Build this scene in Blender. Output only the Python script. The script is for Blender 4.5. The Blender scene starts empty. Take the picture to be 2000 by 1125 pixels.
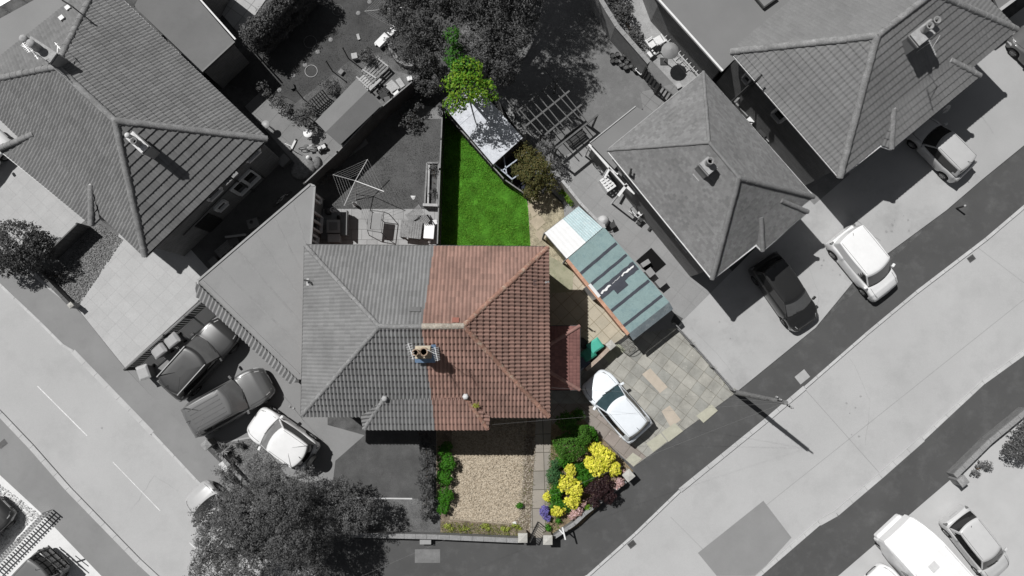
import bpy, bmesh, math, random
import numpy as np
from mathutils import Vector, Matrix, Euler, noise

# ---------------------------------------------------------------- camera
CAM_H, FPX = 40.0, 1480.0            # metres above ground, focal length in photo pixels (2000 px wide)
scene = bpy.context.scene
COL = scene.collection
cam = bpy.data.objects.new('camera', bpy.data.cameras.new('camera'))
COL.objects.link(cam)
cam.location = (0, 0, CAM_H)
cam.rotation_euler = (math.radians(4.21), math.radians(-0.77), 0)
cam.data.sensor_width = 36.0
cam.data.lens = 36.0 * FPX / 2000.0
cam.data.clip_end = 2000
scene.camera = cam
RCAM = cam.rotation_euler.to_matrix()

# ---------------------------------------------------------------- sky, sun, exposure
ELEV = math.radians(56.6)
world = bpy.data.worlds.new('World'); scene.world = world; world.use_nodes = True
wn, wl = world.node_tree.nodes, world.node_tree.links
wn.clear()
wo = wn.new('ShaderNodeOutputWorld'); bg = wn.new('ShaderNodeBackground'); sky = wn.new('ShaderNodeTexSky')
sky.sky_type = 'NISHITA'; sky.sun_disc = False; sky.sun_elevation = ELEV; sky.sun_rotation = math.radians(308.2)
hs = wn.new('ShaderNodeHueSaturation'); hs.inputs['Saturation'].default_value = 0.22; hs.inputs['Value'].default_value = 0.72
wl.new(sky.outputs[0], hs.inputs['Color']); wl.new(hs.outputs[0], bg.inputs[0]); wl.new(bg.outputs[0], wo.inputs[0])
bg.inputs[1].default_value = 0.05
sl = bpy.data.lights.new('sun', 'SUN'); sl.energy = 5.0; sl.angle = math.radians(0.5); sl.color = (1, 0.99, 0.975)
sun = bpy.data.objects.new('sun', sl); COL.objects.link(sun); sun.location = (-20, 16, 60)
sd = Vector((0.786 * math.cos(ELEV), -0.618 * math.cos(ELEV), -math.sin(ELEV)))
sun.rotation_euler = sd.to_track_quat('-Z', 'Y').to_euler()
vs = scene.view_settings
vs.view_transform = 'Standard'; vs.look = 'None'; vs.exposure = -0.28; vs.gamma = 1.0
scene.render.engine = 'CYCLES'
scene.cycles.max_bounces = 5; scene.cycles.diffuse_bounces = 2; scene.cycles.glossy_bounces = 2
scene.cycles.transmission_bounces = 2; scene.cycles.transparent_max_bounces = 4

random.seed(7)
rng = np.random.default_rng(7)
R = random.uniform
PX = 37.0

def P(px, py, z=0.0):
    """the point at height z that the photograph shows at this pixel"""
    d = RCAM @ Vector(((px - 1000) / FPX, -(py - 562.5) / FPX, -1.0))
    t = (z - CAM_H) / d.z
    return Vector((d.x * t, d.y * t, z))

def PP(px, py, plane):
    """where the photo's pixel meets the plane through three points"""
    a, b, c = [Vector(v) for v in plane[:3]]; n = (b - a).cross(c - a)
    d = RCAM @ Vector(((px - 1000) / FPX, -(py - 562.5) / FPX, -1.0)); o = Vector((0, 0, CAM_H))
    return o + d * ((a - o).dot(n) / d.dot(n))
# ---------------------------------------------------------------- materials
MATS = {}
def srgb(v):
    v /= 255.0
    return v / 12.92 if v <= 0.04045 else ((v + 0.055) / 1.055) ** 2.4
def col(c):
    """grey level (0..1 reflectance) or rgb"""
    return (c, c, c, 1) if not isinstance(c, (tuple, list)) else (c[0], c[1], c[2], 1)

class NT:
    def __init__(s, name):
        s.m = bpy.data.materials.new(name); s.m.use_nodes = True
        s.n = s.m.node_tree.nodes; s.l = s.m.node_tree.links
        s.b = s.n['Principled BSDF']
    def node(s, t, **kw):
        n = s.n.new(t)
        for k, v in kw.items(): setattr(n, k, v)
        return n
    def pos(s, scale=1.0, rot=0.0, src='pos'):
        if src == 'pos': o = s.node('ShaderNodeNewGeometry').outputs['Position']
        elif src == 'uv': o = s.node('ShaderNodeTexCoord').outputs['UV']
        else: o = s.node('ShaderNodeTexCoord').outputs['Object']
        if rot or scale != 1.0:
            mp = s.node('ShaderNodeMapping'); mp.inputs['Rotation'].default_value[2] = rot
            mp.inputs['Scale'].default_value = (scale,) * 3
            s.l.new(o, mp.inputs[0]); o = mp.outputs[0]
        return o
    def noise(s, vec, scale, detail=4, rough=0.6):
        n = s.node('ShaderNodeTexNoise'); n.inputs['Scale'].default_value = scale
        n.inputs['Detail'].default_value = detail; n.inputs['Roughness'].default_value = rough
        s.l.new(vec, n.inputs['Vector']); return n.outputs['Fac']
    def ramp(s, fac, lo, hi, a=0.0, b=1.0):
        r = s.node('ShaderNodeMapRange'); s.l.new(fac, r.inputs[0])
        for i, v in enumerate((lo, hi, a, b)): r.inputs[i + 1].default_value = v
        return r.outputs[0]
    def mul(s, a, f):
        """colour a times factor f (sockets)"""
        v = s.node('ShaderNodeVectorMath', operation='SCALE'); s.l.new(a, v.inputs[0]); s.l.new(f, v.inputs['Scale']); return v.outputs[0]
    def mix(s, fac, a, b):
        m = s.node('ShaderNodeMix', data_type='RGBA')
        if hasattr(fac, 'node'): s.l.new(fac, m.inputs[0])
        else: m.inputs[0].default_value = fac
        for k, x in ((6, a), (7, b)):
            if hasattr(x, 'node'): s.l.new(x, m.inputs[k])
            else: m.inputs[k].default_value = col(x)
        return m.outputs[2]
    def bump(s, h, strength=0.3, dist=0.02, prev=None):
        b = s.node('ShaderNodeBump'); b.inputs['Strength'].default_value = strength; b.inputs['Distance'].default_value = dist
        s.l.new(h, b.inputs['Height'])
        if prev: s.l.new(prev, b.inputs['Normal'])
        s.l.new(b.outputs[0], s.b.inputs['Normal']); return b.outputs[0]
    def out(s, c, rough=0.85, spec=0.3, metal=0.0):
        if hasattr(c, 'node'): s.l.new(c, s.b.inputs['Base Color'])
        else: s.b.inputs['Base Color'].default_value = col(c)
        s.b.inputs['Roughness'].default_value = rough
        s.b.inputs['Specular IOR Level'].default_value = spec
        s.b.inputs['Metallic'].default_value = metal
        return s.m

def surf(name, c, var=0.25, scale=1.2, fine=0.15, fscale=40, rough=0.9, bump=0.3, src='pos', spec=0.25, stain=None, stain_amt=0.0):
    """weathered matte surface: large blotches, fine grain, bump"""
    if name in MATS: return MATS[name]
    t = NT(name); p = t.pos(src=src)
    a = t.ramp(t.noise(p, scale, 5), 0.3, 0.7, 1 - var, 1 + var)
    g = t.noise(p, fscale, 3, 0.7)
    b = t.ramp(g, 0.3, 0.7, 1 - fine, 1 + fine)
    m = t.node('ShaderNodeMath', operation='MULTIPLY'); t.l.new(a, m.inputs[0]); t.l.new(b, m.inputs[1])
    rgb = t.node('ShaderNodeRGB'); rgb.outputs[0].default_value = col(c)
    base = rgb.outputs[0]
    if stain is not None:
        f = t.ramp(t.noise(p, scale * 2.3, 6, 0.7), 0.5, 0.68, 0, stain_amt)
        base = t.mix(f, base, stain)
    c2 = t.mul(base, m.outputs[0])
    if bump: t.bump(g, bump, 0.02)
    MATS[name] = t.out(c2, rough, spec); return MATS[name]

def paving(name, c1, c2, mortar, w, h, rot=0, var=0.2, mort=0.012, off=0.5, src='pos', rough=0.9, squash=1.0, bias=0.0, spots=0.0):
    if name in MATS: return MATS[name]
    t = NT(name); p = t.pos(rot=rot, src=src)
    br = t.node('ShaderNodeTexBrick'); t.l.new(p, br.inputs['Vector'])
    br.offset = off; br.squash = squash
    br.inputs['Color1'].default_value = col(c1); br.inputs['Color2'].default_value = col(c2); br.inputs['Mortar'].default_value = col(mortar)
    br.inputs['Scale'].default_value = 1.0; br.inputs['Mortar Size'].default_value = mort; br.inputs['Mortar Smooth'].default_value = 0.3
    br.inputs['Bias'].default_value = bias
    br.inputs['Brick Width'].default_value = w; br.inputs['Row Height'].default_value = h
    q = t.pos(src=src)
    a = t.ramp(t.noise(q, 1.1, 6, 0.65), 0.3, 0.7, 1 - var, 1 + var)
    g = t.noise(q, 30, 4, 0.75)
    b = t.ramp(g, 0.3, 0.7, 0.88, 1.12)
    m = t.node('ShaderNodeMath', operation='MULTIPLY'); t.l.new(a, m.inputs[0]); t.l.new(b, m.inputs[1])
    c = t.mul(br.outputs['Color'], m.outputs[0])
    if spots:
        vo = t.node('ShaderNodeTexVoronoi'); vo.inputs['Scale'].default_value = 2.6; t.l.new(q, vo.inputs['Vector'])
        f = t.ramp(vo.outputs['Distance'], 0.05, 0.10, spots, 0.0)
        c = t.mix(f, c, (0.62, 0.6, 0.52))
    inv = t.node('ShaderNodeMath', operation='SUBTRACT'); inv.inputs[0].default_value = 1; t.l.new(br.outputs['Fac'], inv.inputs[1])
    n1 = t.bump(inv.outputs[0], 0.6, 0.012); t.bump(g, 0.25, 0.01, n1)
    MATS[name] = t.out(c, rough, 0.25); return MATS[name]

def tilemat(name, c1, c2, dark=0.6, lichen=None, rough=0.85, amt=0.5):
    """roof tile: every tile its own shade (uv counts tiles), weather streaks and lichen"""
    if name in MATS: return MATS[name]
    t = NT(name); uv = t.pos(src='uv'); p = t.pos()
    fl = t.node('ShaderNodeVectorMath', operation='FLOOR'); t.l.new(uv, fl.inputs[0])
    wnn = t.node('ShaderNodeTexWhiteNoise', noise_dimensions='2D'); t.l.new(fl.outputs[0], wnn.inputs['Vector'])
    base = t.mix(wnn.outputs['Value'], c1, c2)
    big = t.ramp(t.noise(p, 0.55, 6, 0.7), 0.35, 0.65, dark + 0.1, 1.12)
    g = t.noise(p, 22, 5, 0.75)
    fine = t.ramp(g, 0.3, 0.7, 0.85, 1.12)
    m = t.node('ShaderNodeMath', operation='MULTIPLY'); t.l.new(big, m.inputs[0]); t.l.new(fine, m.inputs[1])
    c = t.mul(base, m.outputs[0])
    if lichen is not None:
        f = t.ramp(t.noise(p, 9, 7, 0.8), 0.62, 0.72, 0, amt)
        c = t.mix(f, c, lichen)
    t.bump(g, 0.35, 0.01)
    MATS[name] = t.out(c, rough, 0.25); return MATS[name]

def leafmat(name, c1, c2, rough=0.6, spec=0.25, trans=0.25):
    if name in MATS: return MATS[name]
    t = NT(name)
    ri = t.node('ShaderNodeNewGeometry').outputs['Random Per Island']
    c = t.mix(ri, c1, c2)
    p = t.pos()
    c = t.mul(c, t.ramp(t.noise(p, 1.6, 4), 0.3, 0.7, 0.75, 1.25))
    t.out(c, rough, spec)
    tr = t.node('ShaderNodeBsdfTranslucent'); t.l.new(c, tr.inputs[0])
    ms = t.node('ShaderNodeMixShader'); ms.inputs[0].default_value = trans
    o = [n for n in t.n if n.type == 'OUTPUT_MATERIAL'][0]
    t.l.new(t.b.outputs[0], ms.inputs[1]); t.l.new(tr.outputs[0], ms.inputs[2]); t.l.new(ms.outputs[0], o.inputs[0])
    MATS[name] = t.m; return t.m

def island(name, c1, c2, rough=0.9, spec=0.2):
    if name in MATS: return MATS[name]
    t = NT(name); ri = t.node('ShaderNodeNewGeometry').outputs['Random Per Island']
    MATS[name] = t.out(t.mix(ri, c1, c2), rough, spec); return MATS[name]

def plain(name, c, rough=0.5, spec=0.5, metal=0.0, dirt=0.12, coat=0.0):
    if name in MATS: return MATS[name]
    t = NT(name); p = t.pos(src='obj')
    f = t.ramp(t.noise(p, 3.0, 6, 0.7), 0.3, 0.7, 1 - dirt, 1 + dirt * 0.5)
    rgb = t.node('ShaderNodeRGB'); rgb.outputs[0].default_value = col(c)
    MATS[name] = t.out(t.mul(rgb.outputs[0], f), rough, spec, metal)
    t.b.inputs['Coat Weight'].default_value = coat
    t.b.inputs['Coat Roughness'].default_value = 0.05
    return MATS[name]

# ---------------------------------------------------------------- mesh building
def wloc(o):
    v = Vector((0, 0, 0))
    while o is not None:
        v += Vector(o.location); o = o.parent
    return v

class MB:
    def __init__(s): s.v = []; s.f = []; s.mi = []; s.uv = []; s.sm = []
    def add(s, verts, faces, mi=0, uvs=None, smooth=False):
        o = len(s.v); s.v += [tuple(v) for v in verts]
        for k, f in enumerate(faces):
            s.f.append(tuple(i + o for i in f)); s.mi.append(mi); s.sm.append(smooth)
            s.uv.append(uvs[k] if uvs else None)
        return s
    def poly(s, pts, mi=0): return s.add(pts, [tuple(range(len(pts)))], mi)
    def prism(s, pts, z0, z1, mi=0, walls_uv=False):
        """pts: xy outline (any winding); vertical sides"""
        pts = [(p[0], p[1]) for p in pts]
        a = sum(pts[i][0] * pts[(i + 1) % len(pts)][1] - pts[(i + 1) % len(pts)][0] * pts[i][1] for i in range(len(pts)))
        if a < 0: pts = pts[::-1]
        n = len(pts)
        V = [(x, y, z0) for x, y in pts] + [(x, y, z1) for x, y in pts]
        F, U = [], []
        d = 0
        for i in range(n):
            j = (i + 1) % n; F.append((i, j, n + j, n + i))
            L = math.dist(pts[i], pts[j]); U.append([(d, z0), (d + L, z0), (d + L, z1), (d, z1)]); d += L
        F.append(tuple(range(n, 2 * n))); U.append([pts[i] for i in range(n)])
        F.append(tuple(range(n - 1, -1, -1))); U.append([pts[i] for i in range(n - 1, -1, -1)])
        return s.add(V, F, mi, U)
    def box(s, c, size, rot=0.0, mi=0, tilt=None):
        """c: centre of the base"""
        hx, hy, hz = size[0] / 2, size[1] / 2, size[2]
        M = Matrix.Rotation(rot, 3, 'Z')
        if tilt is not None: M = M @ Euler(tilt).to_matrix()
        V = [Vector(c) + M @ Vector((x, y, z)) for z in (0, hz) for x, y in ((-hx, -hy), (hx, -hy), (hx, hy), (-hx, hy))]
        return s.add(V, [(3, 2, 1, 0), (4, 5, 6, 7), (0, 1, 5, 4), (1, 2, 6, 5), (2, 3, 7, 6), (3, 0, 4, 7)], mi)
    def bar(s, a, b, w, h=None, mi=0):
        """box-section bar from a to b"""
        h = h or w; a = Vector(a); b = Vector(b); d = (b - a)
        if d.length < 1e-6: return s
        d.normalize(); up = Vector((0, 0, 1)) if abs(d.z) < 0.95 else Vector((1, 0, 0))
        x = d.cross(up).normalized() * w / 2; y = x.cross(d).normalized() * h / 2
        V = [p + q for p in (a, b) for q in (-x - y, x - y, x + y, -x + y)]
        return s.add(V, [(3, 2, 1, 0), (4, 5, 6, 7), (0, 1, 5, 4), (1, 2, 6, 5), (2, 3, 7, 6), (3, 0, 4, 7)], mi)
    def tube(s, pts, r, seg=8, mi=0, cap=True, smooth=True):
        pts = [Vector(p) for p in pts]; n = len(pts)
        rs = r if isinstance(r, (list, tuple)) else [r] * n
        o = []; V = []
        for i, p in enumerate(pts):
            d = (pts[min(i + 1, n - 1)] - pts[max(i - 1, 0)]).normalized()
            up = Vector((0, 0, 1)) if abs(d.z) < 0.9 else Vector((1, 0, 0))
            x = d.cross(up).normalized(); y = x.cross(d).normalized()
            for k in range(seg):
                a = 2 * math.pi * k / seg; V.append(p + (x * math.cos(a) + y * math.sin(a)) * rs[i])
        F = [(i * seg + k, i * seg + (k + 1) % seg, (i + 1) * seg + (k + 1) % seg, (i + 1) * seg + k) for i in range(n - 1) for k in range(seg)]
        s.add(V, F, mi, None, smooth)
        if cap: s.add(V[:seg], [tuple(range(seg - 1, -1, -1))], mi); s.add(V[-seg:], [tuple(range(seg))], mi)
        return s
    def lathe(s, c, prof, seg=16, mi=0, smooth=True, sx=1, sy=1, rot=0):
        """prof: (radius, z) list"""
        c = Vector(c); V = []; M = Matrix.Rotation(rot, 3, 'Z')
        for r, z in prof:
            for k in range(seg):
                a = 2 * math.pi * k / seg; V.append(c + M @ Vector((r * sx * math.cos(a), r * sy * math.sin(a), z)))
        F = [(i * seg + k, i * seg + (k + 1) % seg, (i + 1) * seg + (k + 1) % seg, (i + 1) * seg + k) for i in range(len(prof) - 1) for k in range(seg)]
        s.add(V, F, mi, None, smooth)
        if prof[0][0] > 1e-4: s.add(V[:seg], [tuple(range(seg - 1, -1, -1))], mi)
        if prof[-1][0] > 1e-4: s.add(V[-seg:], [tuple(range(seg))], mi)
        return s
    def build(s, name, mats, parent=None, local=False, bevel=0.0, origin=None):
        me = bpy.data.meshes.new(name)
        V = np.array([tuple(v) for v in s.v], dtype=float)
        off = Vector((0, 0, 0))
        if not local:
            if parent is not None: off = wloc(parent)
            elif origin is not None: off = Vector(origin)
            elif origin is None and len(V):
                off = Vector(((V[:, 0].min() + V[:, 0].max()) / 2, (V[:, 1].min() + V[:, 1].max()) / 2, V[:, 2].min()))
        if len(V): V = V - np.array(off)
        me.from_pydata(V.tolist(), [], s.f)
        for m in (mats if isinstance(mats, (list, tuple)) else [mats]): me.materials.append(m)
        me.polygons.foreach_set('material_index', s.mi); me.polygons.foreach_set('use_smooth', s.sm)
        if any(u is not None for u in s.uv):
            uvl = me.uv_layers.new(name='UVMap'); k = 0; flat = []
            for f, u in zip(s.f, s.uv): flat += [c for p in (u or [(0, 0)] * len(f)) for c in p]
            uvl.data.foreach_set('uv', flat)
        me.update()
        o = bpy.data.objects.new(name, me); COL.objects.link(o)
        if parent is not None: o.parent = parent
        elif not local: o.location = off
        if bevel:
            b = o.modifiers.new('bevel', 'BEVEL'); b.width = bevel; b.segments = 2; b.limit_method = 'ANGLE'
        return o

def tag(o, label=None, cat=None, group=None, kind=None):
    if label: o['label'] = label
    if cat: o['category'] = cat
    if group: o['group'] = group
    if kind: o['kind'] = kind
    return o
def thing(name, label, cat, loc=(0, 0, 0), rot=0.0, group=None):
    o = bpy.data.objects.new(name, None); COL.objects.link(o); o.empty_display_size = 0.2
    o.location = loc; o.rotation_euler = (0, 0, rot)
    if any(w in name for w in ('fence', 'wall', 'pillar', 'roof', 'house', 'canopy', 'gate', 'cover', 'drain', 'pole')): o['kind'] = 'thing'
    return tag(o, label, cat, group)
NSH = [0]
def struct(name, pts, m, z, up=None):
    """a sheet of ground from photo pixels; up: thickness below"""
    if not up: NSH[0] += 1; z += 0.0011 * NSH[0]
    mb = MB(); W = [P(x, y, z) for x, y in pts]
    if up: mb.prism(W, z - up, z)
    else:
        bm = bmesh.new(); vs_ = [bm.verts.new(w) for w in W]; f = bm.faces.new(vs_)
        if f.normal.z == 0: f.normal_update()
        f.normal_update()
        if f.normal.z < 0: f.normal_flip()
        bmesh.ops.triangulate(bm, faces=[f]); bm.verts.index_update()
        mb.add([v.co for v in bm.verts], [[v.index for v in q.verts] for q in bm.faces]); bm.free()
    o = mb.build(name, m, origin=(0, 0, 0)); o['kind'] = 'structure'
    return o
def copy_tree(o, parent=None):
    c = o.copy(); COL.objects.link(c)
    if parent is not None: c.parent = parent
    for ch in list(o.children): copy_tree(ch, c)
    return c
def lerp(a, b, t): return a + (b - a) * t
def dirang(a, b): return math.atan2(b[1] - a[1], b[0] - a[0])
def inset(pts, d):
    """inset a simple polygon of xy points"""
    pts = [Vector((p[0], p[1])) for p in pts]; n = len(pts)
    a = sum(pts[i].x * pts[(i + 1) % n].y - pts[(i + 1) % n].x * pts[i].y for i in range(n))
    s = 1 if a > 0 else -1; out = []
    for i in range(n):
        e1 = (pts[i] - pts[i - 1]).normalized(); e2 = (pts[(i + 1) % n] - pts[i]).normalized()
        n1 = Vector((-e1.y, e1.x)) * s; n2 = Vector((-e2.y, e2.x)) * s
        b = (n1 + n2); k = d / max(0.35, (1 + n1.dot(n2)) / 2) / 2
        out.append(pts[i] + b * k)
    return out
# ---------------------------------------------------------------- ground, roads, pavements
RZ = -0.075                                   # road level; plots and pavements are at 0
M_road = surf('asphalt_pale', 0.435, 0.06, 0.22, 0.12, 60, 0.95, 0.35, stain=0.33, stain_amt=0.35)
M_road2 = surf('asphalt_dark_patch', 0.255, 0.06, 0.8, 0.1, 60, 0.95, 0.35)
M_pave_dark = surf('pavement_dark', 0.085, 0.10, 0.5, 0.16, 50, 0.95, 0.4, stain=0.13, stain_amt=0.5)
M_pave_west = surf('pavement_grey', 0.25, 0.08, 0.45, 0.10, 50, 0.95, 0.35, stain=0.20, stain_amt=0.35)
M_kerb = surf('kerb_stone', 0.50, 0.12, 1.5, 0.1, 30, 0.9, 0.3)
M_soil = surf('soil', 0.10, 0.4, 2, 0.4, 30, 1.0, 0.8)

mb = MB(); S = 400
mb.add([(-S, -S, RZ), (S, -S, RZ), (S, S, RZ), (-S, S, RZ)], [(0, 1, 2, 3)])
g = mb.build('ground', M_road, origin=(0, 0, 0)); g['kind'] = 'structure'

KW = [(-300, 275), (3, 559), (78, 630), (122, 674), (142, 686), (209, 755), (297, 846), (382, 937)]
KC = [(455, 1012), (540, 1085), (660, 1150), (850, 1195), (1040, 1180), (1148, 1125)]
KE = [(1148, 1125), (1240, 1043), (1328, 958), (1494, 823), (1572, 757), (1690, 654), (1790, 571), (1926, 467), (2000, 404), (2300, 165)]
PLW = [(-300, 215), (0, 500), (135, 590), (159, 613), (243, 718), (300, 778), (395, 868), (470, 945), (560, 1046)]
PLS = [(560, 1046), (1020, 1056), (1082, 1056), (1135, 1022), (1237, 915), (1435, 767), (1593, 640), (1848, 411), (1919, 350), (2000, 284), (2300, 50)]
def side(kerb, z=0.0): return [P(x, y, z) for x, y in kerb]

struct('plot_ground', PLW + PLS[1:] + [(2300, -600), (-300, -600)], M_soil, 0.0, 0.3)
struct('west_pavement', KW + [(455, 1012), (560, 1046)] + PLW[::-1][1:], M_pave_west, 0.0, 0.3)
struct('corner_pavement', [(455, 1012)] + KC[1:] + KE[1:] + PLS[::-1], M_pave_dark, 0.0, 0.3)
# far side of the west road
K2 = [(-300, 520), (0, 809), (61, 873), (132, 954), (270, 1096), (307, 1130), (460, 1290)]
P2 = [(-300, 640), (0, 928), (80, 1002), (200, 1127), (370, 1290)]
struct('far_pavement', K2 + P2[::-1], M_pave_west, 0.0, 0.3)
struct('far_plot_ground', P2 + [(-300, 1290)], surf('pale_concrete', 0.72, 0.06, 0.8, 0.05, 40, 0.9, 0.2, stain=0.6, stain_amt=0.5), 0.0, 0.3)
# far side of the south-east road
K3 = [(2300, 440), (2000, 690), (1921, 747), (1803, 857), (1720, 930), (1634, 1003), (1600, 1022), (1490, 1117), (1380, 1215)]
P3 = [(2300, 560), (2000, 806), (1862, 932), (1785, 998), (1637, 1125), (1540, 1215)]
struct('opposite_pavement', K3 + P3[::-1], M_pave_dark, 0.0, 0.3)
struct('opposite_driveway', P3 + [(2300, 1215)], surf('pale_paving_far', 0.47, 0.08, 0.5, 0.06, 30, 0.9, 0.2), 0.0, 0.3)

def kerb(pts, w, name='kerb', z=0.012, m=None, step=0.9):
    mb = MB(); W = [P(x, y, 0) for x, y in pts]
    for a, b in zip(W[:-1], W[1:]):
        L = (b - a).length; n = max(1, round(L / step)); t = (b - a) / n
        ang = math.atan2(t.y, t.x)
        for i in range(n):
            c = a + t * (i + 0.5)
            mb.box((c.x, c.y, RZ - 0.1), (t.length - 0.012, w, 0.1 - RZ + z + R(-0.002, 0.002)), ang)
    o = mb.build(name, m or M_kerb, origin=(0, 0, 0)); o['kind'] = 'structure'
M_kdrop = surf('dropped_kerb', 0.47, 0.1, 1.0, 0.1, 30, 0.9, 0.3)
kerb(KW[:5], 0.13); kerb(KW[4:7], 0.26, m=M_kdrop, z=0.006); kerb(KW[6:] + KC[:1], 0.13)
kerb(KC, 0.14)
kerb(KE[:3], 0.14); kerb(KE[2:5], 0.24, m=M_kdrop, z=0.006); kerb(KE[4:6], 0.15); kerb(KE[5:7], 0.16, m=M_kdrop, z=0.006); kerb(KE[6:], 0.17)
kerb(K2, 0.27, m=M_kdrop); kerb(K3[:3], 0.2); kerb(K3[2:4], 0.18); kerb(K3[3:7], 0.28, m=M_kdrop, z=0.006); kerb(K3[6:], 0.2)

struct('road_patch', [(1363, 1080), (1491, 978), (1546, 1050), (1478, 1125), (1400, 1125)], M_road2, RZ + 0.004)
# joints in the concrete road
M_joint = surf('road_joint', 0.30, 0.1, 2, 0.1, 30, 1, 0)
def line(name, a, b, w, m, z=RZ + 0.004):
    a = P(*a, z); b = P(*b, z); d = (b - a).normalized(); n = Vector((-d.y, d.x, 0)) * w / 2
    o = MB().add([a - n, b - n, b + n, a + n], [(0, 1, 2, 3)]).build(name, m, origin=(0, 0, 0)); o['kind'] = 'structure'
line('road_joint', (1572, 760), (1790, 1005), 0.03, M_joint); line('road_joint', (1480, 1000), (2000, 585), 0.025, M_joint)
line('road_joint', (1310, 1010), (1390, 1090), 0.02, M_joint); line('road_joint', (1905, 480), (2010, 560), 0.02, M_joint)
line('road_joint', (250, 860), (352, 1085), 0.0, M_joint)
M_white = surf('road_paint_worn', 0.74, 0.2, 6, 0.3, 60, 0.8, 0.1, stain=0.5, stain_amt=0.9)
for a, b, w in (((73, 754), (170, 851), 0.05), ((220, 902), (313, 998), 0.035), ((370, 1060), (402, 1090), 0.05), ((-60, 620), (-20, 660), 0.06)):
    line('road_marking', a, b, w, M_white)
# iron drain grates along the road edges
M_drain = surf('drain_iron', 0.11, 0.2, 8, 0.2, 60, 0.6, 0.2)
def drain(x, y, s, ang, label, z=RZ):
    c = P(x, y, z + 0.003); mb = MB()
    L, W_ = s * 1.35, s
    t = thing('drain_grate', label, 'drain', c, ang)
    f = MB()
    for sx in (-1, 1): f.box((sx * (L / 2 - 0.02), 0, 0), (0.04, W_, 0.012))
    for sy in (-1, 1): f.box((0, sy * (W_ / 2 - 0.02), 0), (L - 0.08, 0.04, 0.012))
    f.build('frame', M_drain, t, local=True)
    for i in range(6): mb.box((lerp(-L / 2 + 0.07, L / 2 - 0.07, i / 5), 0, 0), (0.03, W_ - 0.09, 0.009))
    mb.build('bars', M_drain, t, local=True)
    MB().box((0, 0, -0.002), (L - 0.07, W_ - 0.07, 0.004)).build('black_base', plain('pit_black', 0.02, 1, 0), t, local=True)
drain(1897, 505, 0.3, math.radians(35), 'small iron drain grate in the pale road near the right edge, beside the dark pavement')
drain(1234, 1063, 0.3, math.radians(38), 'small iron drain grate in the pale road at the kerb below the corner garden')
def plate(x, y, w, h, ang, m, label, cat='cover', z=0.0):
    c = P(x, y, z + 0.003); t = thing('utility_cover', label, cat, c, ang)
    MB().box((0, 0, 0), (w, h, 0.008)).build('concrete_surround', m, t, local=True)
    MB().box((0, 0, 0.008), (w * 0.72, h * 0.66, 0.005)).build('lid', m, t, local=True)
plate(1567, 736, 0.66, 0.5, math.radians(38), surf('concrete_patch', 0.40, 0.1, 2, 0.1, 30), 'pale square concrete cover in the dark pavement beside the raised kerb')
plate(835, 1086, 1.3, 0.68, 0.0, surf('concrete_patch2', 0.19, 0.15, 3, 0.1, 30), 'faded grey rectangular cover in the pavement outside the garden wall')
plate(5, 867, 0.45, 0.3, 0.7, M_drain, 'small dark cover in the far pavement at the left edge')
plate(1218, 740, 0.62, 0.5, math.radians(40), surf('brown_cover', (0.19, 0.14, 0.13), 0.15, 4, 0.1, 30), 'brown square manhole cover in the driveway paving above the white hatchback')

# ---------------------------------------------------------------- plots
G1 = surf('gravel_grey', 0.17, 0.25, 1.4, 0.55, 26, 1.0, 0.9)
pv = paving('pale_slabs_west', 0.425, 0.421, 0.416, 0.62, 0.62, math.radians(43), 0.08, 0.006, 0.0)
pvd = paving('pale_slabs_west_dark', 0.45, 0.40, 0.42, 0.62, 0.62, math.radians(43), 0.06, 0.006, 0.0, bias=-0.5)
struct('paved_driveway', [(-290, 240), (-250, 60), (0, 220), (60, 280), (190, 400), (200, 450), (140, 600), (0, 490)], pv, 0.004)
struct('gravel', [(178, 420), (260, 470), (240, 500), (152, 603), (139, 592), (95, 548), (60, 520)], G1, 0.008)
struct('paved_driveway', [(235, 440), (330, 440), (420, 540), (385, 590), (244, 718), (159, 612), (152, 603), (228, 478)], pvd, 0.012)
line('paving_edge', (152, 603), (232, 470), 0.28, surf('edge_pale', 0.38, 0.05, 2, 0.05, 30), 0.016)
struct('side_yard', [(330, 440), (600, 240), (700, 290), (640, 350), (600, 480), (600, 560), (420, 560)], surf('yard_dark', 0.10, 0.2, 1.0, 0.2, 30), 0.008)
# drive of the grey half
M_drv = surf('drive_grey', 0.245, 0.06, 0.5, 0.09, 40, 0.95, 0.25, stain=0.2, stain_amt=0.3)
struct('driveway', [(395, 585), (420, 560), (640, 560), (640, 830), (712, 850), (655, 900), (648, 960), (560, 930), (506, 853), (415, 868), (395, 868), (300, 778), (244, 718)], M_drv, 0.012)
struct('gravel', [(410, 868), (506, 855), (560, 935), (600, 1020), (560, 1045), (470, 945)], G1, 0.016)
line('driveway_edge', (420, 866), (500, 853), 0.09, surf('edge_pale2', 0.36, 0.05, 2, 0.05, 30), 0.022)
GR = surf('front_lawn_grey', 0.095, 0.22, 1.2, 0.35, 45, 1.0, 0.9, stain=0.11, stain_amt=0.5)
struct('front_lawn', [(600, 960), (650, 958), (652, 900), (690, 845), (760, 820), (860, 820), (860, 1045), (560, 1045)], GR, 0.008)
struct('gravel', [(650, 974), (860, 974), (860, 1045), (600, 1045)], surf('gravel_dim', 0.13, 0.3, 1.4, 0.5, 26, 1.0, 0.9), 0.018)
line('lawn_edging', (640, 972), (805, 974), 0.07, surf('edging_white', 0.55, 0.1, 2, 0.1, 30), 0.03)
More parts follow.
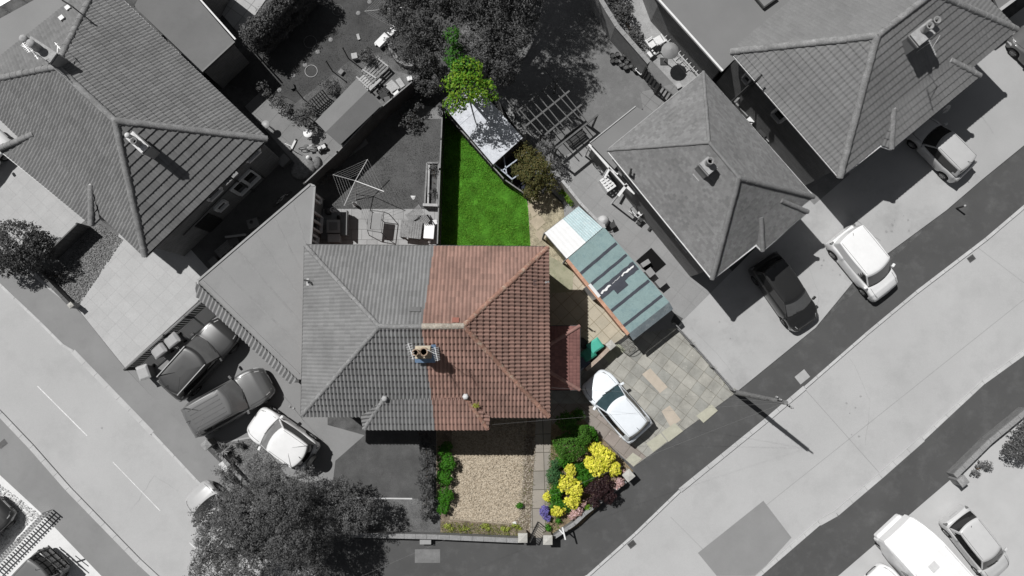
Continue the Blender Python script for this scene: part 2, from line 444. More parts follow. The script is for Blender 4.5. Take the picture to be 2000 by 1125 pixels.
# warm gravel front garden
M_grav = surf('gravel_warm', (0.37, 0.32, 0.245), 0.18, 1.3, 0.5, 34, 1.0, 1.0, stain=(0.27, 0.23, 0.15), stain_amt=0.6)
struct('gravel', [(852, 800), (1036, 800), (1028, 1040), (852, 1040)], M_grav, 0.006)
M_bed = surf('flower_bed', (0.20, 0.16, 0.12), 0.4, 3, 0.5, 28, 1.0, 1.0, stain=(0.32, 0.28, 0.22), stain_amt=0.8)
struct('flower_bed', [(852, 800), (884, 800), (878, 1015), (1005, 1025), (1022, 960), (1030, 800), (1048, 800), (1036, 1050), (855, 1045)], M_bed, 0.010)
struct('flower_bed', [(1075, 800), (1130, 800), (1172, 852), (1237, 920), (1135, 1025), (1080, 1052), (1060, 1045), (1070, 900)], surf('bed_soil', (0.22, 0.17, 0.11), 0.4, 3, 0.5, 28, 1.0, 1.0), 0.010)
PATHM = paving('path_slabs', (0.32, 0.29, 0.25), (0.27, 0.25, 0.22), (0.12, 0.11, 0.09), 0.95, 0.68, math.radians(88.5), 0.1, 0.02, 0.0)
struct('path', [(1048, 790), (1078, 790), (1073, 960), (1066, 1050), (1034, 1050), (1040, 960)], PATHM, 0.016)
# coloured driveway paving
DRM = paving('drive_slabs', (0.365, 0.355, 0.32), (0.28, 0.28, 0.26), (0.21, 0.2, 0.17), 0.62, 0.60, math.radians(38), 0.24, 0.012, 0.0, bias=-0.1, spots=0.5)
DRM2 = paving('yard_slabs', (0.47, 0.42, 0.33), (0.42, 0.38, 0.30), (0.27, 0.23, 0.16), 0.62, 0.62, math.radians(47), 0.12, 0.014, 0.0)
DRM3 = paving('drive_slabs_warm', (0.30, 0.26, 0.235), (0.26, 0.235, 0.21), (0.17, 0.15, 0.12), 0.66, 0.66, math.radians(38), 0.12, 0.014, 0.5, spots=0.6)
struct('paved_driveway', [(1048, 640), (1180, 700), (1225, 660), (1312, 625), (1437, 767), (1237, 912), (1172, 852), (1130, 800), (1048, 790)], DRM, 0.008)
struct('paved_driveway', [(1078, 788), (1150, 788), (1262, 892), (1237, 912), (1172, 852), (1120, 800), (1078, 830)], DRM3, 0.012)
LS1 = surf('slab_pink', (0.48, 0.42, 0.35), 0.08, 3, 0.08, 30); LS2 = surf('slab_pale', (0.44, 0.43, 0.35), 0.08, 3, 0.08, 30)
for k, (q, m) in enumerate(((((1254, 731), (1270, 719), (1304, 756), (1289, 768)), LS1), (((1292, 803), (1308, 792), (1330, 820), (1310, 835)), LS1),
        (((1262, 866), (1290, 846), (1303, 862), (1276, 883)), LS2), (((1292, 844), (1318, 826), (1334, 842), (1306, 863)), LS2), (((1222, 898), (1236, 884), (1254, 896), (1238, 911)), LS2),
        (((1360, 812), (1390, 790), (1402, 802), (1374, 826)), LS2), (((1172, 690), (1205, 668), (1222, 684), (1190, 710)), surf('slab_mossy', (0.36, 0.37, 0.28), 0.2, 3, 0.2, 20)))):
    struct('paving_slab', q, m, 0.016 + 0.002 * k)
struct('yard', [(1050, 480), (1072, 480), (1095, 500), (1225, 650), (1180, 700), (1140, 660), (1048, 640)], DRM2, 0.012)
struct('concrete', [(1040, 480), (1085, 495), (1120, 530), (1118, 570), (1040, 575)], surf('mossy_concrete', (0.32, 0.31, 0.22), 0.15, 1.5, 0.15, 25, stain=(0.2, 0.22, 0.13), stain_amt=0.6), 0.018)
struct('garden_path', [(1030, 380), (1058, 360), (1100, 400), (1128, 420), (1110, 520), (1072, 500), (1048, 480), (1036, 480)], surf('rubble_path', (0.36, 0.32, 0.23), 0.3, 2.5, 0.4, 18, 1, 0.8, stain=(0.18, 0.16, 0.1), stain_amt=0.8), 0.018)
for q in (((1030, 402), (1048, 395), (1060, 412), (1040, 424)), ((1034, 432), (1052, 418), (1066, 434), (1048, 450)), ((1045, 455), (1060, 445), (1070, 462), (1055, 472))):
    struct('paving_slab', q, surf('slab_tan', (0.42, 0.36, 0.27), 0.12, 3, 0.1, 20), 0.03)
# green lawn and its soil
M_lawn = surf('lawn_green', (0.09, 0.27, 0.025), 0.35, 1.3, 0.4, 40, 1.0, 0.9)
LAWN = [(870, 215), (905, 240), (965, 322), (1028, 388), (1036, 420), (1036, 500), (859, 500)]
struct('lawn', LAWN, M_lawn, 0.012)
# neighbour's grey lawn and patio
GL = surf('lawn_grey', 0.105, 0.16, 1.1, 0.3, 42, 1.0, 0.9, stain=0.15, stain_amt=0.4)
struct('lawn', [(600, 340), (840, 170), (871, 215), (862, 412), (620, 412)], GL, 0.008)
struct('patio', [(790, 262), (820, 205), (869, 212), (868, 232), (810, 232)], surf('patio_corner', 0.24, 0.1, 1.2, 0.15, 30), 0.014)
PT = paving('patio_grey', 0.37, 0.32, 0.2, 0.55, 0.55, 0.0, 0.12, 0.012, 0.5)
struct('patio', [(610, 408), (863, 408), (860, 510), (610, 510)], PT, 0.012)
# back garden of the north-west house
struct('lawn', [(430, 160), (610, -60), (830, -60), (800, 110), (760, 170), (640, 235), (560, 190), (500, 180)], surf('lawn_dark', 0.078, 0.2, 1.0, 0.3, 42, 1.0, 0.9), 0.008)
PT2 = paving('patio_mid', 0.23, 0.205, 0.15, 0.9, 0.9, math.radians(40), 0.1, 0.01, 0.5)
struct('patio', [(478, 208), (512, 176), (600, 250), (700, 250), (720, 280), (605, 362), (590, 335)], PT2, 0.014)
struct('bark_bed', [(560, 215), (700, 105), (800, 100), (850, 140), (700, 270), (600, 252)], surf('bark', 0.12, 0.3, 1.4, 0.4, 24, 1, 0.8), 0.018)
struct('patio', [(695, 170), (745, 130), (812, 150), (800, 175), (720, 235)], surf('dirt_grey', 0.17, 0.2, 2, 0.3, 24, 1, 0.6), 0.024)
struct('patio', [(370, -60), (560, -60), (470, 70), (400, -10)], paving('patio_top', 0.42, 0.36, 0.25, 0.8, 0.8, math.radians(35), 0.1, 0.02, 0.0), 0.008)
# east gardens
PT3 = surf('crazy_paving', 0.165, 0.12, 0.8, 0.14, 30, 0.95, 0.4, stain=0.23, stain_amt=0.5)
struct('garden_paving', [(900, 60), (1040, -60), (1180, -60), (1330, 175), (1200, 240), (1170, 300), (1060, 380), (1000, 270)], PT3, 0.008)
struct('paving', [(1250, 180), (1330, 160), (1345, 195), (1260, 235)], paving('slabs_e', 0.24, 0.2, 0.15, 0.6, 0.45, math.radians(38), 0.1, 0.012, 0.0), 0.014)
struct('yard', [(1040, 340), (1130, 290), (1200, 270), (1430, 530), (1320, 640), (1225, 655), (1110, 520), (1100, 395)], paving('yard_e', 0.285, 0.265, 0.24, 0.9, 0.9, math.radians(40), 0.07, 0.008, 0.0), 0.014)
struct('yard', [(1170, -60), (1330, -60), (1400, 150), (1345, 195), (1265, 110)], surf('yard_pale', 0.33, 0.2, 1.5, 0.2, 24, 0.95, 0.5), 0.014)
struct('passage', [(1370, 110), (1440, 100), (1660, 340), (1590, 400), (1400, 190)], surf('passage_paving', 0.22, 0.15, 1.5, 0.15, 24), 0.02)
# driveways east
M_de = surf('drive_east', 0.40, 0.10, 0.3, 0.08, 40, 0.9, 0.2, stain=0.27, stain_amt=0.4)
struct('driveway', [(1310, 628), (1420, 540), (1560, 400), (1700, 510), (1593, 640), (1437, 767)], M_de, 0.008)
struct('driveway', [(1560, 400), (1640, 330), (1800, 240), (1919, 350), (1848, 411), (1700, 520)], M_de, 0.012)
struct('driveway', [(1780, 250), (1900, 90), (2150, -100), (2300, 50), (2000, 284), (1919, 350)], surf('drive_ne', 0.37, 0.07, 0.35, 0.05, 40, 0.9, 0.15), 0.016)
struct('flower_bed', [(1318, 612), (1334, 622), (1322, 640), (1310, 628)], surf('bed_grey', 0.09, 0.3, 2, 0.4, 20), 0.016)

# oil drips, cracks and tyre-worn marks that belong to the surfaces
def crack(name, pts, w, m, z):
    W = [P(x, y, z) for x, y in pts]; Q = []
    for a, b in zip(W[:-1], W[1:]):
        n_ = max(2, int((b - a).length / .35))
        for i in range(n_): Q.append(a.lerp(b, i / n_) + Vector((R(-.05, .05), R(-.05, .05), 0)))
    Q.append(W[-1]); mb = MB(); V = []
    for i, q in enumerate(Q):
        d = (Q[min(i + 1, len(Q) - 1)] - Q[max(i - 1, 0)]).normalized(); n = Vector((-d.y, d.x, 0)) * w * R(.3, .9); V += [q - n, q + n]
    o = mb.add(V, [(2 * i, 2 * i + 1, 2 * i + 3, 2 * i + 2) for i in range(len(Q) - 1)]).build(name, m, origin=(0, 0, 0)); o['kind'] = 'structure'
CRK = surf('crack_fill', .36, .2, 3, .2, 20)
for i, pts in enumerate((((1660, 700), (1700, 780), (1690, 870)), ((255, 1000), (300, 930), (350, 960)))): crack('road_crack', pts, .012, CRK, RZ + .004 + .0005 * i)
CR2 = surf('crack_drive', .30, .2, 3, .2, 20)
for i, pts in enumerate((((1580, 520), (1600, 580), (1585, 625)), ((1350, 640), (1400, 690), (1430, 730)), ((1660, 420), (1720, 470)), ((540, 760), (600, 830), (630, 860)), ((1900, 200), (1940, 260)))): crack('driveway_crack', pts, .010, CR2, .082 + .0005 * i)
DR = surf('drip_stain', .30, .1, 3, .2, 20)
for i in range(26):
    x, y = random.choice([(R(1370, 1430), R(620, 680)), (R(1590, 1650), R(500, 540)), (R(1720, 1780), R(420, 460)), (R(120, 200), R(780, 900)), (R(1650, 1700), R(760, 860)), (R(560, 585), R(760, 830))])
    c = P(x, y, 0.1); zz = (RZ + .006 if (y > 690 and x > 1400) or x < 310 else .082) + i * .0001; r = R(.03, .09)
    c = P(x, y, zz); o = MB().add([(c.x + r * R(.6, 1.2) * math.cos(k * .785), c.y + r * R(.6, 1.2) * math.sin(k * .785), zz) for k in range(8)], [tuple(range(8))]).build('oil_stain', DR, origin=(0, 0, 0)); o['kind'] = 'structure'
# ---------------------------------------------------------------- roofs and houses
def tile_plane(bm_out, pts, cw, cl, th, pan, eave=(0, 1), jit=0.004, seg=4, lift=0.0):
    """real pantiles over the coplanar polygon pts; eave names the two points of its lowest edge"""
    pts = [Vector(p) for p in pts]
    p0, p1 = pts[eave[0]], pts[eave[1]]
    n = Vector((0, 0, 0))
    for i in range(len(pts)): n += pts[i].cross(pts[(i + 1) % len(pts)])
    n.normalize(); n = n if n.z > 0 else -n
    u = (p1 - p0).normalized(); u = (u - n * u.dot(n)).normalized(); v = n.cross(u)
    c = sum(pts, Vector()) / len(pts)
    if (c - p0).dot(v) < 0: v = -v; u = -u
    Q = [((p - p0).dot(u), (p - p0).dot(v)) for p in pts]
    u0, u1 = min(q[0] for q in Q), max(q[0] for q in Q); v1 = max(q[1] for q in Q); v0 = min(q[1] for q in Q)
    nc = int((u1 - u0) / cw) + 2; nr = int((v1 - v0) / cl) + 2
    prof = [pan * (0.5 - 0.5 * math.cos(2 * math.pi * k / seg)) for k in range(seg)] if pan else [0]
    if not pan: seg = 1
    V, F, U = [], [], []
    def pt(a, b, h): return tuple(p0 + u * a + v * b + n * (h + lift))
    for r in range(nr):
        b0 = v0 + r * cl; b1 = b0 + cl
        off = u0 + (R(-0.006, 0.006) if pan else (r % 2) * cw / 2 - cw / 2)
        for cidx in range(nc + 1):
            dj = R(-jit, jit); dh = R(-jit, jit) * 0.6; db = R(-jit, jit)
            for k in range(seg):
                a0 = off + (cidx + k / seg) * cw; a1 = off + (cidx + (k + 1) / seg) * cw
                if not pan: a0 += 0.002; a1 -= 0.002
                h0, h1 = (prof[k], prof[(k + 1) % seg]) if pan else (0, 0)
                o = len(V)
                V += [pt(a0, b0 + db, h0 + th + dh), pt(a1, b0 + db, h1 + th + dh), pt(a1, b1 + 0.01, h1 + dj * 0.2), pt(a0, b1 + 0.01, h0 + dj * 0.2), pt(a0, b0 + db, h0 - 0.012), pt(a1, b0 + db, h1 - 0.012)]
                F += [(o, o + 1, o + 2, o + 3), (o + 4, o + 5, o + 1, o)]
                uu, ww = cidx + 0.5, r + 0.5
                U += [[(uu, ww)] * 4, [(uu, ww)] * 4]
    me = bpy.data.meshes.new('tmp'); me.from_pydata(V, [], F)
    uvl = me.uv_layers.new(name='UVMap'); uvl.data.foreach_set('uv', [c for f in U for p in f for c in p])
    bm = bmesh.new(); bm.from_mesh(me)
    for i in range(len(pts)):
        a, b = pts[i], pts[(i + 1) % len(pts)]
        if (b - a).length < 1e-3: continue
        nn = (b - a).cross(n).normalized()
        if (c - a).dot(nn) > 0: nn = -nn
        bmesh.ops.bisect_plane(bm, geom=bm.verts[:] + bm.edges[:] + bm.faces[:], plane_co=a, plane_no=nn, clear_outer=True)
    me2 = bpy.data.meshes.new('tmp2'); bm.to_mesh(me2); bm.free()
    bm_out.from_mesh(me2); bpy.data.meshes.remove(me); bpy.data.meshes.remove(me2)

def roof_obj(name, planes, mats, parent, cw=0.16, cl=0.32, th=0.035, pan=0.035, matfn=None, jit=0.004):
    bm = bmesh.new()
    for i, pl in enumerate(planes):
        pts = [Vector(p) for p in pl]
        tile_plane(bm, pts, cw, cl, th[i] if isinstance(th, tuple) else th, pan[i] if isinstance(pan, tuple) else pan, jit=jit)
    uvl = bm.loops.layers.uv.verify()
    for pl in planes:                                            # opaque shell added under the tiles to stop light leaking through
        n = Vector((0, 0, 0)); pts = [Vector(p) for p in pl]
        for i in range(len(pts)): n += pts[i].cross(pts[(i + 1) % len(pts)])
        n.normalize(); n = n if n.z > 0 else -n
        bm.faces.new([bm.verts.new(p - n * 0.02) for p in pts])
    off = wloc(parent)
    for v in bm.verts: v.co -= off
    me = bpy.data.meshes.new(name); 
    for m in mats: me.materials.append(m)
    if matfn:
        for f in bm.faces: f.material_index = matfn(f.calc_center_median() + off)
    bm.to_mesh(me); bm.free()
    o = bpy.data.objects.new(name, me); COL.objects.link(o); o.parent = parent
    return o

def ridge(parent, a, b, m, r=0.12, lift=-0.03, step=0.42, name='ridge'):
    """half-round ridge tiles, each a little out of line, bedded in mortar"""
    a, b = Vector(a), Vector(b); d = (b - a); L = d.length; d.normalize()
    n = max(1, round(L / step)); s = L / n; mb = MB()
    x = d.cross(Vector((0, 0, 1))).normalized(); y = x.cross(d).normalized()
    for i in range(n):
        p = a + d * (i * s); q = a + d * ((i + 1) * s + 0.02); jx, jy = R(-0.008, 0.008), R(-0.006, 0.006); V = []
        for c, rr in ((p, r * 1.06), (q, r * 0.97)):
            for k in range(9):
                t = math.pi * (k / 8) * 1.24 - 0.12 * math.pi
                V.append(c + x * (math.cos(t) * rr + jx) + y * (math.sin(t) * rr * 0.85 + lift + jy))
        mb.add(V, [(k, k + 1, 10 + k, 9 + k) for k in range(8)], 0, None, True)
        mb.add(V, [tuple(range(9)), tuple(range(17, 8, -1))])
    return mb.build(name, m, parent)

def gutter(parent, pts, m, r=0.06, dz=-0.06, name='gutter', closed=False):
    mb = MB(); W = [Vector(p) + Vector((0, 0, dz)) for p in pts]
    for a, b in zip(W[:-1], W[1:]): mb.bar(a, b, r * 2, r * 1.6)
    return mb.build(name, m, parent)

def walls(parent, eave, d, z1, m, z0=-0.05, name='wall'):
    mb = MB(); mb.prism(inset(eave, d), z0, z1 - 0.02); return mb.build(name, m, parent)
def soffit(parent, eave, z, m):
    mb = MB(); mb.prism(inset(eave, 0.03), z - 0.06, z - 0.035); return mb.build('soffit', m, parent)

def window(parent, a, b, z0, z1, out, fm, gm, panes=2, depth=0.06, t=0.07):
    """window on a wall; a, b xy ends (world), out: outward unit normal"""
    a = Vector((a[0], a[1], 0)); b = Vector((b[0], b[1], 0)); o3 = Vector((out[0], out[1], 0)).normalized()
    f = MB(); d = (b - a).normalized()
    c0 = a + o3 * depth / 2; c1 = b + o3 * depth / 2
    for z in (z0, z1): f.bar(c0 + Vector((0, 0, z)), c1 + Vector((0, 0, z)), depth if z == z1 else depth + 0.12, t)
    for k in range(panes + 1):
        q = c0.lerp(c1, k / panes); f.bar(q + Vector((0, 0, z0)), q + Vector((0, 0, z1)), t, depth)
    fo = f.build('window', fm, parent)
    g = MB(); e = o3 * 0.02
    g.add([a + e + Vector((0, 0, z0)), b + e + Vector((0, 0, z0)), b + e + Vector((0, 0, z1)), a + e + Vector((0, 0, z1))], [(0, 1, 2, 3)])
    g.build('pane', gm, fo)
    return fo

def chimney(parent, c, sx, sy, z0, z1, rot, m, pots, potm, capm, dirty=None):
    st = MB(); st.box((c[0], c[1], z0), (sx, sy, z1 - z0), rot)
    st.box((c[0], c[1], z1 - 0.18), (sx + 0.07, sy + 0.07, 0.10), rot)
    o = st.build('chimney', m, parent)
    MB().box((c[0], c[1], z1), (sx + 0.02, sy + 0.02, 0.05), rot).build('flaunching', capm, o)
    Mr = Matrix.Rotation(rot, 3, 'Z')
    for (dx, dy, r, h, capped) in pots:
        p = Vector((c[0], c[1], z1 + 0.04)) + Mr @ Vector((dx, dy, 0)); k = MB()
        if capped: k.lathe(p, [(r, 0), (r * 0.92, h), (r * 1.12, h), (r * 1.1, h + 0.05), (r * 0.6, h + 0.11), (0.001, h + 0.13)], 14)
        else: k.lathe(p, [(r, 0), (r * 1.0, 0.06), (r * 0.88, 0.1), (r * 0.84, h - 0.07), (r * 1.02, h - 0.05), (r * 1.02, h), (r * 0.72, h), (r * 0.70, 0.05), (0.001, 0.05)], 14)
        ob = k.build('chimney_pot', potm if not capped else capm, o)
        if not capped: MB().lathe(p, [(r * 0.68, h * 0.55), (0.001, h * 0.55)], 12).build('flue', plain('soot', 0.012, 1, 0), ob)
    return o

def brick(name, c1, c2, mort):
    if name in MATS: return MATS[name]
    return paving(name, c1, c2, mort, 0.225, 0.075, 0, 0.15, 0.010, 0.5, src='uv')
T_red = tilemat('tile_red', (0.335, 0.207, 0.17), (0.255, 0.162, 0.134), 0.68, (0.52, 0.44, 0.36), amt=0.55)
T_grey = tilemat('tile_grey', 0.222, 0.19, 0.78, 0.34, amt=0.4)
T_nw = tilemat('tile_nw', 0.20, 0.165, 0.8, 0.28, amt=0.3)
T_e = tilemat('tile_plain', 0.225, 0.165, 0.8, 0.09, amt=0.55)
T_ne = tilemat('tile_ne', 0.195, 0.178, 0.82, 0.3, amt=0.3)
RD_grey = surf('ridge_grey', 0.225, 0.2, 2, 0.25, 18, 0.95, 0.7, stain=0.34, stain_amt=0.7)
RD_red = surf('ridge_red', (0.33, 0.185, 0.14), 0.3, 2, 0.3, 18, 0.95, 0.7, stain=(0.44, 0.38, 0.30), stain_amt=0.9)
RD_lich = surf('ridge_lichen', (0.36, 0.32, 0.27), 0.3, 3, 0.3, 18, 0.95, 0.8, stain=(0.52, 0.5, 0.45), stain_amt=0.9)
W_brick_g = brick('brick_grey', 0.20, 0.15, 0.25); W_brick_r = brick('brick_red', (0.30, 0.15, 0.10), (0.24, 0.12, 0.085), (0.35, 0.32, 0.28))
W_white = plain('upvc_white', 0.75, 0.35, 0.5); W_pale = plain('upvc_grey', 0.45, 0.4, 0.4); GUT_d = plain('gutter_dark', 0.06, 0.5, 0.4); GUT_w = plain('gutter_white', 0.78, 0.4, 0.4)
GLASS = plain('window_glass', 0.02, 0.06, 0.6, 0, 0)
LEAD = plain('lead', 0.2, 0.6, 0.4); M_sof = plain('soffit', 0.3, 0.7, 0.2)
POT_r = surf('terracotta_pot', (0.36, 0.27, 0.2), 0.2, 5, 0.2, 30, 0.9, 0.3); POT_g = surf('grey_pot', 0.26, 0.2, 5, 0.2, 30, 0.9, 0.3); CAP_g = surf('mortar_cap', 0.36, 0.2, 5, 0.2, 30)

ZE, ZR = 4.45, 7.0
def E(x, y, z=ZE): return P(x, y, z)

# ------------------------------------------------ the semi-detached pair in the middle
main = thing('semi_detached_house', 'pair of joined hip-roofed houses in the middle, half grey and half terracotta', 'house', P(830, 650, 0))
a, b, c, d = E(596, 479), E(1070, 483), E(1072, 814), E(589, 812)
r0, r1 = P(741, 638, ZR), P(905, 637, ZR)
bt0, bt1 = P(750, 779, 5.06), P(908, 774, 5.06)
bl, br_ = E(711, 838, 4.36), E(953, 838, 4.36)
bxl, bxr = E(706, 812, ZE + 0.02), E(956, 812, ZE + 0.02)
lt0 = P(848, 482, ZE).x; lt1 = P(824, 636, ZR).x; lt2 = P(850, 838, 4.4).x
ry = r0.y; ty = a.y; by = bl.y
def party(p):
    x = lerp(lt1, lt0, (p.y - ry) / (ty - ry)) if p.y > ry else lerp(lt1, lt2, (ry - p.y) / (ry - by))
    return 1 if p.x > x else 0
PLN = [(b, a, r0, r1), (d, c, r1, r0), (a, d, r0), (c, b, r1)]
roof = roof_obj('roof', PLN, [T_grey, T_red], main, matfn=party, cw=0.175, cl=0.335, th=(0.035, 0.068, 0.03, 0.068), pan=(0.04, 0.066, 0.026, 0.066))
# projecting front bay: its own shallower slope and two little hips
bt0, bt1 = PP(750, 779, (d, c, r1)), PP(908, 774, (d, c, r1)); bt0.z += .03; bt1.z += .03
bay = roof_obj('bay_roof', [(bl, br_, bt1, bt0), (bxl + Vector((0, 0, 0.02)), bl, bt0), (br_, bxr + Vector((0, 0, 0.02)), bt1)], [T_grey, T_red], main, matfn=party, cw=0.175, cl=0.335, th=0.065, pan=0.062)
up = Vector((0, 0, 0.045))
for (p, q, m, rr) in ((r0, a, RD_grey, .10), (r0, d, RD_grey, .10), (r1, b, RD_red, .115), (r1, c, RD_red, .115), (bt0, bl, RD_grey, .10), (bt1, br_, RD_red, .105)):
    ridge(roof, p + up, q + up, m, rr)
midr = Vector((lt1, r0.y, ZR)); ridge(roof, r0 + up, midr + up, RD_grey, 0.11); ridge(roof, midr + up, r1 + up, RD_lich, 0.135)
gutter(main, [d, Vector((bxl.x, d.y, ZE))], GUT_d); gutter(main, [Vector((bxr.x, c.y, ZE)), c, b, a, d], GUT_d); gutter(main, [bxl, bl, br_, bxr], GUT_d)
gutter(main, [bl + Vector((0, -0.02, 0.05)), br_ + Vector((0, -0.02, 0.05))], W_pale, 0.02, name='gutter_edge')
eav = [a, b, c, Vector((bxr.x, c.y, 0)), br_, bl, Vector((bxl.x, d.y, 0)), d]
walls(main, [a, b, c, d], 0.33, ZE, W_brick_r); soffit(main, [a, b, c, d], ZE, M_sof)
MB().prism(inset([bxl + Vector((0, .6, 0)), bl, br_, bxr + Vector((0, .6, 0))], 0.3), -0.05, 4.3).build('bay_wall', W_brick_r, main)
MB().prism(inset([bxl + Vector((0, .6, 0)), bl, br_, bxr + Vector((0, .6, 0))], 0.04), 4.24, 4.30).build('bay_soffit', M_sof, main)
# windows on the walls (hidden from above, seen from the side)
wy = c.y + 0.33; 
for x0, x1, z0, z1 in ((c.x - 2.4, c.x - 1.0, 0.9, 2.2), (c.x - 2.4, c.x - 1.0, 3.0, 3.95), (d.x + 1.0, d.x + 2.4, 0.9, 2.2), (d.x + 1.0, d.x + 2.4, 3.0, 3.95)):
    window(main, (x0, wy - 0.01), (x1, wy - 0.01), z0, z1, (0, -1), W_white, GLASS)
wy = bl.y + 0.3
for x0, x1 in ((bl.x + 0.6, bl.x + 2.4), (br_.x - 2.4, br_.x - 0.6)):
    window(main, (x0, wy - 0.01), (x1, wy - 0.01), 0.8, 2.1, (0, -1), W_white, GLASS, 3); window(main, (x0, wy - 0.01), (x1, wy - 0.01), 2.9, 3.9, (0, -1), W_white, GLASS, 3)
wy = a.y - 0.33
for x0 in (a.x + 1.2, a.x + 4.2, b.x - 2.6, b.x - 5.4): window(main, (x0 + 1.4, wy + 0.01), (x0, wy + 0.01), 2.9, 3.9, (0, 1), W_white, GLASS)
# chimney on the party line, its two pots, flashing, moss and two aerials
cc = P(826, 688, 7.4)
ch = chimney(main, cc, 0.62, 0.50, 5.9, 7.4, 0.02, W_brick_r, [(-0.28, 0.0, 0.15, 0.36, False), (0.07, 0.02, 0.19, 0.42, False)], POT_r, surf('flaunch_warm', (0.5, 0.44, 0.34), 0.25, 5, 0.2, 30))
fz = surf('flashing_blue', (0.16, 0.24, 0.36), 0.2, 5, 0.15, 30, 0.5, 0.2)
k = MB(); k.box((cc.x + 0.0, cc.y - 0.34, 6.42), (0.9, 0.25, 0.05), 0.0, tilt=(0.5, 0, 0)); k.box((cc.x + 0.40, cc.y, 6.6), (0.2, 0.75, 0.06), 0.0, tilt=(0.5, 0, 0)); k.build('flashing', fz, ch)
def aerial(parent, base, ztop, tip0, tip1, n, m, w=0.16):
    k = MB(); top = Vector((base.x, base.y, ztop)); k.tube([base, top], 0.014, 6)
    t0, t1 = Vector(tip0), Vector(tip1); k.bar(t0, t1, 0.022)
    k.bar(top, t0.lerp(t1, 0.5), 0.02)
    d = (t1 - t0).normalized(); s = Vector((-d.y, d.x, 0)).normalized()
    for i in range(n):
        p = t0.lerp(t1, (i + 0.5) / n); ww = w * (1.25 - 0.5 * i / n); k.bar(p - s * ww, p + s * ww, 0.012)
    return k.build('aerial', m, parent)
AER = plain('aerial_metal', 0.72, 0.35, 0.5)
aerial(ch, Vector((cc.x - 0.34, cc.y, 7.0)), 8.6, P(797, 670, 8.6), P(807, 702, 8.6), 7, AER, 0.12)
aerial(ch, Vector((cc.x + 0.30, cc.y + 0.1, 7.0)), 8.5, P(849, 678, 8.4), P(855, 705, 8.4), 8, AER, 0.13)
# vents and pipes
k = MB(); p = P(1066, 552, 5.0); k.tube([p, p + Vector((0, 0, 0.3)), p + Vector((0.1, 0, 0.42))], 0.05, 8); k.build('soil_pipe', W_pale, main)
k = MB(); p = P(606, 551, 4.62); k.box((p.x - 0.05, p.y, 4.55), (0.24, 0.34, 0.1), 0); k.build('lead_patch', W_pale, main)
k = MB(); p = P(604, 549, 4.9); k.tube([p + Vector((-.25, .05, 0)), p, p + Vector((.12, -.16, -.1))], 0.04, 8); k.build('soil_pipe', GUT_d, main)
for (x, y, zz, m) in ((909, 775, 5.35, surf('mortar_w', 0.62, 0.2, 5, 0.2, 30)), (750, 779, 5.35, surf('mortar_w2', 0.42, 0.2, 5, 0.2, 30))):
    p = P(x, y, zz); k = MB(); k.lathe(p - Vector((0, 0, 0.12)), [(0.15, 0), (0.13, 0.06), (0.1, 0.1), (0.001, 0.11)], 6); k.build('mortar_cap', m, main)
for (x, y, s1, m, pl_) in ((1043, 552, (0.26, 0.2), plain('tile_vent', (0.14, 0.09, 0.08), 0.8), (c, b, r1)), (890, 627, (0.3, 0.26), plain('tile_new', (0.30, 0.12, 0.09), 0.8), (b, a, r0)), (811, 606, (0.5, 0.25), plain('tile_new_g', 0.15, 0.8), (b, a, r0))):
    n_ = (pl_[1] - pl_[0]).cross(pl_[2] - pl_[0]).normalized(); n_ = n_ if n_.z > 0 else -n_
    p = PP(x, y, pl_) + n_ * 0.06; MB().box(p, (s1[0], s1[1], 0.03), 0, tilt=n_.to_track_quat('Z', 'Y').to_euler()).build('roof_vent', m, main)
# porch on the right side, with its own small hipped roof
pz, pt = 2.35, 3.15
p0, p1, p2, p3 = P(1060, 638, pz), P(1132, 637, pz), P(1132, 761, pz), P(1060, 761, pz)
wx = c.x - 0.33; p0.x = p3.x = wx
q0 = Vector((wx, p0.y - 1.15, pt + 0.1)); q1 = Vector((wx, p3.y + 1.15, pt + 0.1))
T_porch = tilemat('tile_porch', (0.26, 0.13, 0.115), (0.20, 0.10, 0.09), 0.8)
pr = roof_obj('porch_roof', [(p2, p1, q0, q1), (p1, p0, q0), (p3, p2, q1)], [T_porch], main, cw=0.165, cl=0.2, th=0.02, pan=0.012)
MP = surf('porch_ridge', (0.33, 0.19, 0.165), 0.15, 3, 0.15, 20)
ridge(pr, q0 + up * 0.5, p1 + up * 0.5, MP, 0.09); ridge(pr, q1 + up * 0.5, p2 + up * 0.5, MP, 0.09)
gutter(main, [p0, p1, p2, p3], GUT_d, 0.05)
MB().prism([(wx, p0.y - 0.2), (p1.x - 0.25, p1.y - 0.2), (p2.x - 0.25, p2.y + 0.2), (wx, p3.y + 0.2)], -0.05, pz - 0.02).build('porch_wall', W_brick_r, main)
window(main, (p1.x - 0.25, p1.y - 1.0), (p1.x - 0.25, p1.y - 2.2), 0.9, 2.0, (1, 0), W_white, GLASS)

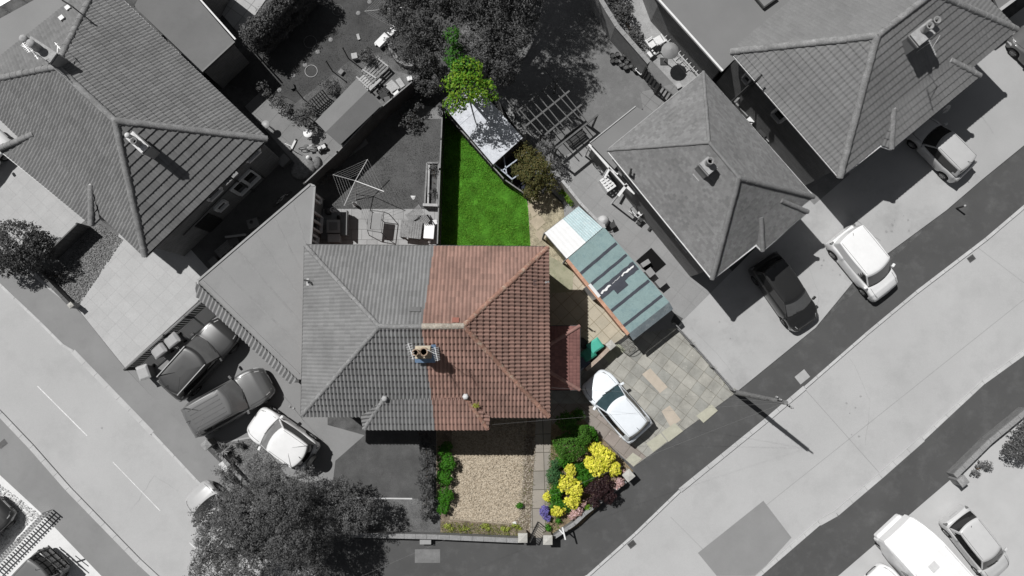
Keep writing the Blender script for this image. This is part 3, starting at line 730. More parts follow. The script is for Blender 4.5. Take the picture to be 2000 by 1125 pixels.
# ------------------------------------------------ flat-roofed side extension of the grey half
zf = 2.75
ext = thing('flat_roof_extension', 'grey felted flat-roof extension with a tiled skirt, joined to the left of the central pair', 'extension', P(540, 560, 0))
F_ = [P(387, 548, zf), P(606, 360, zf), P(615, 364, zf), P(607, 478, zf), P(626, 480, zf), P(620, 742, zf), P(582, 741, zf)]
wxm = a.x + 0.33
F_[4] = Vector((wxm - 0.003, F_[4].y, zf)); F_[5] = Vector((wxm - 0.003, F_[5].y, zf))
FELT = surf('felt_grey', 0.265, 0.07, 0.35, 0.05, 30, 0.9, 0.12, stain=0.22, stain_amt=0.5)
MB().prism(F_, zf - 0.12, zf).build('flat_roof', FELT, ext)
MB().prism([F_[0] + Vector((.25, -.1, 0)), F_[1] + Vector((.1, -.25, 0)), F_[2] + Vector((-.2, -.2, 0)), F_[3] + Vector((-.2, 0, 0)), F_[4], F_[5], F_[6] + Vector((-.1, .3, 0))], -0.05, zf - 0.12).build('wall', W_brick_g, ext)
k = MB()
for s, e in ((F_[0], F_[1]), (F_[1], F_[2]), (F_[2], F_[3])): k.bar(s + Vector((0, 0, 0.0)), e + Vector((0, 0, 0.0)), 0.10, 0.10)
k.build('edge_trim', surf('felt_edge', 0.33, 0.1, 2, 0.1, 30), ext)
k = MB(); k.bar(F_[0] + Vector((0.25, 0.0, 0.02)), F_[6] + Vector((.05, .28, 0.02)), 0.03, 0.05); k.build('felt_roll', surf('felt_edge2', 0.30, 0.1, 2, 0.1, 30), ext)
for i in range(1, 6):
    f_ = i / 6; a_ = F_[0].lerp(F_[1], f_); b_ = F_[6].lerp(F_[5], f_) if f_ > .75 else F_[6].lerp(F_[3], max(0, f_ - .02)); b_ = a_ + (F_[6] - F_[0]) * (1 - f_ * .15)
    b_.x = min(b_.x, wxm - .1); MB().bar(a_.lerp(b_, .03) + Vector((0, 0, .002)), a_.lerp(b_, .93) + Vector((0, 0, .002)), .09, .010).build('felt_lap', surf('felt_lap', .262, .12, 1.5, .1, 30, .9, .2), ext)
s0, s1 = P(384, 578, 2.2), P(573, 748, 2.2)
# skirt of tiles laid steeply below the flat roof edge
t0, t1 = F_[0] + Vector((0, 0, 0.02)), F_[6] + Vector((0, 0, 0.02))
sk = roof_obj('tiled_skirt', [(s0, s1, t1, t0)], [tilemat('tile_skirt', 0.30, 0.26, 0.8)], ext, cw=0.225, cl=0.9, th=0.03, pan=0.06)
nw = Vector((F_[2].x - 0.2, 0, 0)).x
k0, k1 = F_[2] + Vector((-.2, -.2, 0)), F_[3] + Vector((-.2, 0, 0))
dd = (k1 - k0).normalized(); on = Vector((-dd.y, dd.x, 0)); on = on if on.x > 0 else -on
for s, e in ((0.03, 0.13), (0.36, 0.66), (0.78, 1.0)):
    A = k0.lerp(k1, s); B = k0.lerp(k1, e); window(ext, A, B, 0.5 if s > .2 and s < .7 else 1.1, 2.3, on, W_white, GLASS, 1 if s < .2 else 2, 0.12, 0.11)

# ------------------------------------------------ north-west house
nwh = thing('semi_detached_house', 'large grey hip-roofed house in the top left corner with two chimneys', 'house', P(200, 250, 0))
A, B, C_, D_ = E(195, -42), E(522, 271), E(283, 501), E(-68, 166)
R0, R1 = P(110, 130, ZR), P(225, 236, ZR)
nb0, nb1 = PP(66, 262, (C_, D_, R0)) + Vector((0, 0, .04)), PP(178, 362, (C_, D_, R0)) + Vector((0, 0, .04))
rf = roof_obj('roof', [(A, B, R1, R0), (C_, D_, R0, R1), (B, C_, R1), (D_, A, R0)], [T_nw], nwh, cw=0.17, cl=0.36, th=0.05, pan=0.035)
for p, q in ((R0, R1), (R0, A), (R0, D_), (R1, B), (R1, C_)): ridge(rf, p + up, q + up, RD_grey, 0.15)
for p, q in ((nb0, E(-4, 292, 4.4)), (nb1, E(179, 440, 4.4))):
    ridge(rf, p, q + Vector((0, 0, .1)), RD_grey, 0.14); MB().lathe(p - Vector((0, 0, .12)), [(0.17, 0), (0.16, 0.08), (0.1, 0.13), (0.001, 0.14)], 6).build('mortar_cap', MATS['mortar_w2'], nwh)
bp = [E(62, 316), E(179, 440, 4.4), E(197, 444), E(60, 300)]
q1_ = E(196, 426); q2_ = E(20, 254)
by1, by0 = E(181, 441, 4.36), E(-6, 290, 4.36)
roof_obj('bay_roof', [(by1, by0, nb0, nb1), (q1_ + Vector((0, 0, .02)), by1, nb1)], [T_nw], nwh, cw=0.17, cl=0.36, th=0.05, pan=0.035)
gutter(nwh, [D_, C_, B], GUT_d); gutter(nwh, [B, A], GUT_w, 0.05); gutter(nwh, [by0, by1, q1_], W_pale, 0.035)
wl_ = walls(nwh, [A, B, C_, D_], 0.38, ZE, W_brick_g); soffit(nwh, [A, B, C_, D_], ZE, M_sof)
MB().prism(inset([by0, by1, q1_ + Vector((.5, .5, 0)), q2_ + Vector((.5, .5, 0))], 0.3), -0.05, 4.28).build('bay_wall', W_brick_g, nwh)
I_ = inset([A, B, C_, D_], 0.38); wb, wc = I_[1], I_[2]; wd = (wc - wb).normalized(); wn_ = Vector((wd.y, -wd.x)); wn_ = wn_ if wn_.x > 0 else -wn_
LW = (wc - wb).length
def onwall(s): return wb + wd * s
for s, e, z0, z1, n_ in ((1.35, 2.75, 0.95, 2.35, 2), (3.45, 4.05, 1.35, 1.95, 1), (2.95, 3.75, 3.15, 4.1, 1), (0.3, 1.1, 3.3, 4.1, 1)):
    window(nwh, onwall(s), onwall(e), z0, z1, wn_, W_white, GLASS, n_, 0.12, 0.13)
kd = MB(); s0_, e0_ = onwall(4.4), onwall(5.35)
kd.bar(Vector((*((s0_ + e0_) / 2 + wn_ * 0.03), 0.02)), Vector((*((s0_ + e0_) / 2 + wn_ * 0.03), 2.0)), (e0_ - s0_).length, 0.08); 
MB().prism([s0_, e0_, e0_ + wn_ * 0.06, s0_ + wn_ * 0.06], 0.02, 2.0).build('door', plain('door_black', 0.03, 0.4), nwh)
k = MB(); 
for s in (2.2,):
    q = onwall(s) + wn_ * 0.08; k.tube([(q.x, q.y, 0), (q.x, q.y, 4.2)], 0.045, 8)
q = onwall(2.2) + wn_ * .08; q2 = onwall(6.0) + wn_ * .08; k.tube([(q.x, q.y, 2.6), (q2.x, q2.y, 2.35)], 0.035, 6)
q = onwall(1.3) + wn_ * .08; q2 = onwall(1.3) + wn_ * .08; k.tube([(q.x, q.y, 2.5), (q.x, q.y, 0.2)], 0.04, 6)
k.build('drainpipe', GUT_d, nwh)
k = MB(); q = onwall(1.9) + wn_ * 0.4; k.box((q.x, q.y, 4.3), (0.34, 0.4, 0.12), math.atan2(wd.y, wd.x)); q = onwall(2.35) + wn_ * 0.42; k.box((q.x, q.y, 4.2), (0.4, 0.3, 0.12), math.atan2(wd.y, wd.x)); k.build('vent_box', plain('vent_g', .2, .7), nwh)
rr = math.atan2(wd.y, wd.x)
c1 = P(272, 280, 6.9); chimney(nwh, c1, 0.42, 0.95, 5.6, 7.05, math.radians(47), W_brick_g, [(0, 0.24, 0.11, 0.5, True), (0, -0.1, 0.15, 0.5, False)], POT_g, MATS['mortar_w'])
c2 = P(84, 100, 7.6); chimney(nwh, c2, 0.5, 1.35, 5.6, 7.75, math.radians(57), W_brick_g, [(0, 0.5, 0.16, 0.5, True), (0, 0.12, 0.17, 0.5, True)], POT_g, CAP_g)
ae = P(60, 98, 8.6); aerial(nwh, Vector((c2.x - .2, c2.y - .2, 7)), 8.7, P(44, 84, 8.7), P(58, 102, 8.7), 6, AER, 0.1); aerial(nwh, Vector((c2.x, c2.y - .3, 7)), 8.6, P(60, 97, 8.5), P(75, 116, 8.5), 4, AER, 0.06)
aerial(nwh, Vector((c2.x + .5, c2.y, 6.4)), 7.4, P(107, 83, 7.4), P(118, 96, 7.4), 2, AER, 0.06)
k = MB(); q = P(135, 8, 6.6); k.tube([Vector((q.x, q.y, 5)), q], .03, 6); k.bar(P(121, 0, 6.8), P(143, 14, 6.6), .07); k.build('flue_pipe', GUT_d, nwh)
for q in (P(122, 36, 5.2), P(134, 16, 4.9)): MB().box(q, (.23, .2, .12), .7).build('roof_vent', W_pale, nwh)
# its flat-roofed neighbours
fr = thing('flat_roof_extension', 'grey flat-roofed rear extension behind the top left house, beside its white gutter', 'extension', P(370, 60, 0))
zz = 2.9; FF = [P(262, 12, zz), P(300, -60, zz), P(420, -60, zz), P(388, 0, zz), P(459, 82, zz), P(393, 143, zz)]
MB().prism(FF, zz - 0.15, zz).build('flat_roof', surf('felt_mid', 0.165, 0.08, 0.6, 0.06, 30, 0.9, 0.12, stain=0.13, stain_amt=0.4), fr)
MB().prism(inset(FF, 0.15), -0.05, zz - 0.15).build('wall', W_brick_g, fr)
k = MB(); k.bar(FF[5], FF[4], 0.08, 0.16); k.build('gutter', GUT_d, fr)
k = MB(); k.bar(FF[3] + Vector((0.1, 0, .05)), FF[4] + Vector((0.05, 0.1, .05)), 0.08, 0.1); k.build('edge_trim', W_pale, fr)
fr2 = thing('flat_roof_extension', 'pale flat roof beyond the tall double chimney in the top left corner', 'extension', P(50, 30, 0))
zz = 4.0; FF = [P(-120, 250, zz), P(-90, 20, zz), P(20, -8, zz), P(66, -12, zz), P(152, -8, zz), P(165, -20, zz), P(90, 70, zz)]
FF = [P(-120, 60, zz), P(62, 2, zz), P(155, -60, zz), P(190, -30, zz), P(75, 75, zz), P(-90, 230, zz)]
MB().prism([P(-120, 95, zz), P(0, 36, zz), P(66, 0, zz), P(170, -60, zz), P(180, -40, zz), P(150, -5, zz), P(75, 62, zz), P(0, 130, zz), P(-90, 215, zz)], zz - 0.15, zz).build('flat_roof', surf('felt_pale2', 0.25, 0.06, 0.6, 0.06, 30, 0.9, 0.1), fr2)
MB().prism([P(-100, 105, zz), P(66, 20, zz), P(150, -30, zz), P(60, 62, zz), P(0, 115, zz)], -0.05, zz - .15).build('wall', W_brick_g, fr2)
fr3 = thing('pale_rooflight_canopy', 'white glazed canopy corner cut by the top left edge of the photo', 'canopy', P(10, 0, 0))
k = MB(); q = [P(-60, 60, 2.4), P(-60, -60, 2.4), P(60, -60, 2.4), P(34, -8, 2.4), P(0, 12, 2.4)]; k.prism(q, 2.34, 2.4); k.build('sheet', W_white, fr3)
for v in (q[0], q[3], q[4]): MB().tube([(v.x, v.y, 0), (v.x, v.y, 2.34)], 0.04, 6).build('post', W_white, fr3)

# ------------------------------------------------ east house, smooth plain tiles
eh = thing('detached_house', 'square hip-roofed house with smooth plain tiles and one small chimney, right of the pergola', 'house', P(1390, 350, 0))
a, b, c, d = E(1374, 140), E(1589, 384), E(1391, 545), E(1186, 293)
r0, r1 = P(1385, 278, ZR), P(1443, 347, ZR)
rf = roof_obj('roof', [(b, a, r0, r1), (d, c, r1, r0), (a, d, r0)], [T_e], eh, cw=0.165, cl=0.125, th=0.018, pan=0, jit=0.005)
roof_obj('front_slope', [(c, b, r1)], [T_e], eh, cw=0.165, cl=0.125, th=0.035, pan=0, jit=0.004)
SMO = surf('ridge_smooth', 0.20, 0.12, 2, 0.12, 18, 0.95, 0.4, stain=0.27, stain_amt=0.7)
for p, q in ((r0, r1), (r0, a), (r0, d)): ridge(rf, p + up * .3, q + up * .3, SMO, 0.08, -0.02, 0.3)
for p, q in ((r1, b), (r1, c)): ridge(rf, p + up * .3, q + up * .3, SMO, 0.12, 0.0, 0.15)
e1, e2, e3, e4 = E(1477, 478), E(1489, 490, 4.36), E(1577, 414, 4.36), E(1563, 403)
h1, h2 = PP(1486, 425, (c, b, r1)) + Vector((0, 0, .03)), PP(1525, 392, (c, b, r1)) + Vector((0, 0, .03))
roof_obj('bay_roof', [(e2, e3, h2, h1), (e1 + up, e2, h1), (e3, e4 + up, h2)], [T_e], eh, cw=0.165, cl=0.12, th=0.025, pan=0)
ridge(rf, h1 + up * .5, e2 + up, SMO, 0.11, 0, 0.15); ridge(rf, h2 + up * .5, e3 + up, SMO, 0.11, 0, 0.15)
gutter(eh, [a, b], GUT_w, 0.045); gutter(eh, [b, e4, e3, e2, e1, c], GUT_w, 0.05); gutter(eh, [c, d], GUT_w, 0.045); gutter(eh, [d, a], W_pale, 0.035)
walls(eh, [a, b, c, d], 0.35, ZE, W_brick_g); soffit(eh, [a, b, c, d], ZE, M_sof)
MB().prism(inset([e1 + Vector((-.4, .4, 0)), e2, e3, e4 + Vector((-.4, .4, 0))], 0.28), -0.05, 4.28).build('bay_wall', W_brick_g, eh)
c3 = P(1381, 326, 6.9); chimney(eh, c3, 0.5, 0.62, 5.6, 7.1, math.radians(40), W_brick_g, [(0.05, 0.1, 0.16, 0.45, False)], POT_g, CAP_g)
k = MB(); q = P(1361, 345, 5.95); k.box(q, (0.42, 0.25, 0.12), math.radians(-48), tilt=(0, 0, 0)); k.build('flashing', CAP_g, eh)
k = MB(); q = P(1232, 338, 4.95); k.tube([Vector((q.x, q.y, 4.6)), q, q + Vector((.0, .18, .12))], .06, 8); k.build('flue_pipe', GUT_d, eh)
# SW wall windows of the east house
I_ = inset([a, b, c, d], 0.35); w0, w1 = I_[3], I_[2]; wd = (w1 - w0).normalized(); wn_ = Vector((wd.y, -wd.x)); wn_ = wn_ if wn_.x < 0 else -wn_
for s, e, z0, z1 in ((1.0, 2.2, 2.9, 3.9), (5.0, 5.9, 3.0, 3.9)): window(eh, w0 + wd * s, w0 + wd * e, z0, z1, wn_, W_pale, GLASS)
# rear flat extension of the east house
er = thing('flat_roof_extension', 'narrow grey flat-roofed rear strip between the east house and its paved garden', 'extension', P(1200, 260, 0))
zz = 2.7; w = [P(1152, 279, zz), P(1241, 208, zz), P(1290, 232, zz), P(1200, 330, zz)]
MB().prism(w, zz - .12, zz).build('flat_roof', surf('felt_e', 0.21, 0.06, 0.6, 0.06, 30, 0.9, 0.1), er); MB().prism(inset(w, 0.15), -0.05, zz - .12).build('wall', W_brick_g, er)
k = MB(); k.bar(w[0], w[1], 0.05, 0.1); k.build('edge_trim', W_pale, er)
# side porch roof of the east house in front (pale flat canopy along its left wall)

# ------------------------------------------------ north-east house
ne = thing('semi_detached_house', 'large grey hip-roofed house in the top right corner with twin chimney pots', 'house', P(1750, 120, 0))
a, b, c, d = E(1427, 101), E(1640, 347), E(1986, 57), E(1760, -178)
R0, R1 = P(1713, 70, ZR), P(1823, -15, ZR)
rf = roof_obj('roof', [(b, c, R1, R0), (a, b, R0), (d, a, R0, R1), (c, d, R1)], [T_ne], ne, cw=0.2, cl=0.36, th=0.045, pan=0.02)
for p, q, rr_ in ((R0, R1, .15), (R0, a, .17), (R0, b, .17), (R1, c, .16), (R1, d, .15)): ridge(rf, p + up * .6, q + up * .6, RD_grey, rr_)
f1, f2, f3, f4 = E(1720, 284), E(1741, 291, 4.36), E(1914, 148, 4.36), E(1898, 130)
h1, h2 = PP(1745, 213, (b, c, R1)) + Vector((0, 0, .04)), PP(1856, 117, (b, c, R1)) + Vector((0, 0, .04))
roof_obj('bay_roof', [(f2, f3, h2, h1), (f1 + up, f2, h1), (f3, f4 + up, h2)], [T_ne], ne, cw=0.2, cl=0.36, th=0.045, pan=0.02)
ridge(rf, h1, f2 + up, RD_grey, 0.14); ridge(rf, h2, f3 + up, RD_grey, 0.14)
for q in (h1, h2): MB().lathe(q - Vector((0, 0, .1)), [(0.17, 0), (0.16, 0.08), (0.1, 0.13), (0.001, 0.14)], 6).build('mortar_cap', MATS['mortar_w2'], ne)
gutter(ne, [a, b], GUT_w, 0.045); gutter(ne, [b, f1, f2, f2.lerp(f3, .42)], GUT_w, 0.05); gutter(ne, [f2.lerp(f3, .42), f3, f4, c, d], GUT_d, 0.05)
walls(ne, [a, b, c, d], 0.36, ZE, W_brick_g); soffit(ne, [a, b, c, d], ZE, M_sof)
MB().prism(inset([f1 + Vector((-.4, .4, 0)), f2, f3, f4 + Vector((-.4, .4, 0))], 0.28), -0.05, 4.28).build('bay_wall', W_brick_g, ne)
c4 = P(1800, 68, 7.0); chimney(ne, c4, 0.62, 1.2, 5.3, 7.25, math.radians(-52), W_brick_g, [(-0.1, 0.0, 0.17, 0.55, False), (-0.1, 0.42, 0.17, 0.55, False)], POT_g, CAP_g)
aerial(ne, Vector((c4.x + .3, c4.y - .4, 6)), 7.9, P(1814, 78, 7.9), P(1828, 108, 7.9), 7, W_pale, 0.06)
I_ = inset([a, b, c, d], 0.36); w0, w1 = I_[0], I_[1]; wd = (w1 - w0).normalized(); wn_ = Vector((wd.y, -wd.x)); wn_ = wn_ if wn_.x < 0 else -wn_
for s, e, z0, z1 in ((3.2, 3.8, 2.9, 3.9), (0.9, 1.3, 3.0, 3.6)): window(ne, w0 + wd * s, w0 + wd * e, z0, z1, wn_, W_pale, GLASS, 1, 0.12, 0.12)
k = MB()
q = w0 + wd * 1.4 + wn_ * .12; k.tube([(q.x, q.y, 1.4), (q.x, q.y, 3.7)], .06, 8); k.tube([(q.x, q.y, 3.7), (q.x + wn_.x * .9, q.y + wn_.y * .9, 1.6)], .04, 8); k.build('drainpipe', GUT_d, ne)
k = MB(); q = P(1483, 152, 5.3); k.tube([Vector((q.x, q.y, 4.7)), q, q + Vector((.1, .12, .1))], .06, 8); k.build('soil_pipe', GUT_d, ne)
# satellite dish on the eave
sd_ = MB(); q = P(1849, 213, 3.9); M3 = Euler((math.radians(58), 0, math.radians(25))).to_matrix(); V = []
for rr_, zz in ((0.0, 0.05), (0.14, 0.035), (0.25, 0.0)):
    for k_ in range(14): V.append(q + M3 @ Vector((rr_ * math.cos(k_ / 14 * 6.2832) * .88, rr_ * math.sin(k_ / 14 * 6.2832), -zz)))
sd_.add(V, [(i * 14 + j, i * 14 + (j + 1) % 14, (i + 1) * 14 + (j + 1) % 14, (i + 1) * 14 + j) for i in range(2) for j in range(14)], 0, None, True)
sd_.bar(q, P(1836, 205, 4.0), 0.03); sd_.bar(q, q + Vector((-.3, -.25, -.1)), 0.025); sd_.build('satellite_dish', surf('dish_grey', 0.3, 0.1, 4, .1, 30), ne)
# flat roofs north of it
nf = thing('flat_roof_extension', 'wide smooth flat roof with a white edge trim, at the top right between the yards', 'extension', P(1400, 20, 0))
zz = 2.9; w = [P(1282, -5, zz), P(1255, -60, zz), P(1700, -60, zz), P(1560, -10, zz), P(1500, 60, zz), P(1446, 110, zz), P(1432, 118, zz), P(1411, 139, zz)]
MB().prism(w, zz - .15, zz).build('flat_roof', surf('felt_n', 0.20, 0.06, 0.5, 0.06, 30, 0.9, 0.12), nf); MB().prism([P(1292, -5, zz), P(1275, -50, zz), P(1690, -50, zz), P(1560, -20, zz), P(1450, 90, zz), P(1412, 128, zz)], -0.05, zz - .15).build('wall', W_brick_g, nf)
k = MB(); k.bar(w[0], w[7], 0.10, 0.14); k.build('edge_trim', GUT_w, nf)
k = MB(); q = [P(1472, -8, 3.1), P(1492, 16, 3.1), P(1520, -4, 3.1), P(1500, -30, 3.1)]; k.prism(q, 2.9, 3.12); k.build('rooflight', GUT_d, nf)
MB().prism(inset(q, .06), 3.12, 3.135).build('pane', surf('rooflight_pane', 0.22, .05, 1, .05, 10, .3), nf)
ng = thing('outbuilding', 'pale-edged low roof cut by the top right corner behind the north-east house', 'outbuilding', P(1960, 0, 0))
zz = 2.6; w = [P(1925, -40, zz), P(1952, 20, zz), P(1990, -10, zz), P(2060, -60, zz)]
MB().prism(w, zz - .12, zz).build('flat_roof', surf('felt_x', 0.17, 0.06, 0.6, 0.06, 30), ng); MB().prism(inset(w, .12), -.05, zz - .12).build('wall', W_brick_g, ng)
k = MB(); k.bar(w[1], w[3], .16, .14); k.build('edge_trim', W_pale, ng)
# ---------------------------------------------------------------- vehicles
TYRE = plain('tyre', 0.025, 0.85, 0.2); RIM = plain('rim', 0.42, 0.3, 0.5, 0.6); RIM_d = plain('rim_dark', 0.18, 0.35, 0.5, 0.6)
TRIM = plain('black_trim', 0.03, 0.6, 0.3); LAMP_W = plain('lamp_clear', 0.55, 0.12, 0.6); LAMP_R = plain('lamp_grey', 0.16, 0.15, 0.6)
PLATE = plain('plate', 0.5, 0.5, 0.3)
def interp(tab, x):
    if x <= tab[0][0]: return tab[0][1]
    for (x0, y0), (x1, y1) in zip(tab[:-1], tab[1:]):
        if x <= x1:
            t = (x - x0) / (x1 - x0); t = t * t * (3 - 2 * t) * 0.5 + t * 0.5
            return lerp(y0, y1, t)
    return tab[-1][1]
def wheel(parent, x, y, r, w, rimm):
    s = 1 if y > 0 else -1
    o = MB()
    def lath(mbx, prof, seg=20):
        V = []
        for rr, yy in prof:
            for k in range(seg): a = 2 * math.pi * k / seg; V.append((x + rr * math.cos(a), y + s * yy, r + rr * math.sin(a)))
        n = len(prof); F = []
        for i in range(n - 1):
            for k in range(seg):
                q = (i * seg + k, i * seg + (k + 1) % seg, (i + 1) * seg + (k + 1) % seg, (i + 1) * seg + k)
                F.append(q if s < 0 else q[::-1])
        mbx.add(V, F, 0, None, True)
    lath(o, [(r * .55, -w), (r * .93, -w), (r, -w * .8), (r, -w * .15), (r * .95, 0), (r * .66, 0.004), (r * .64, -.03)])
    wo = o.build('wheel', TYRE, parent, local=True)
    h = MB(); lath(h, [(r * .65, -.02), (r * .60, -.005), (r * .56, -.05), (r * .2, -.055), (.001, -.055)])
    for k in range(7):
        a = 2 * math.pi * k / 7
        h.bar((x + .1 * r * math.cos(a), y + s * -.012, r + .1 * r * math.sin(a)), (x + .6 * r * math.cos(a), y + s * -.012, r + .6 * r * math.sin(a)), 0.05 * r / .3, 0.02)
    h.build('rim', rimm, wo, local=True)
    return wo

STY = {
 'hatch': dict(H=1.46, top=[(-.5, .80), (-.47, .90), (-.3, .95), (.1, .94), (.22, .93), (.36, .84), (.45, .73), (.49, .60), (.5, .52)], g0=(-.465, .245), g1=(-.41, .075), gw=.79, win=[(-.33, -.10), (-.07, .20)], r=.31),
 'mini': dict(H=1.55, top=[(-.5, .85), (-.47, .95), (-.3, .98), (.2, .97), (.30, .93), (.42, .82), (.48, .66), (.5, .55)], g0=(-.46, .29), g1=(-.40, .12), gw=.84, win=[(-.34, -.16), (-.12, .21)], r=.30),
 'suv': dict(H=1.74, top=[(-.5, .92), (-.47, 1.06), (-.3, 1.10), (.12, 1.08), (.24, 1.06), (.38, 1.0), (.46, .86), (.49, .70), (.5, .6)], g0=(-.47, .225), g1=(-.43, .07), gw=.86, win=[(-.40, -.22), (-.19, -.02), (.01, .19)], r=.37),
 'mpv': dict(H=1.6, top=[(-.5, .85), (-.46, 1.0), (-.3, 1.03), (.15, 1.02), (.28, .99), (.39, .86), (.46, .74), (.49, .62), (.5, .55)], g0=(-.46, .30), g1=(-.40, .11), gw=.83, win=[(-.37, -.19), (-.16, .02), (.05, .24)], r=.32),
 'van': dict(H=1.84, top=[(-.5, 1.0), (-.48, 1.08), (-.3, 1.12), (.15, 1.10), (.27, 1.06), (.38, .95), (.46, .80), (.49, .64), (.5, .55)], g0=(-.488, .295), g1=(-.472, .13), gw=.95, win=[(.05, .24)], r=.31, van=True),
 'box4x4': dict(H=1.95, top=[(-.5, 1.0), (-.49, 1.1), (-.3, 1.14), (.2, 1.12), (.3, 1.10), (.44, 1.05), (.48, .9), (.5, .7)], g0=(-.485, .24), g1=(-.47, .16), gw=.88, win=[(-.42, -.2), (-.16, .2)], r=.38),
}
Gl_d = plain('car_glass_dark', .02, .06, .7, 0, .05)
def car(name, label, cat, front, rear, W, style, paint, glass, rims=None, group='vehicles parked on the driveways', zpx=0.55, L=None, centre=None, rails=False, ribs=0, spare=False, rearwin=True, sunroof=False, aerial_=True):
    S = STY[style]; H = S['H']; a, b = P(*front, zpx), P(*rear, zpx)
    rot = math.atan2(a.y - b.y, a.x - b.x); c = (a + b) / 2; L = L or (a - b).length
    if centre: c = P(*centre, 0.0)
    root = thing(name, label, cat, (c.x, c.y, 0.032), rot, group)
    rims = rims or RIM; rw = S['r']; ra = rw + 0.055
    xf, xr = L * .5 - .80 * L / 4.2, -L * .5 + .74 * L / 4.2
    xs = sorted(set([round(L * (-.5 + i / 26), 3) for i in range(27)] + [L * q for q in (-.495, -.485, -.47, .47, .485, .495)] + [round(w_ + ra * math.cos(math.pi * k / 10), 4) for w_ in (xf, xr) for k in range(11)]))
    zs0 = 0.20 if style not in ('suv', 'box4x4') else 0.28
    body = MB(); V = []; npt = 0
    def half(x):
        tf = min(1, (L / 2 - x) / {'van': .6, 'box4x4': .4, 'suv': .95, 'hatch': .7}.get(style, .7)); tr = min(1, (x + L / 2) / (.6 if style == 'suv' else .42))
        boxy = {'van': .8, 'box4x4': .95}.get(style, .60)
        ff = lerp(boxy, 1, max(0, 1 - (1 - tf) ** 2.3) ** .55); fr_ = lerp(.70 if style == 'suv' else .82, 1, math.sqrt(max(0, 1 - (1 - tr) ** 2)))
        return W / 2 * min(ff, 1) * fr_
    for x in xs:
        w = half(x); zt = interp(S['top'], x / L)
        zo = zs0 + 0.02
        for w_ in (xf, xr):
            dx = abs(x - w_)
            if dx < ra + 1e-3: zo = max(zo, rw + math.sqrt(max(0, ra * ra - dx * dx)))
        end = 0.10 * (1 - min(1, min(L / 2 - x, x + L / 2) / .12))
        zb = zs0 + end; zo = min(max(zo, zb), zt - .16); sh = zt - zo
        pts = [(0, zb), (.70 * w, zb), (.72 * w, zo), (.965 * w, zo), (1.0 * w, zo + .12 * sh), (1.0 * w, zo + .5 * sh), (.985 * w, zo + .72 * sh), (.955 * w, zo + .86 * sh), (.88 * w, zo + .95 * sh), (.72 * w, zt), (.45 * w, zt + .022), (.0, zt + .035)]
        ring = [(x, y, z) for y, z in pts] + [(x, -y, z) for y, z in pts[-2:0:-1]]
        npt = len(ring); V += ring
    F = []
    for i in range(len(xs) - 1):
        for k in range(npt): F.append((i * npt + k, (i + 1) * npt + k, (i + 1) * npt + (k + 1) % npt, i * npt + (k + 1) % npt))
    body.add(V, F, 0, None, True)
    body.add(V[:npt], [tuple(range(npt))], 0); body.add(V[-npt:], [tuple(range(npt - 1, -1, -1))], 0)
    # cabin
    xb0, xb1 = S['g0'][0] * L, S['g0'][1] * L; xt0, xt1 = S['g1'][0] * L, S['g1'][1] * L
    zb = interp(S['top'], 0) - .03; wb, wt = W / 2 * .93, W / 2 * S['gw']; wt = min(wt, W / 2 * .93)
    if not S.get('van'): wt = W / 2 * S['gw'] * .93
    bf = S.get('bow', .17) * W / 1.75; br = .22 if style == 'suv' else .10; lev = [0, .07, .3, .6, .88, .95, 1.0]; rings = []
    OUT = [('F', lerp(-.91, .91, j / 10)) for j in range(11)] + [('C', 1)] + [('S', 1, j / 15) for j in range(16)] + [('K', 1)] + [('R', lerp(.90, -.90, j / 8)) for j in range(9)] + [('K', -1)] + [('S', -1, 1 - j / 15) for j in range(16)] + [('C', -1)]
    N = len(OUT)
    for t in lev:
        z = lerp(zb, H - .05, t); x0, x1 = lerp(xb0, xt0, t ** 1.2), lerp(xb1, xt1, t ** 1.03); ww = lerp(wb, wt, t ** 1.1); rg = []
        for o_ in OUT:
            k_ = o_[0]
            if k_ == 'F': q_ = (x1 - bf * o_[1] ** 2, o_[1] * ww)
            elif k_ == 'C': q_ = (x1 - bf * 1.1, o_[1] * ww * .965)
            elif k_ == 'S': xx = lerp(x1 - bf * 1.25 - .04, x0 + .13, o_[2]); q_ = (xx, o_[1] * ww * (1 - .05 * (2 * o_[2] - 1) ** 2 - .03 * max(0, o_[2] - .7)))
            elif k_ == 'K': q_ = (x0 + br * 1.1, o_[1] * ww * .93)
            else: q_ = (x0 + br * o_[1] ** 2, o_[1] * ww)
            rg.append((q_[0], q_[1], z))
        rings.append(rg)
    for sc_, dz in ((.96, .022), (.86, .036), (.6, .046), (.25, .05)):
        cx = (xt0 + xt1) / 2; rings.append([(cx + (p[0] - cx) * sc_, p[1] * sc_, H - .05 + dz) for p in rings[6]])
    V = [p for rg in rings for p in rg]; G = {}; FB, FT = [], []
    for i in range(len(rings) - 1):
        for k in range(N):
            q = (i * N + k, i * N + (k + 1) % N, (i + 1) * N + (k + 1) % N, (i + 1) * N + k); ka, kb = OUT[k][0], OUT[(k + 1) % N][0]
            xm = sum(V[j][0] for j in q) / 4; key = None
            if 1 <= i <= 3:
                if ka == kb == 'F': key = ('windscreen', 0)
                elif ka == kb == 'R': key = ('rear_window', 0) if rearwin and not S.get('van') else None
                elif ka == kb == 'S':
                    for wi, (w0, w1) in enumerate(S['win']):
                        if (w0 - .015) * L < xm < (w1 + .02) * L: key = ('side_window', wi * 2 + (V[q[0]][1] > 0))
            if (i == 0 and ka in 'FC' and kb in 'FC') or (i == 0 and not S.get('van')): FT.append(q)
            elif key: G.setdefault(key, []).append(q)
            else: FB.append(q)
    body.add(V, FB, 0, None, True); body.add(V[-N:], [tuple(range(N))], 0)
    body.build('body', paint, root, local=True)
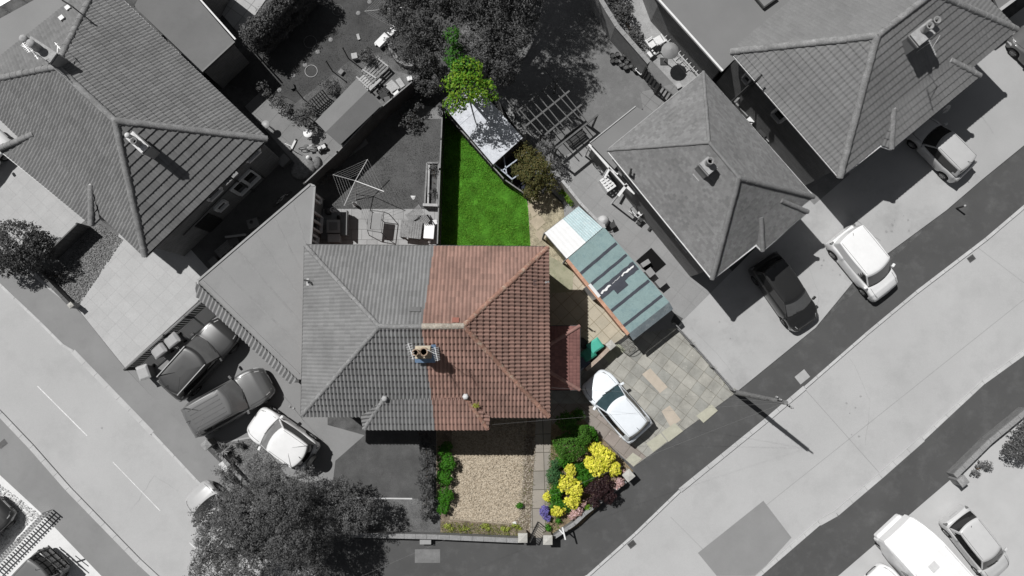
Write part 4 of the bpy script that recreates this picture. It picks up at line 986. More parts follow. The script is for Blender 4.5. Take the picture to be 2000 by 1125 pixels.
    for (nm, _), qs in G.items():
        ids = sorted({j for q in qs for j in q}); mp = {j: n for n, j in enumerate(ids)}
        MB().add([V[j] for j in ids], [tuple(mp[j] for j in q) for q in qs], 0, None, True).build(nm, glass if nm == 'windscreen' else Gl_d, root, local=True)
    ids = sorted({j for q in FT for j in q}); mp = {j: n for n, j in enumerate(ids)}
    cw = MB(); cw.add([(V[j][0] + (.008 if V[j][0] > 0 else 0), V[j][1] * 1.003, V[j][2] + .006) for j in ids], [tuple(mp[j] for j in q) for q in FT], 0, None, True)
    zc = interp(S['top'], S['g0'][1]) + .045; cw.build('cowl', TRIM, root, local=True)
    wp = MB()
    for s in (-1, 1):
        MB().bar((xb1 - .02, s * .1 + .12, zc + .01), (xb1 - .15, s * .1 + .12 - .55 * W / 2, zc + .09), .018).build('wiper', TRIM, root, local=True)
    # under-tray, bumpers, lamps, mirrors, plates
    MB().box((0, 0, .17), (L * .9, W * .66, .16)).build('underbody', TRIM, root, local=True)
    for s in (-1, 1):
        wheel(root, xf, s * (W / 2 - .015), rw, .2, rims); wheel(root, xr, s * (W / 2 - .015), rw, .2, rims)
        hw = half(L * .455); z = interp(S['top'], .45)
        lm = MB(); V2 = []
        for k in range(6):
            x = L * lerp(.415, .487, k / 5); h = half(x); zz = interp(S['top'], x / L)
            V2 += [(x, s * h * .66 if k > 3 else s * h * .74, zz + .006), (x, s * h * .90, zz - .05), (x, s * h * .985, zz - .13), (x, s * h * 1.012, zz - .21)]
        lm.add(V2, [(i * 4 + j, i * 4 + j + 1, i * 4 + 5 + j, i * 4 + 4 + j) if s > 0 else (i * 4 + 4 + j, i * 4 + 5 + j, i * 4 + j + 1, i * 4 + j) for i in range(5) for j in range(3)], 0, None, True)
        lm.build('headlight', LAMP_W, root, local=True)
        zt = interp(S['top'], -.49)
        MB().box((-L * .482, s * half(-L * .48) * .9, zt - .22), (.10, W * .09, .24)).build('tail_light', LAMP_R, root, local=True, bevel=.02)
        mr = MB(); ym = s * (W / 2 * 1.0); mr.box((L * S['g0'][1] - .25, ym + s * .05, zb + .03), (.13, .2, .13), s * .25); mr.bar((L * S['g0'][1] - .2, ym * .93, zb + .06), (L * S['g0'][1] - .25, ym + s * .02, zb + .08), .06)
        mr.build('mirror', paint, root, local=True, bevel=.03)
    fb = MB(); V2 = []
    for k in range(9):
        y = lerp(-.93, .93, k / 8); xx = L / 2 + .012 - .30 * abs(y) ** 3.2 * .55
        V2 += [(xx, y * W / 2 * .82, .30), (xx + .01, y * W / 2 * .82, .46)]
    fb.add(V2, [(2 * i, 2 * i + 2, 2 * i + 3, 2 * i + 1) for i in range(8)], 0, None, True); fb.build('grille', TRIM, root, local=True)
    MB().box((L / 2 + .02, 0, .42), (.015, .5, .11)).build('number_plate', PLATE, root, local=True)
    MB().box((-L / 2 - .01, 0, .62), (.015, .5, .11)).build('number_plate', PLATE, root, local=True)
    sm = MB()     # shut lines of the bonnet
    pr_ = None
    for s in (-1, 1):
        pr_ = None; sm = MB()
        for k in range(9):
            x = L * lerp(S['g0'][1] - .005, .455, k / 8); h = half(x); q = (x, s * h * .80, interp(S['top'], x / L) + .002)
            if pr_: sm.bar(pr_, q, .014, .008)
            pr_ = q
        sm.build('bonnet_seam', TRIM, root, local=True)
    if rails:
        for s in (-1, 1):
            k = MB(); ry_ = s * wt * .93; k.bar((xt0 + .15, ry_, H + .04), (xt1 - .1, ry_, H + .04), .045, .03)
            for xx in (xt0 + .18, (xt0 + xt1) / 2, xt1 - .13): k.box((xx, ry_, H - .03), (.08, .03, .07))
            k.build('roof_rail', RIM, root, local=True)
    for i in range(ribs):
        y = lerp(-wt * .62, wt * .62, i / max(1, ribs - 1)); MB().bar((xt0 + .3, y, H + .001), (xt1 - .3, y, H + .001), .035, .02).build('roof_rib', paint, root, local=True)
    if not rails:
        for s in (-1, 1):
            k = MB(); pr_ = None
            for j in range(7): q_ = (lerp(xt0 + .12, xt1 - bf - .05, j / 6), s * wt * .86, H - .012 - .012 * abs(j - 3) / 3); k = k.bar(pr_, q_, .014, .012) if pr_ else k; pr_ = q_
            k.build('roof_gutter', TRIM, root, local=True)
    if sunroof: MB().box((xt0 + .62, 0, H - .008), (.85, wt * 1.4, .016)).build('sunroof', plain('sunroof_dark', .03, .15, .6), root, local=True, bevel=.01)
    if spare:
        k = MB(); V3 = []; k.tube([(-L / 2 - .02, 0, .95), (-L / 2 - .2, 0, .95)], [.36, .34], 20); k.build('spare_wheel', TRIM, root, local=True)
    if aerial_: MB().tube([(xt0 + .2, 0, H - .01), (xt0 + .05, 0, H + .16)], .012, 5).build('aerial', TRIM, root, local=True)
    return root, L, H, W
def paint(name, c, coat=.7, rough=.35, metal=0.0): return plain(name, c, rough, .5, metal, .05, coat)
Gl_d = plain('car_glass_dark', .02, .06, .7, 0, .05); Gl_m = plain('car_glass_grey', .12, .10, .7, 0, .15); Gl_t = plain('car_glass_teal', (.04, .07, .08), .08, .7, 0, .3); Gl_l = plain('car_glass_light', .20, .12, .6, 0, .2)
car('parked_car', 'dark grey estate car nearest the slatted fence and the grey bins', 'car', (452, 635), (335, 765), 1.86, 'suv', paint('paint_dark', .035, .8), Gl_m, rails=True)
car('parked_car', 'mid grey off-roader with ribbed roof, between the dark estate and the white off-roader', 'car', (526, 741), (373, 827), 1.9, 'suv', paint('paint_mid', .12, .7), Gl_m, ribs=5)
car('parked_car', 'white off-roader with a spare wheel on its back, nose towards the grey off-roader', 'car', (497, 815), (610, 895), 1.80, 'suv', paint('paint_white', .78, .6), Gl_l, spare=True)
car('parked_car', 'pale silver car on the left road, half hidden under the big corner tree', 'car', (380, 955), (484, 1066), 1.74, 'mini', paint('paint_silver_road', .42, .6), Gl_d, group='vehicles on the roads')
car('parked_car', 'white hatchback with teal windscreen on the coloured slab driveway', 'car', (1155, 737), (1251, 847), 1.8, 'hatch', paint('paint_white2', (.80, .84, .88), .6), Gl_t)
car('parked_car', 'black people carrier in the shade beside the white van', 'car', (1576, 636), (1487, 508), 1.78, 'mpv', paint('paint_black', .018, .8), Gl_m, rims=RIM_d)
car('parked_van', 'white panel van standing across the dark pavement', 'van', (1731, 573), (1637, 458), 1.78, 'van', paint('paint_van', .86, .5), Gl_m)
car('parked_car', 'silver hatchback with its nose under the eaves of the north-east house', 'car', (1787, 243), (1882, 339), 1.66, 'mini', paint('paint_silver', .50, .6), Gl_d)
car('parked_car', 'dark grey car cut by the right edge at the top right corner', 'car', (1985, 62), (2085, 160), 1.74, 'hatch', paint('paint_dark2', .12, .8), Gl_d)
r4, L4, H4, W4 = car('parked_off_roader', 'boxy dark off-roader with a rear carrier, at the bottom left corner', 'off-roader', (8, 1205), (112, 1088), 1.78, 'box4x4', paint('paint_slate', .15, .6), Gl_m)
k = MB()
for y in (-.6, -.2, .2, .6): k.bar((-L4 / 2 - .06, y, .45), (-L4 / 2 - .10, y, 1.5), .04)
for z in (.5, .9, 1.3): k.bar((-L4 / 2 - .1, -.75, z), (-L4 / 2 - .1, .75, z), .05)
k.bar((-L4 / 2 - .1, .35, .6), (-L4 / 2 - .5, .5, .75), .06); k.bar((-L4 / 2 - .3, .1, .6), (-L4 / 2 - .35, .8, .85), .05)
k.build('rear_carrier', TRIM, r4, local=True)
car('parked_car', 'black car on gravel, only its rounded end showing at the left edge', 'car', (12, 985), (-92, 1090), 1.74, 'hatch', paint('paint_black2', .03, .8), Gl_m)
car('parked_car', 'pale silver small car right of the white motorhome', 'car', (1952, 1121), (1859, 1003), 1.64, 'mini', paint('paint_silver2', .58, .6), Gl_d)
car('parked_car', 'white car left of the motorhome, only its end showing at the bottom edge', 'car', (1703, 1116), (1800, 1225), 1.7, 'hatch', paint('paint_white3', .8, .6), Gl_m)
car('parked_car', 'white car on the far left, just peeping from under the bay eaves', 'car', (8, 262), (-110, 380), 1.7, 'hatch', paint('paint_white4', .8, .6), Gl_m)

# motorhome
a, b = P(1752, 1033, 1.9), P(1860, 1154, 1.9); ang = math.atan2(a.y - b.y, a.x - b.x)
mh = thing('motorhome', 'large white motorhome with a tapered nose and square roof hatch, bottom right', 'motorhome', (a.x, a.y, .032), ang, 'vehicles parked on the driveways')
MHW = plain('motorhome_white', .88, .4, .4, 0, .04, .3)
def mh_ring(x, w, z0, z1): return [(x, w, z0), (x, w * 1.0, lerp(z0, z1, .85)), (x, w * .95, z1 - .05), (x, w * .5, z1), (x, 0, z1 + .01), (x, -w * .5, z1), (x, -w * .95, z1 - .05), (x, -w, lerp(z0, z1, .85)), (x, -w, z0)]
st = [(0, .90, 1.35, 1.95), (-.12, .98, 1.25, 2.1), (-.5, 1.06, 1.1, 2.42), (-1.0, 1.11, .6, 2.62), (-1.6, 1.14, .45, 2.74), (-3.0, 1.14, .4, 2.76), (-5.6, 1.14, .4, 2.76), (-6.0, 1.12, .45, 2.7)]
k = MB(); V = [p for s_ in st for p in mh_ring(*s_)]; n_ = 9
k.add(V, [(i * n_ + j, i * n_ + j + 1, (i + 1) * n_ + j + 1, (i + 1) * n_ + j) for i in range(len(st) - 1) for j in range(n_ - 1)], 0, None, False)
k.add(V, [tuple(range(n_)), tuple(range(len(V) - 1, len(V) - n_ - 1, -1))]); k.add(V, [tuple([i * n_ for i in range(len(st))] + [i * n_ + 8 for i in range(len(st) - 1, -1, -1)])])
k.build('body', MHW, mh, local=True)
k = MB(); k.box((-1.2, 0, .35), (1.9, 1.9, .75)); k.box((-.35, 0, .45), (.55, 1.7, .5)); k.build('cab', MHW, mh, local=True, bevel=.12)
for s in (-1, 1):
    wheel(mh, -.9, s * .98, .33, .2, RIM); wheel(mh, -4.4, s * .98, .33, .2, RIM)
    for x0, x1 in ((-1.9, -2.9), (-3.6, -4.8)):
        MB().box(((x0 + x1) / 2, s * 1.145, 1.35), (x0 - x1, .03, .55)).build('side_window', Gl_m, mh, local=True, bevel=.01)
    MB().bar((-.3, s * .95, 1.25), (-5.9, s * 1.155, 1.05), .03, .05).build('side_stripe', plain('stripe_grey', .35), mh, local=True)
MB().box((-2.0, .1, 2.76), (.42, .42, .05)).build('roof_hatch', plain('hatch_pale', .68, .5), mh, local=True, bevel=.02)
for s in (-1, 1): MB().bar((-1.7, s * 1.0, 2.745), (-5.8, s * 1.0, 2.745), .04, .03).build('roof_rail', plain('rail_pale', .75, .5), mh, local=True)
MB().box((-4.3, -.3, 2.76), (.55, .7, .05)).build('roof_hatch', plain('hatch_pale', .68, .5), mh, local=True, bevel=.02)
# ---------------------------------------------------------------- vegetation
def leaf_mesh(name, mat, pts, nrm, size, parent, asp=0.62):
    """one small quad per leaf; pts, nrm: arrays"""
    n = len(pts); off = np.array(wloc(parent)) if parent is not None else np.zeros(3)
    nrm = nrm / (np.linalg.norm(nrm, axis=1, keepdims=True) + 1e-9)
    t = rng.normal(size=(n, 3)); t -= (t * nrm).sum(1, keepdims=True) * nrm; t /= (np.linalg.norm(t, axis=1, keepdims=True) + 1e-9)
    b = np.cross(nrm, t); s = size * rng.uniform(.6, 1.35, (n, 1)); t = t * s; b = b * s * asp
    V = np.stack([pts - t, pts - b * .9 + nrm * s * .12, pts + t, pts + b * .9 + nrm * s * .12], 1).reshape(-1, 3) - off
    me = bpy.data.meshes.new(name); me.vertices.add(4 * n); me.loops.add(4 * n); me.polygons.add(n)
    me.vertices.foreach_set('co', V.ravel().astype(np.float32)); me.loops.foreach_set('vertex_index', np.arange(4 * n, dtype=np.int32))
    me.polygons.foreach_set('loop_start', np.arange(0, 4 * n, 4, dtype=np.int32)); me.polygons.foreach_set('loop_total', np.full(n, 4, dtype=np.int32))
    me.materials.append(mat); me.update(calc_edges=True); me.validate()
    o = bpy.data.objects.new(name, me); COL.objects.link(o)
    if parent is not None: o.parent = parent
    return o
def cloud(blobs, per, clump=.28, flat=1.0, shell=(.62, 1.05), stray=.06):
    """leaf positions in clumps spread over and through the blobs: (centre, rx, ry, rz)"""
    P_, N_ = [], []
    for c, rx, ry, rz in blobs:
        vol = rx * ry + rx * rz + ry * rz; nc = max(10, int(vol * 1.5 / (clump * clump))); nl = max(5, int(per * vol * .8 / nc))
        d = rng.normal(size=(nc, 3)); d /= np.linalg.norm(d, axis=1, keepdims=True); d[:, 2] = np.where(d[:, 2] < -.35, -d[:, 2], d[:, 2])
        r = rng.uniform(*shell, (nc, 1)) * (1 + .16 * np.sin(d[:, :1] * 5 + c[0]) * np.cos(d[:, 1:2] * 4 + c[1]))
        cc = np.array(c) + d * r * np.array([rx, ry, rz])
        for k in range(nc):
            cs = clump * rng.uniform(.35, 1.25) * rng.uniform(.7, 1.3, (1, 3))
            q = rng.normal(size=(nl, 3)); q /= np.linalg.norm(q, axis=1, keepdims=True); q *= rng.uniform(.3, 1, (nl, 1)) ** .5
            P_.append(cc[k] + q * cs * np.array([1, 1, .8 * flat])); N_.append(q * .7 + d[k] * .5 + np.array([0, 0, .5]) + rng.normal(size=(nl, 3)) * .45)
        ns = int(per * vol * .25); q = rng.normal(size=(ns, 3)); q /= np.linalg.norm(q, axis=1, keepdims=True); q[:, 2] = np.abs(q[:, 2]) * np.where(rng.random(ns) < .8, 1, -.6)
        P_.append(np.array(c) + q * rng.uniform(shell[0] * .8, 1.02, (ns, 1)) * np.array([rx, ry, rz])); N_.append(q + rng.normal(size=(ns, 3)) * .5 + np.array([0, 0, .4]))
    return np.concatenate(P_), np.concatenate(N_)
BARK = surf('bark_wood', 0.07, 0.3, 4, 0.4, 18, 1, .8)
BARK_c = surf('bark_brown', (.12, .085, .055), 0.3, 4, 0.4, 18, 1, .8)
def tree(name, label, cat, ground, blobs, mat, per=260, size=.07, clump=.3, bark=BARK, group=None, r0=.16, stray=True, twig=True, **kw):
    g = P(*ground, 0.0) if len(ground) == 2 else Vector(ground)
    root = thing(name, label, cat, g, 0, group)
    tip = sum((Vector(b_[0]) for b_ in blobs), Vector()) / len(blobs)
    k = MB(); mid = g.lerp(tip, .45); k.tube([g + Vector((0, 0, -.05)), mid, tip], [r0, r0 * .75, r0 * .45], 8)
    for c, rx, ry, rz in blobs:
        c = Vector(c); k.tube([mid, mid.lerp(c, .6) + Vector((0, 0, -.1)), c], [r0 * .5, r0 * .32, r0 * .14], 6)
        for j in range(4):
            e = c + Vector((R(-1, 1) * rx, R(-1, 1) * ry, R(-.2, .8) * rz)) * .75; k.tube([mid.lerp(c, .7), mid.lerp(e, .8), e], [r0 * .25, r0 * .14, r0 * .05], 5)
    k.build('trunk', bark, root)
    p, n = cloud([((b_[0][0], b_[0][1], b_[0][2]), *b_[1:]) for b_ in blobs], per, clump, **kw)
    p[:, 2] = np.maximum(p[:, 2], .03)
    leaf_mesh('crown', mat, p, n, size, root)
    return root
def B(px, py, z, rx, ry=None, rz=None): return (P(px, py, z), rx, ry or rx, rz or rx * .8)
def bush(name, label, cat, blobs, mat, per=420, size=.045, clump=.16, group=None, bark=BARK_c, **kw):
    c = sum((Vector(b_[0]) for b_ in blobs), Vector()) / len(blobs)
    return tree(name, label, cat, (c.x, c.y, 0), blobs, mat, per, size, clump, bark, group, r0=.035, **kw)

L_dark = leafmat('leaf_grey_dark', .05, .115, trans=.1); L_mid = leafmat('leaf_grey', .055, .14, trans=.1); L_pale = leafmat('leaf_grey_pale', .09, .17, trans=.1)
L_top = leafmat('leaf_grey_top', .06, .13, trans=.1)
L_green = leafmat('leaf_green', (.03, .13, .008), (.07, .24, .015)); L_lime = leafmat('leaf_lime', (.05, .22, .012), (.27, .38, .035), trans=.25); L_olive = leafmat('leaf_olive', (.055, .075, .022), (.16, .13, .045))
L_yel = leafmat('leaf_yellow', (.42, .46, .01), (.98, .88, .14), trans=.15); L_purp = leafmat('leaf_purple_black', (.022, .010, .013), (.06, .03, .03)); L_pink = leafmat('flower_pink', (.35, .22, .15), (.85, .6, .62)); L_blue = leafmat('flower_blue', (.12, .10, .35), (.25, .22, .55))
L_bg = leafmat('leaf_bluegreen', (.03, .10, .03), (.08, .19, .07)); L_hedge = leafmat('leaf_hedge', (.035, .11, .012), (.09, .22, .025))
L_big = leafmat('leaf_grey_big', .075, .15, trans=.12); TG = 'trees in the gardens'; BG = 'garden shrubs'
tree('broadleaf_tree', 'big grey broadleaf tree at the bottom corner, overhanging the silver car on the road', 'tree', (545, 985),
     [B(492, 1015, 4.6, 1.7, 1.6, 1.4), B(425, 1050, 3.8, 1.15, 1.1), B(560, 1050, 4.4, 1.5, 1.4, 1.3), B(462, 975, 3.6, .95), B(520, 930, 3.8, 1.0, .9), B(590, 950, 3.4, .9), B(420, 1110, 3.6, 1.2), B(490, 1110, 4.4, 1.5), B(590, 1115, 3.9, 1.2), B(545, 985, 5.0, 1.1), B(445, 925, 2.9, .5), B(400, 1010, 3.2, .6), B(620, 1060, 3.4, .8)],
     L_big, per=1700, size=.036, clump=.2, shell=(.55, 1.1), group=TG, r0=.22)
tree('broadleaf_tree', 'smaller paler grey tree between the big corner tree and the garden wall', 'tree', (655, 1000),
     [B(645, 985, 2.6, 1.1, 1.0, .9), B(690, 1005, 2.4, 1.25, .95, .8), B(610, 1000, 2.6, .9), B(665, 955, 2.1, .7), B(720, 990, 1.9, .6), B(675, 1035, 2.0, .65)], L_pale, per=1500, size=.034, clump=.18, group=TG, r0=.1)
tree('conifer_shrub', 'dense dark rounded conifer at the left edge beside the grey gravel', 'shrub', (62, 490), [B(38, 480, 1.5, 1.5, 1.35, 1.1), B(78, 478, 1.2, .75, .75, .7), B(0, 498, 1.4, 1.1), B(52, 512, 1.0, .8, .7, .7)], leafmat('leaf_conifer', .03, .10, trans=.05), per=1500, size=.045, clump=.12, shell=(.8, 1.02), group=TG, r0=.1)
tree('broadleaf_tree', 'tall dark grey tree at the top centre, left of the green foliage', 'tree', (862, 150),
     [B(830, 20, 5.0, 1.8, 1.7, 1.3), B(800, 90, 4.2, 1.1), B(842, 95, 4.2, 1.1), B(840, 155, 3.2, 1.0, .9), B(830, -50, 6, 1.9), B(780, 20, 4.6, 1.0)], L_dark, per=1200, size=.045, clump=.26, group=TG, r0=.22)
tree('broadleaf_tree', 'tall grey tree at the top centre, right of the green foliage', 'tree', (955, 160),
     [B(970, 20, 5.4, 1.9, 1.7, 1.4), B(1003, 60, 5.0, 1.2), B(945, 85, 4.6, 1.2, 1.1), B(980, 120, 4.2, 1.0), B(960, -60, 6.5, 2.2), B(910, 10, 5.0, 1.2), B(1010, 10, 5, 1.2), B(985, 150, 3.4, .6), B(963, -255, 8, 2.2), B(963, -255, 7, 1.9), B(1000, -300, 7.5, 1.8), B(935, -215, 7.5, 1.6)], L_top, per=1200, size=.045, clump=.26, group=TG, r0=.22)
tree('leafy_tree', 'bright yellow-green tree overhanging the white speckled shed roof', 'tree', (918, 205),
     [B(905, 172, 5.3, .95, .85, .6), B(942, 180, 4.9, .75, .7, .55), B(890, 205, 4.4, .55), B(912, 138, 5.4, .8, .7, .5)], L_lime, per=560, size=.06, clump=.22, group=TG, bark=BARK_c, r0=.09)
tree('leafy_tree', 'narrow strip of mid green leaves at the top centre between two grey trees', 'tree', (890, 150),
     [B(888, 112, 5.0, .55, .7, .5), B(884, 75, 5.6, .35, .5, .4), B(903, 128, 4.9, .6, .6, .5)], leafmat('leaf_green_dim', (.025, .10, .012), (.07, .20, .025)), per=700, size=.06, clump=.2, group=TG, bark=BARK_c, r0=.08)
bush('olive_shrub', 'large brownish-olive shrub at the tip of the green lawn beside the shed', 'shrub', [B(1045, 335, 1.7, .85, .95, .75), B(1025, 300, 1.6, .55), B(1068, 355, 1.5, .55), B(1040, 375, 1.2, .5), B(1015, 335, 1.4, .45)], L_olive, per=2200, size=.04, group=BG)
bush('grey_shrub', 'wispy grey shrub behind the olive shrub, under the pergola', 'shrub', [B(1070, 285, 1.5, .5, .6, .5), B(1085, 320, 1.2, .35, .4)], L_mid, per=1500, size=.035, group=BG)
HB = []
for x_, y_ in ((484, 62), (500, 44), (517, 27), (534, 10), (551, -8), (568, -26), (590, -45)):
    q = P(x_, y_, 2.6); HB += [((q.x, q.y, 2.3), .55, .5, .45), ((q.x + .05, q.y, 1.6), .6, .55, .6), ((q.x, q.y, .8), .6, .55, .6)]
hr = bush('clipped_hedge', 'long tall grey hedge at the top left beside the dark lawn', 'hedge', HB, L_mid, per=1300, size=.045, clump=.16, group=BG)
ha, hb = Vector(HB[0][0]), Vector(HB[-3][0]); hd = (hb - ha).normalized(); hn = Vector((-hd.y, hd.x, 0)) * .34; hd.z = 0
MB().prism([ha - hn, hb - hn, hb + hn, ha + hn], -.02, 2.3).build('shadow_core', BARK, hr)  # solid block added inside the hedge to make its cast shadow solid
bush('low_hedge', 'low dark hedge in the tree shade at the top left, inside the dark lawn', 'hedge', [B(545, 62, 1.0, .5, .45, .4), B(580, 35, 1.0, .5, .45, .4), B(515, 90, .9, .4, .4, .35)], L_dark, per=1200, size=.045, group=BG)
for lab, bl_, m in (('dark leafy shrub at the left end of the grey shed roof', [B(590, 230, 1.0, .5), B(606, 215, .8, .35)], L_mid), ('dark leafy shrub between the trellis and the middle of the grey shed roof', [B(650, 172, .9, .42), B(636, 165, .7, .3)], L_mid),
    ('round leafy shrub beside the pale planter near the timber pallets', [B(715, 110, .8, .42, .42, .4)], L_mid), ('flowering shrub with pale blooms on the grey patio edge', [B(542, 200, .6, .4, .35, .35), B(560, 215, .5, .3)], L_pale),
    ('small shrub at the dark corner of the back patio', [B(508, 168, .6, .35, .3, .3), B(522, 182, .5, .22)], L_mid)):
    bush('leafy_shrub', lab, 'shrub', bl_, m, per=1500, size=.045, group=BG)
bush('clipped_hedge', 'dark grey hedge dividing the two front gardens', 'hedge', [B(832, 862, 1.1, .42, .45, .4), B(835, 895, 1.2, .42, .5, .45), B(830, 930, 1.1, .38, .5, .4), B(832, 965, 1.0, .38, .5, .35), B(832, 1000, .7, .35, .4, .3)], L_dark, per=1800, size=.045, group=BG)
tops = [('glossy green shrub against the hedge, upper of the two beside the warm gravel', [B(874, 905, .6, .5, .45, .35), B(868, 932, .5, .42), B(866, 880, .45, .3)], L_green),
        ('lower green shrub against the hedge beside the warm gravel', [B(870, 968, .5, .45, .46, .3), B(866, 992, .4, .32)], L_green),
        ('small round green plant on the right edge of the warm gravel', [B(1014, 988, .25, .17)], L_green),
        ('dark shaded shrub under the front bay corner beside the warm gravel', [B(872, 872, .4, .3)], L_hedge),
        ('clipped dome of mid green hedge in the corner garden', [B(1112, 872, .95, .82, .68, .6), B(1135, 850, 1.0, .5, .55, .55)], L_hedge),
        ('dark green shrub in the house shade behind the clipped dome', [B(1108, 825, .9, .55, .5, .5), B(1128, 810, .6, .35)], L_hedge),
        ('leafy green shrub between the clipped dome and the slab driveway', [B(1152, 845, .7, .35, .38, .35), B(1160, 858, .5, .25)], L_green),
        ('blue-green shrub beside the slab path', [B(1080, 928, .6, .38, .5, .35), B(1086, 905, .45, .3)], L_bg),
        ('glossy green shrub between the two yellow shrubs', [B(1130, 915, .55, .4, .35, .35), B(1142, 925, .5, .3)], L_green),
        ('low green filler plant under the left yellow shrub', [B(1085, 965, .4, .35, .35, .25), B(1092, 985, .4, .28)], L_green),
        ('dense green shrub filling the gap behind the narrow yellow shrub', [B(1092, 950, .5, .4, .4, .3), B(1100, 900, .5, .35, .3, .3), B(1135, 940, .5, .35, .35, .3)], L_green),
        ('low mid green shrub between the small yellow shrub and the pink mound', [B(1105, 990, .4, .3, .3, .2), B(1080, 985, .3, .25, .3, .2), B(1150, 930, .4, .3)], L_hedge),
        ('small green plant between the purple shrub and pink flowers', [B(1150, 992, .4, .2)], L_lime),
        ('small green plants at the foot of the gate pillar', [B(1071, 1032, .2, .16, .16, .12), B(1090, 1018, .2, .14)], L_green)]
for lab, bl_, m in tops:
    kw = dict(clump=.07, shell=(.9, 1.0)) if 'dome of' in lab else dict(clump=.11)
    bush('leafy_shrub', lab, 'shrub', bl_, m, per=3200, size=.038, group='shrubs of the corner and gravel gardens', **kw)
bush('flowering_shrub', 'larger bright yellow shrub nearest the slab driveway', 'shrub', [B(1180, 893, 1.0, .55, .5, .45), B(1165, 878, .9, .42, .35), B(1200, 915, .9, .35, .4), B(1168, 912, .9, .5, .45), B(1150, 902, .8, .3)], L_yel, per=2300, size=.06, clump=.10, shell=(.5, 1.12), group='shrubs of the corner and gravel gardens')
bush('flowering_shrub', 'tall narrow bright yellow shrub in the middle of the corner garden', 'shrub', [B(1113, 918, .9, .3, .3), B(1108, 945, .95, .45, .45, .4), B(1124, 958, .95, .42, .45, .4), B(1118, 980, .8, .38, .35)], L_yel, per=2300, size=.06, clump=.10, shell=(.5, 1.12), group='shrubs of the corner and gravel gardens')
bush('flowering_shrub', 'small bright yellow shrub beside the pink flowers', 'shrub', [B(1090, 1000, .6, .32, .26, .25)], L_yel, per=2300, size=.055, clump=.10, shell=(.5, 1.12), group='shrubs of the corner and gravel gardens')
bush('flowering_shrub', 'tiny yellow shrub on the edge of the slab path', 'shrub', [B(1068, 970, .4, .17, .25, .18)], L_yel, per=2300, size=.05, clump=.1, group='shrubs of the corner and gravel gardens')
bush('purple_shrub', 'spiky purple-black shrub overhanging the dark pavement', 'shrub', [B(1168, 955, 1.0, .6, .52, .5), B(1188, 968, .9, .4), B(1160, 980, .8, .3), B(1185, 942, .9, .35)], L_purp, per=1700, size=.05, clump=.15, group='shrubs of the corner and gravel gardens', stray=True)
bush('pink_flowers', 'mound of pale pink flowers on the low wall of the corner garden', 'flowers', [B(1128, 998, .55, .28, .28, .2), B(1118, 1008, .5, .2), B(1138, 984, .5, .18)], L_pink, per=2300, size=.05, clump=.05, group='flowers of the corner garden')
bush('pink_flowers', 'small pink flowers beside the right garden pillar', 'flowers', [B(1211, 942, .6, .22, .25, .2), B(1218, 922, .6, .15), B(1202, 952, .5, .14)], L_pink, per=1900, size=.045, clump=.05, group='flowers of the corner garden')
bush('lavender', 'violet-blue flowers spilling over the slab path', 'flowers', [B(1063, 998, .35, .25, .32, .2), B(1070, 1012, .3, .16)], L_blue, per=1900, size=.04, clump=.05, group='flowers of the corner garden')
bush('leafy_shrub', 'rounded grey shrub at the right edge beyond the opposite pavement', 'shrub', [B(1985, 880, 1.1, .8, .6, .5), B(2010, 855, 1.1, .9)], L_mid, per=1300, size=.05, group=BG)
bush('leafy_shrub', 'low grey plant beside the far garden pillar on the right', 'shrub', [B(1925, 908, .4, .4, .25, .2), B(1905, 925, .3, .3, .2, .15)], L_pale, per=1300, size=.045, group=BG)
bush('leafy_shrub', 'dark grey foliage at the top right of centre behind the garden wall', 'shrub', [B(1215, 25, .9, .6, .7, .4), B(1240, 70, .6, .4, .6, .3), B(1200, -20, .9, .7)], L_dark, per=1200, size=.05, group=BG)
bush('leafy_shrub', 'green weeds at the foot of the white corrugated roof', 'shrub', [B(1112, 390, .35, .3, .3, .2), B(1100, 375, .3, .2)], L_lime, per=1500, size=.04, group=BG)
bush('leafy_shrub', 'dark scrub in the deep shade below the tall trees', 'shrub', [B(800, 235, .6, .6, .4, .3), B(815, 205, .6, .4)], L_dark, per=900, size=.05, group=BG)
bush('leafy_shrub', 'dark climbing plants in the shade of the left flat-roof extension', 'shrub', [B(650, 340, .6, .35, .3, .25), B(632, 352, .6, .3)], L_dark, per=900, size=.045, group=BG)
bush('leafy_shrub', 'sparse weeds along the wall corner by the left pavement', 'shrub', [B(92, 538, .3, .5, .3, .2), B(120, 540, .3, .4, .25, .15)], L_dark, per=700, size=.04, group=BG)
for i_, (x_, lab_) in enumerate(((874, 'yellow-green weed clump at the left end of the gravel bottom edge'), (905, 'yellow-green weed clump second from the left along the gravel bottom edge'), (946, 'yellow-green weed clump in the middle of the gravel bottom edge'), (984, 'yellow-green weed clump on the right of the gravel bottom edge'), (1008, 'small weed clump beside the left gate pillar'))):
    bush('weed_clump', lab_, 'plant', [B(x_, 1027 + (i_ % 2) * 6, .12, .2 + .04 * (i_ % 3), .14, .1), B(x_ + 8, 1033, .1, .12, .1, .08)], leafmat('leaf_weed', (.16, .24, .03), (.50, .52, .12)), per=2200, size=.035, clump=.08, group='weeds along the warm gravel')
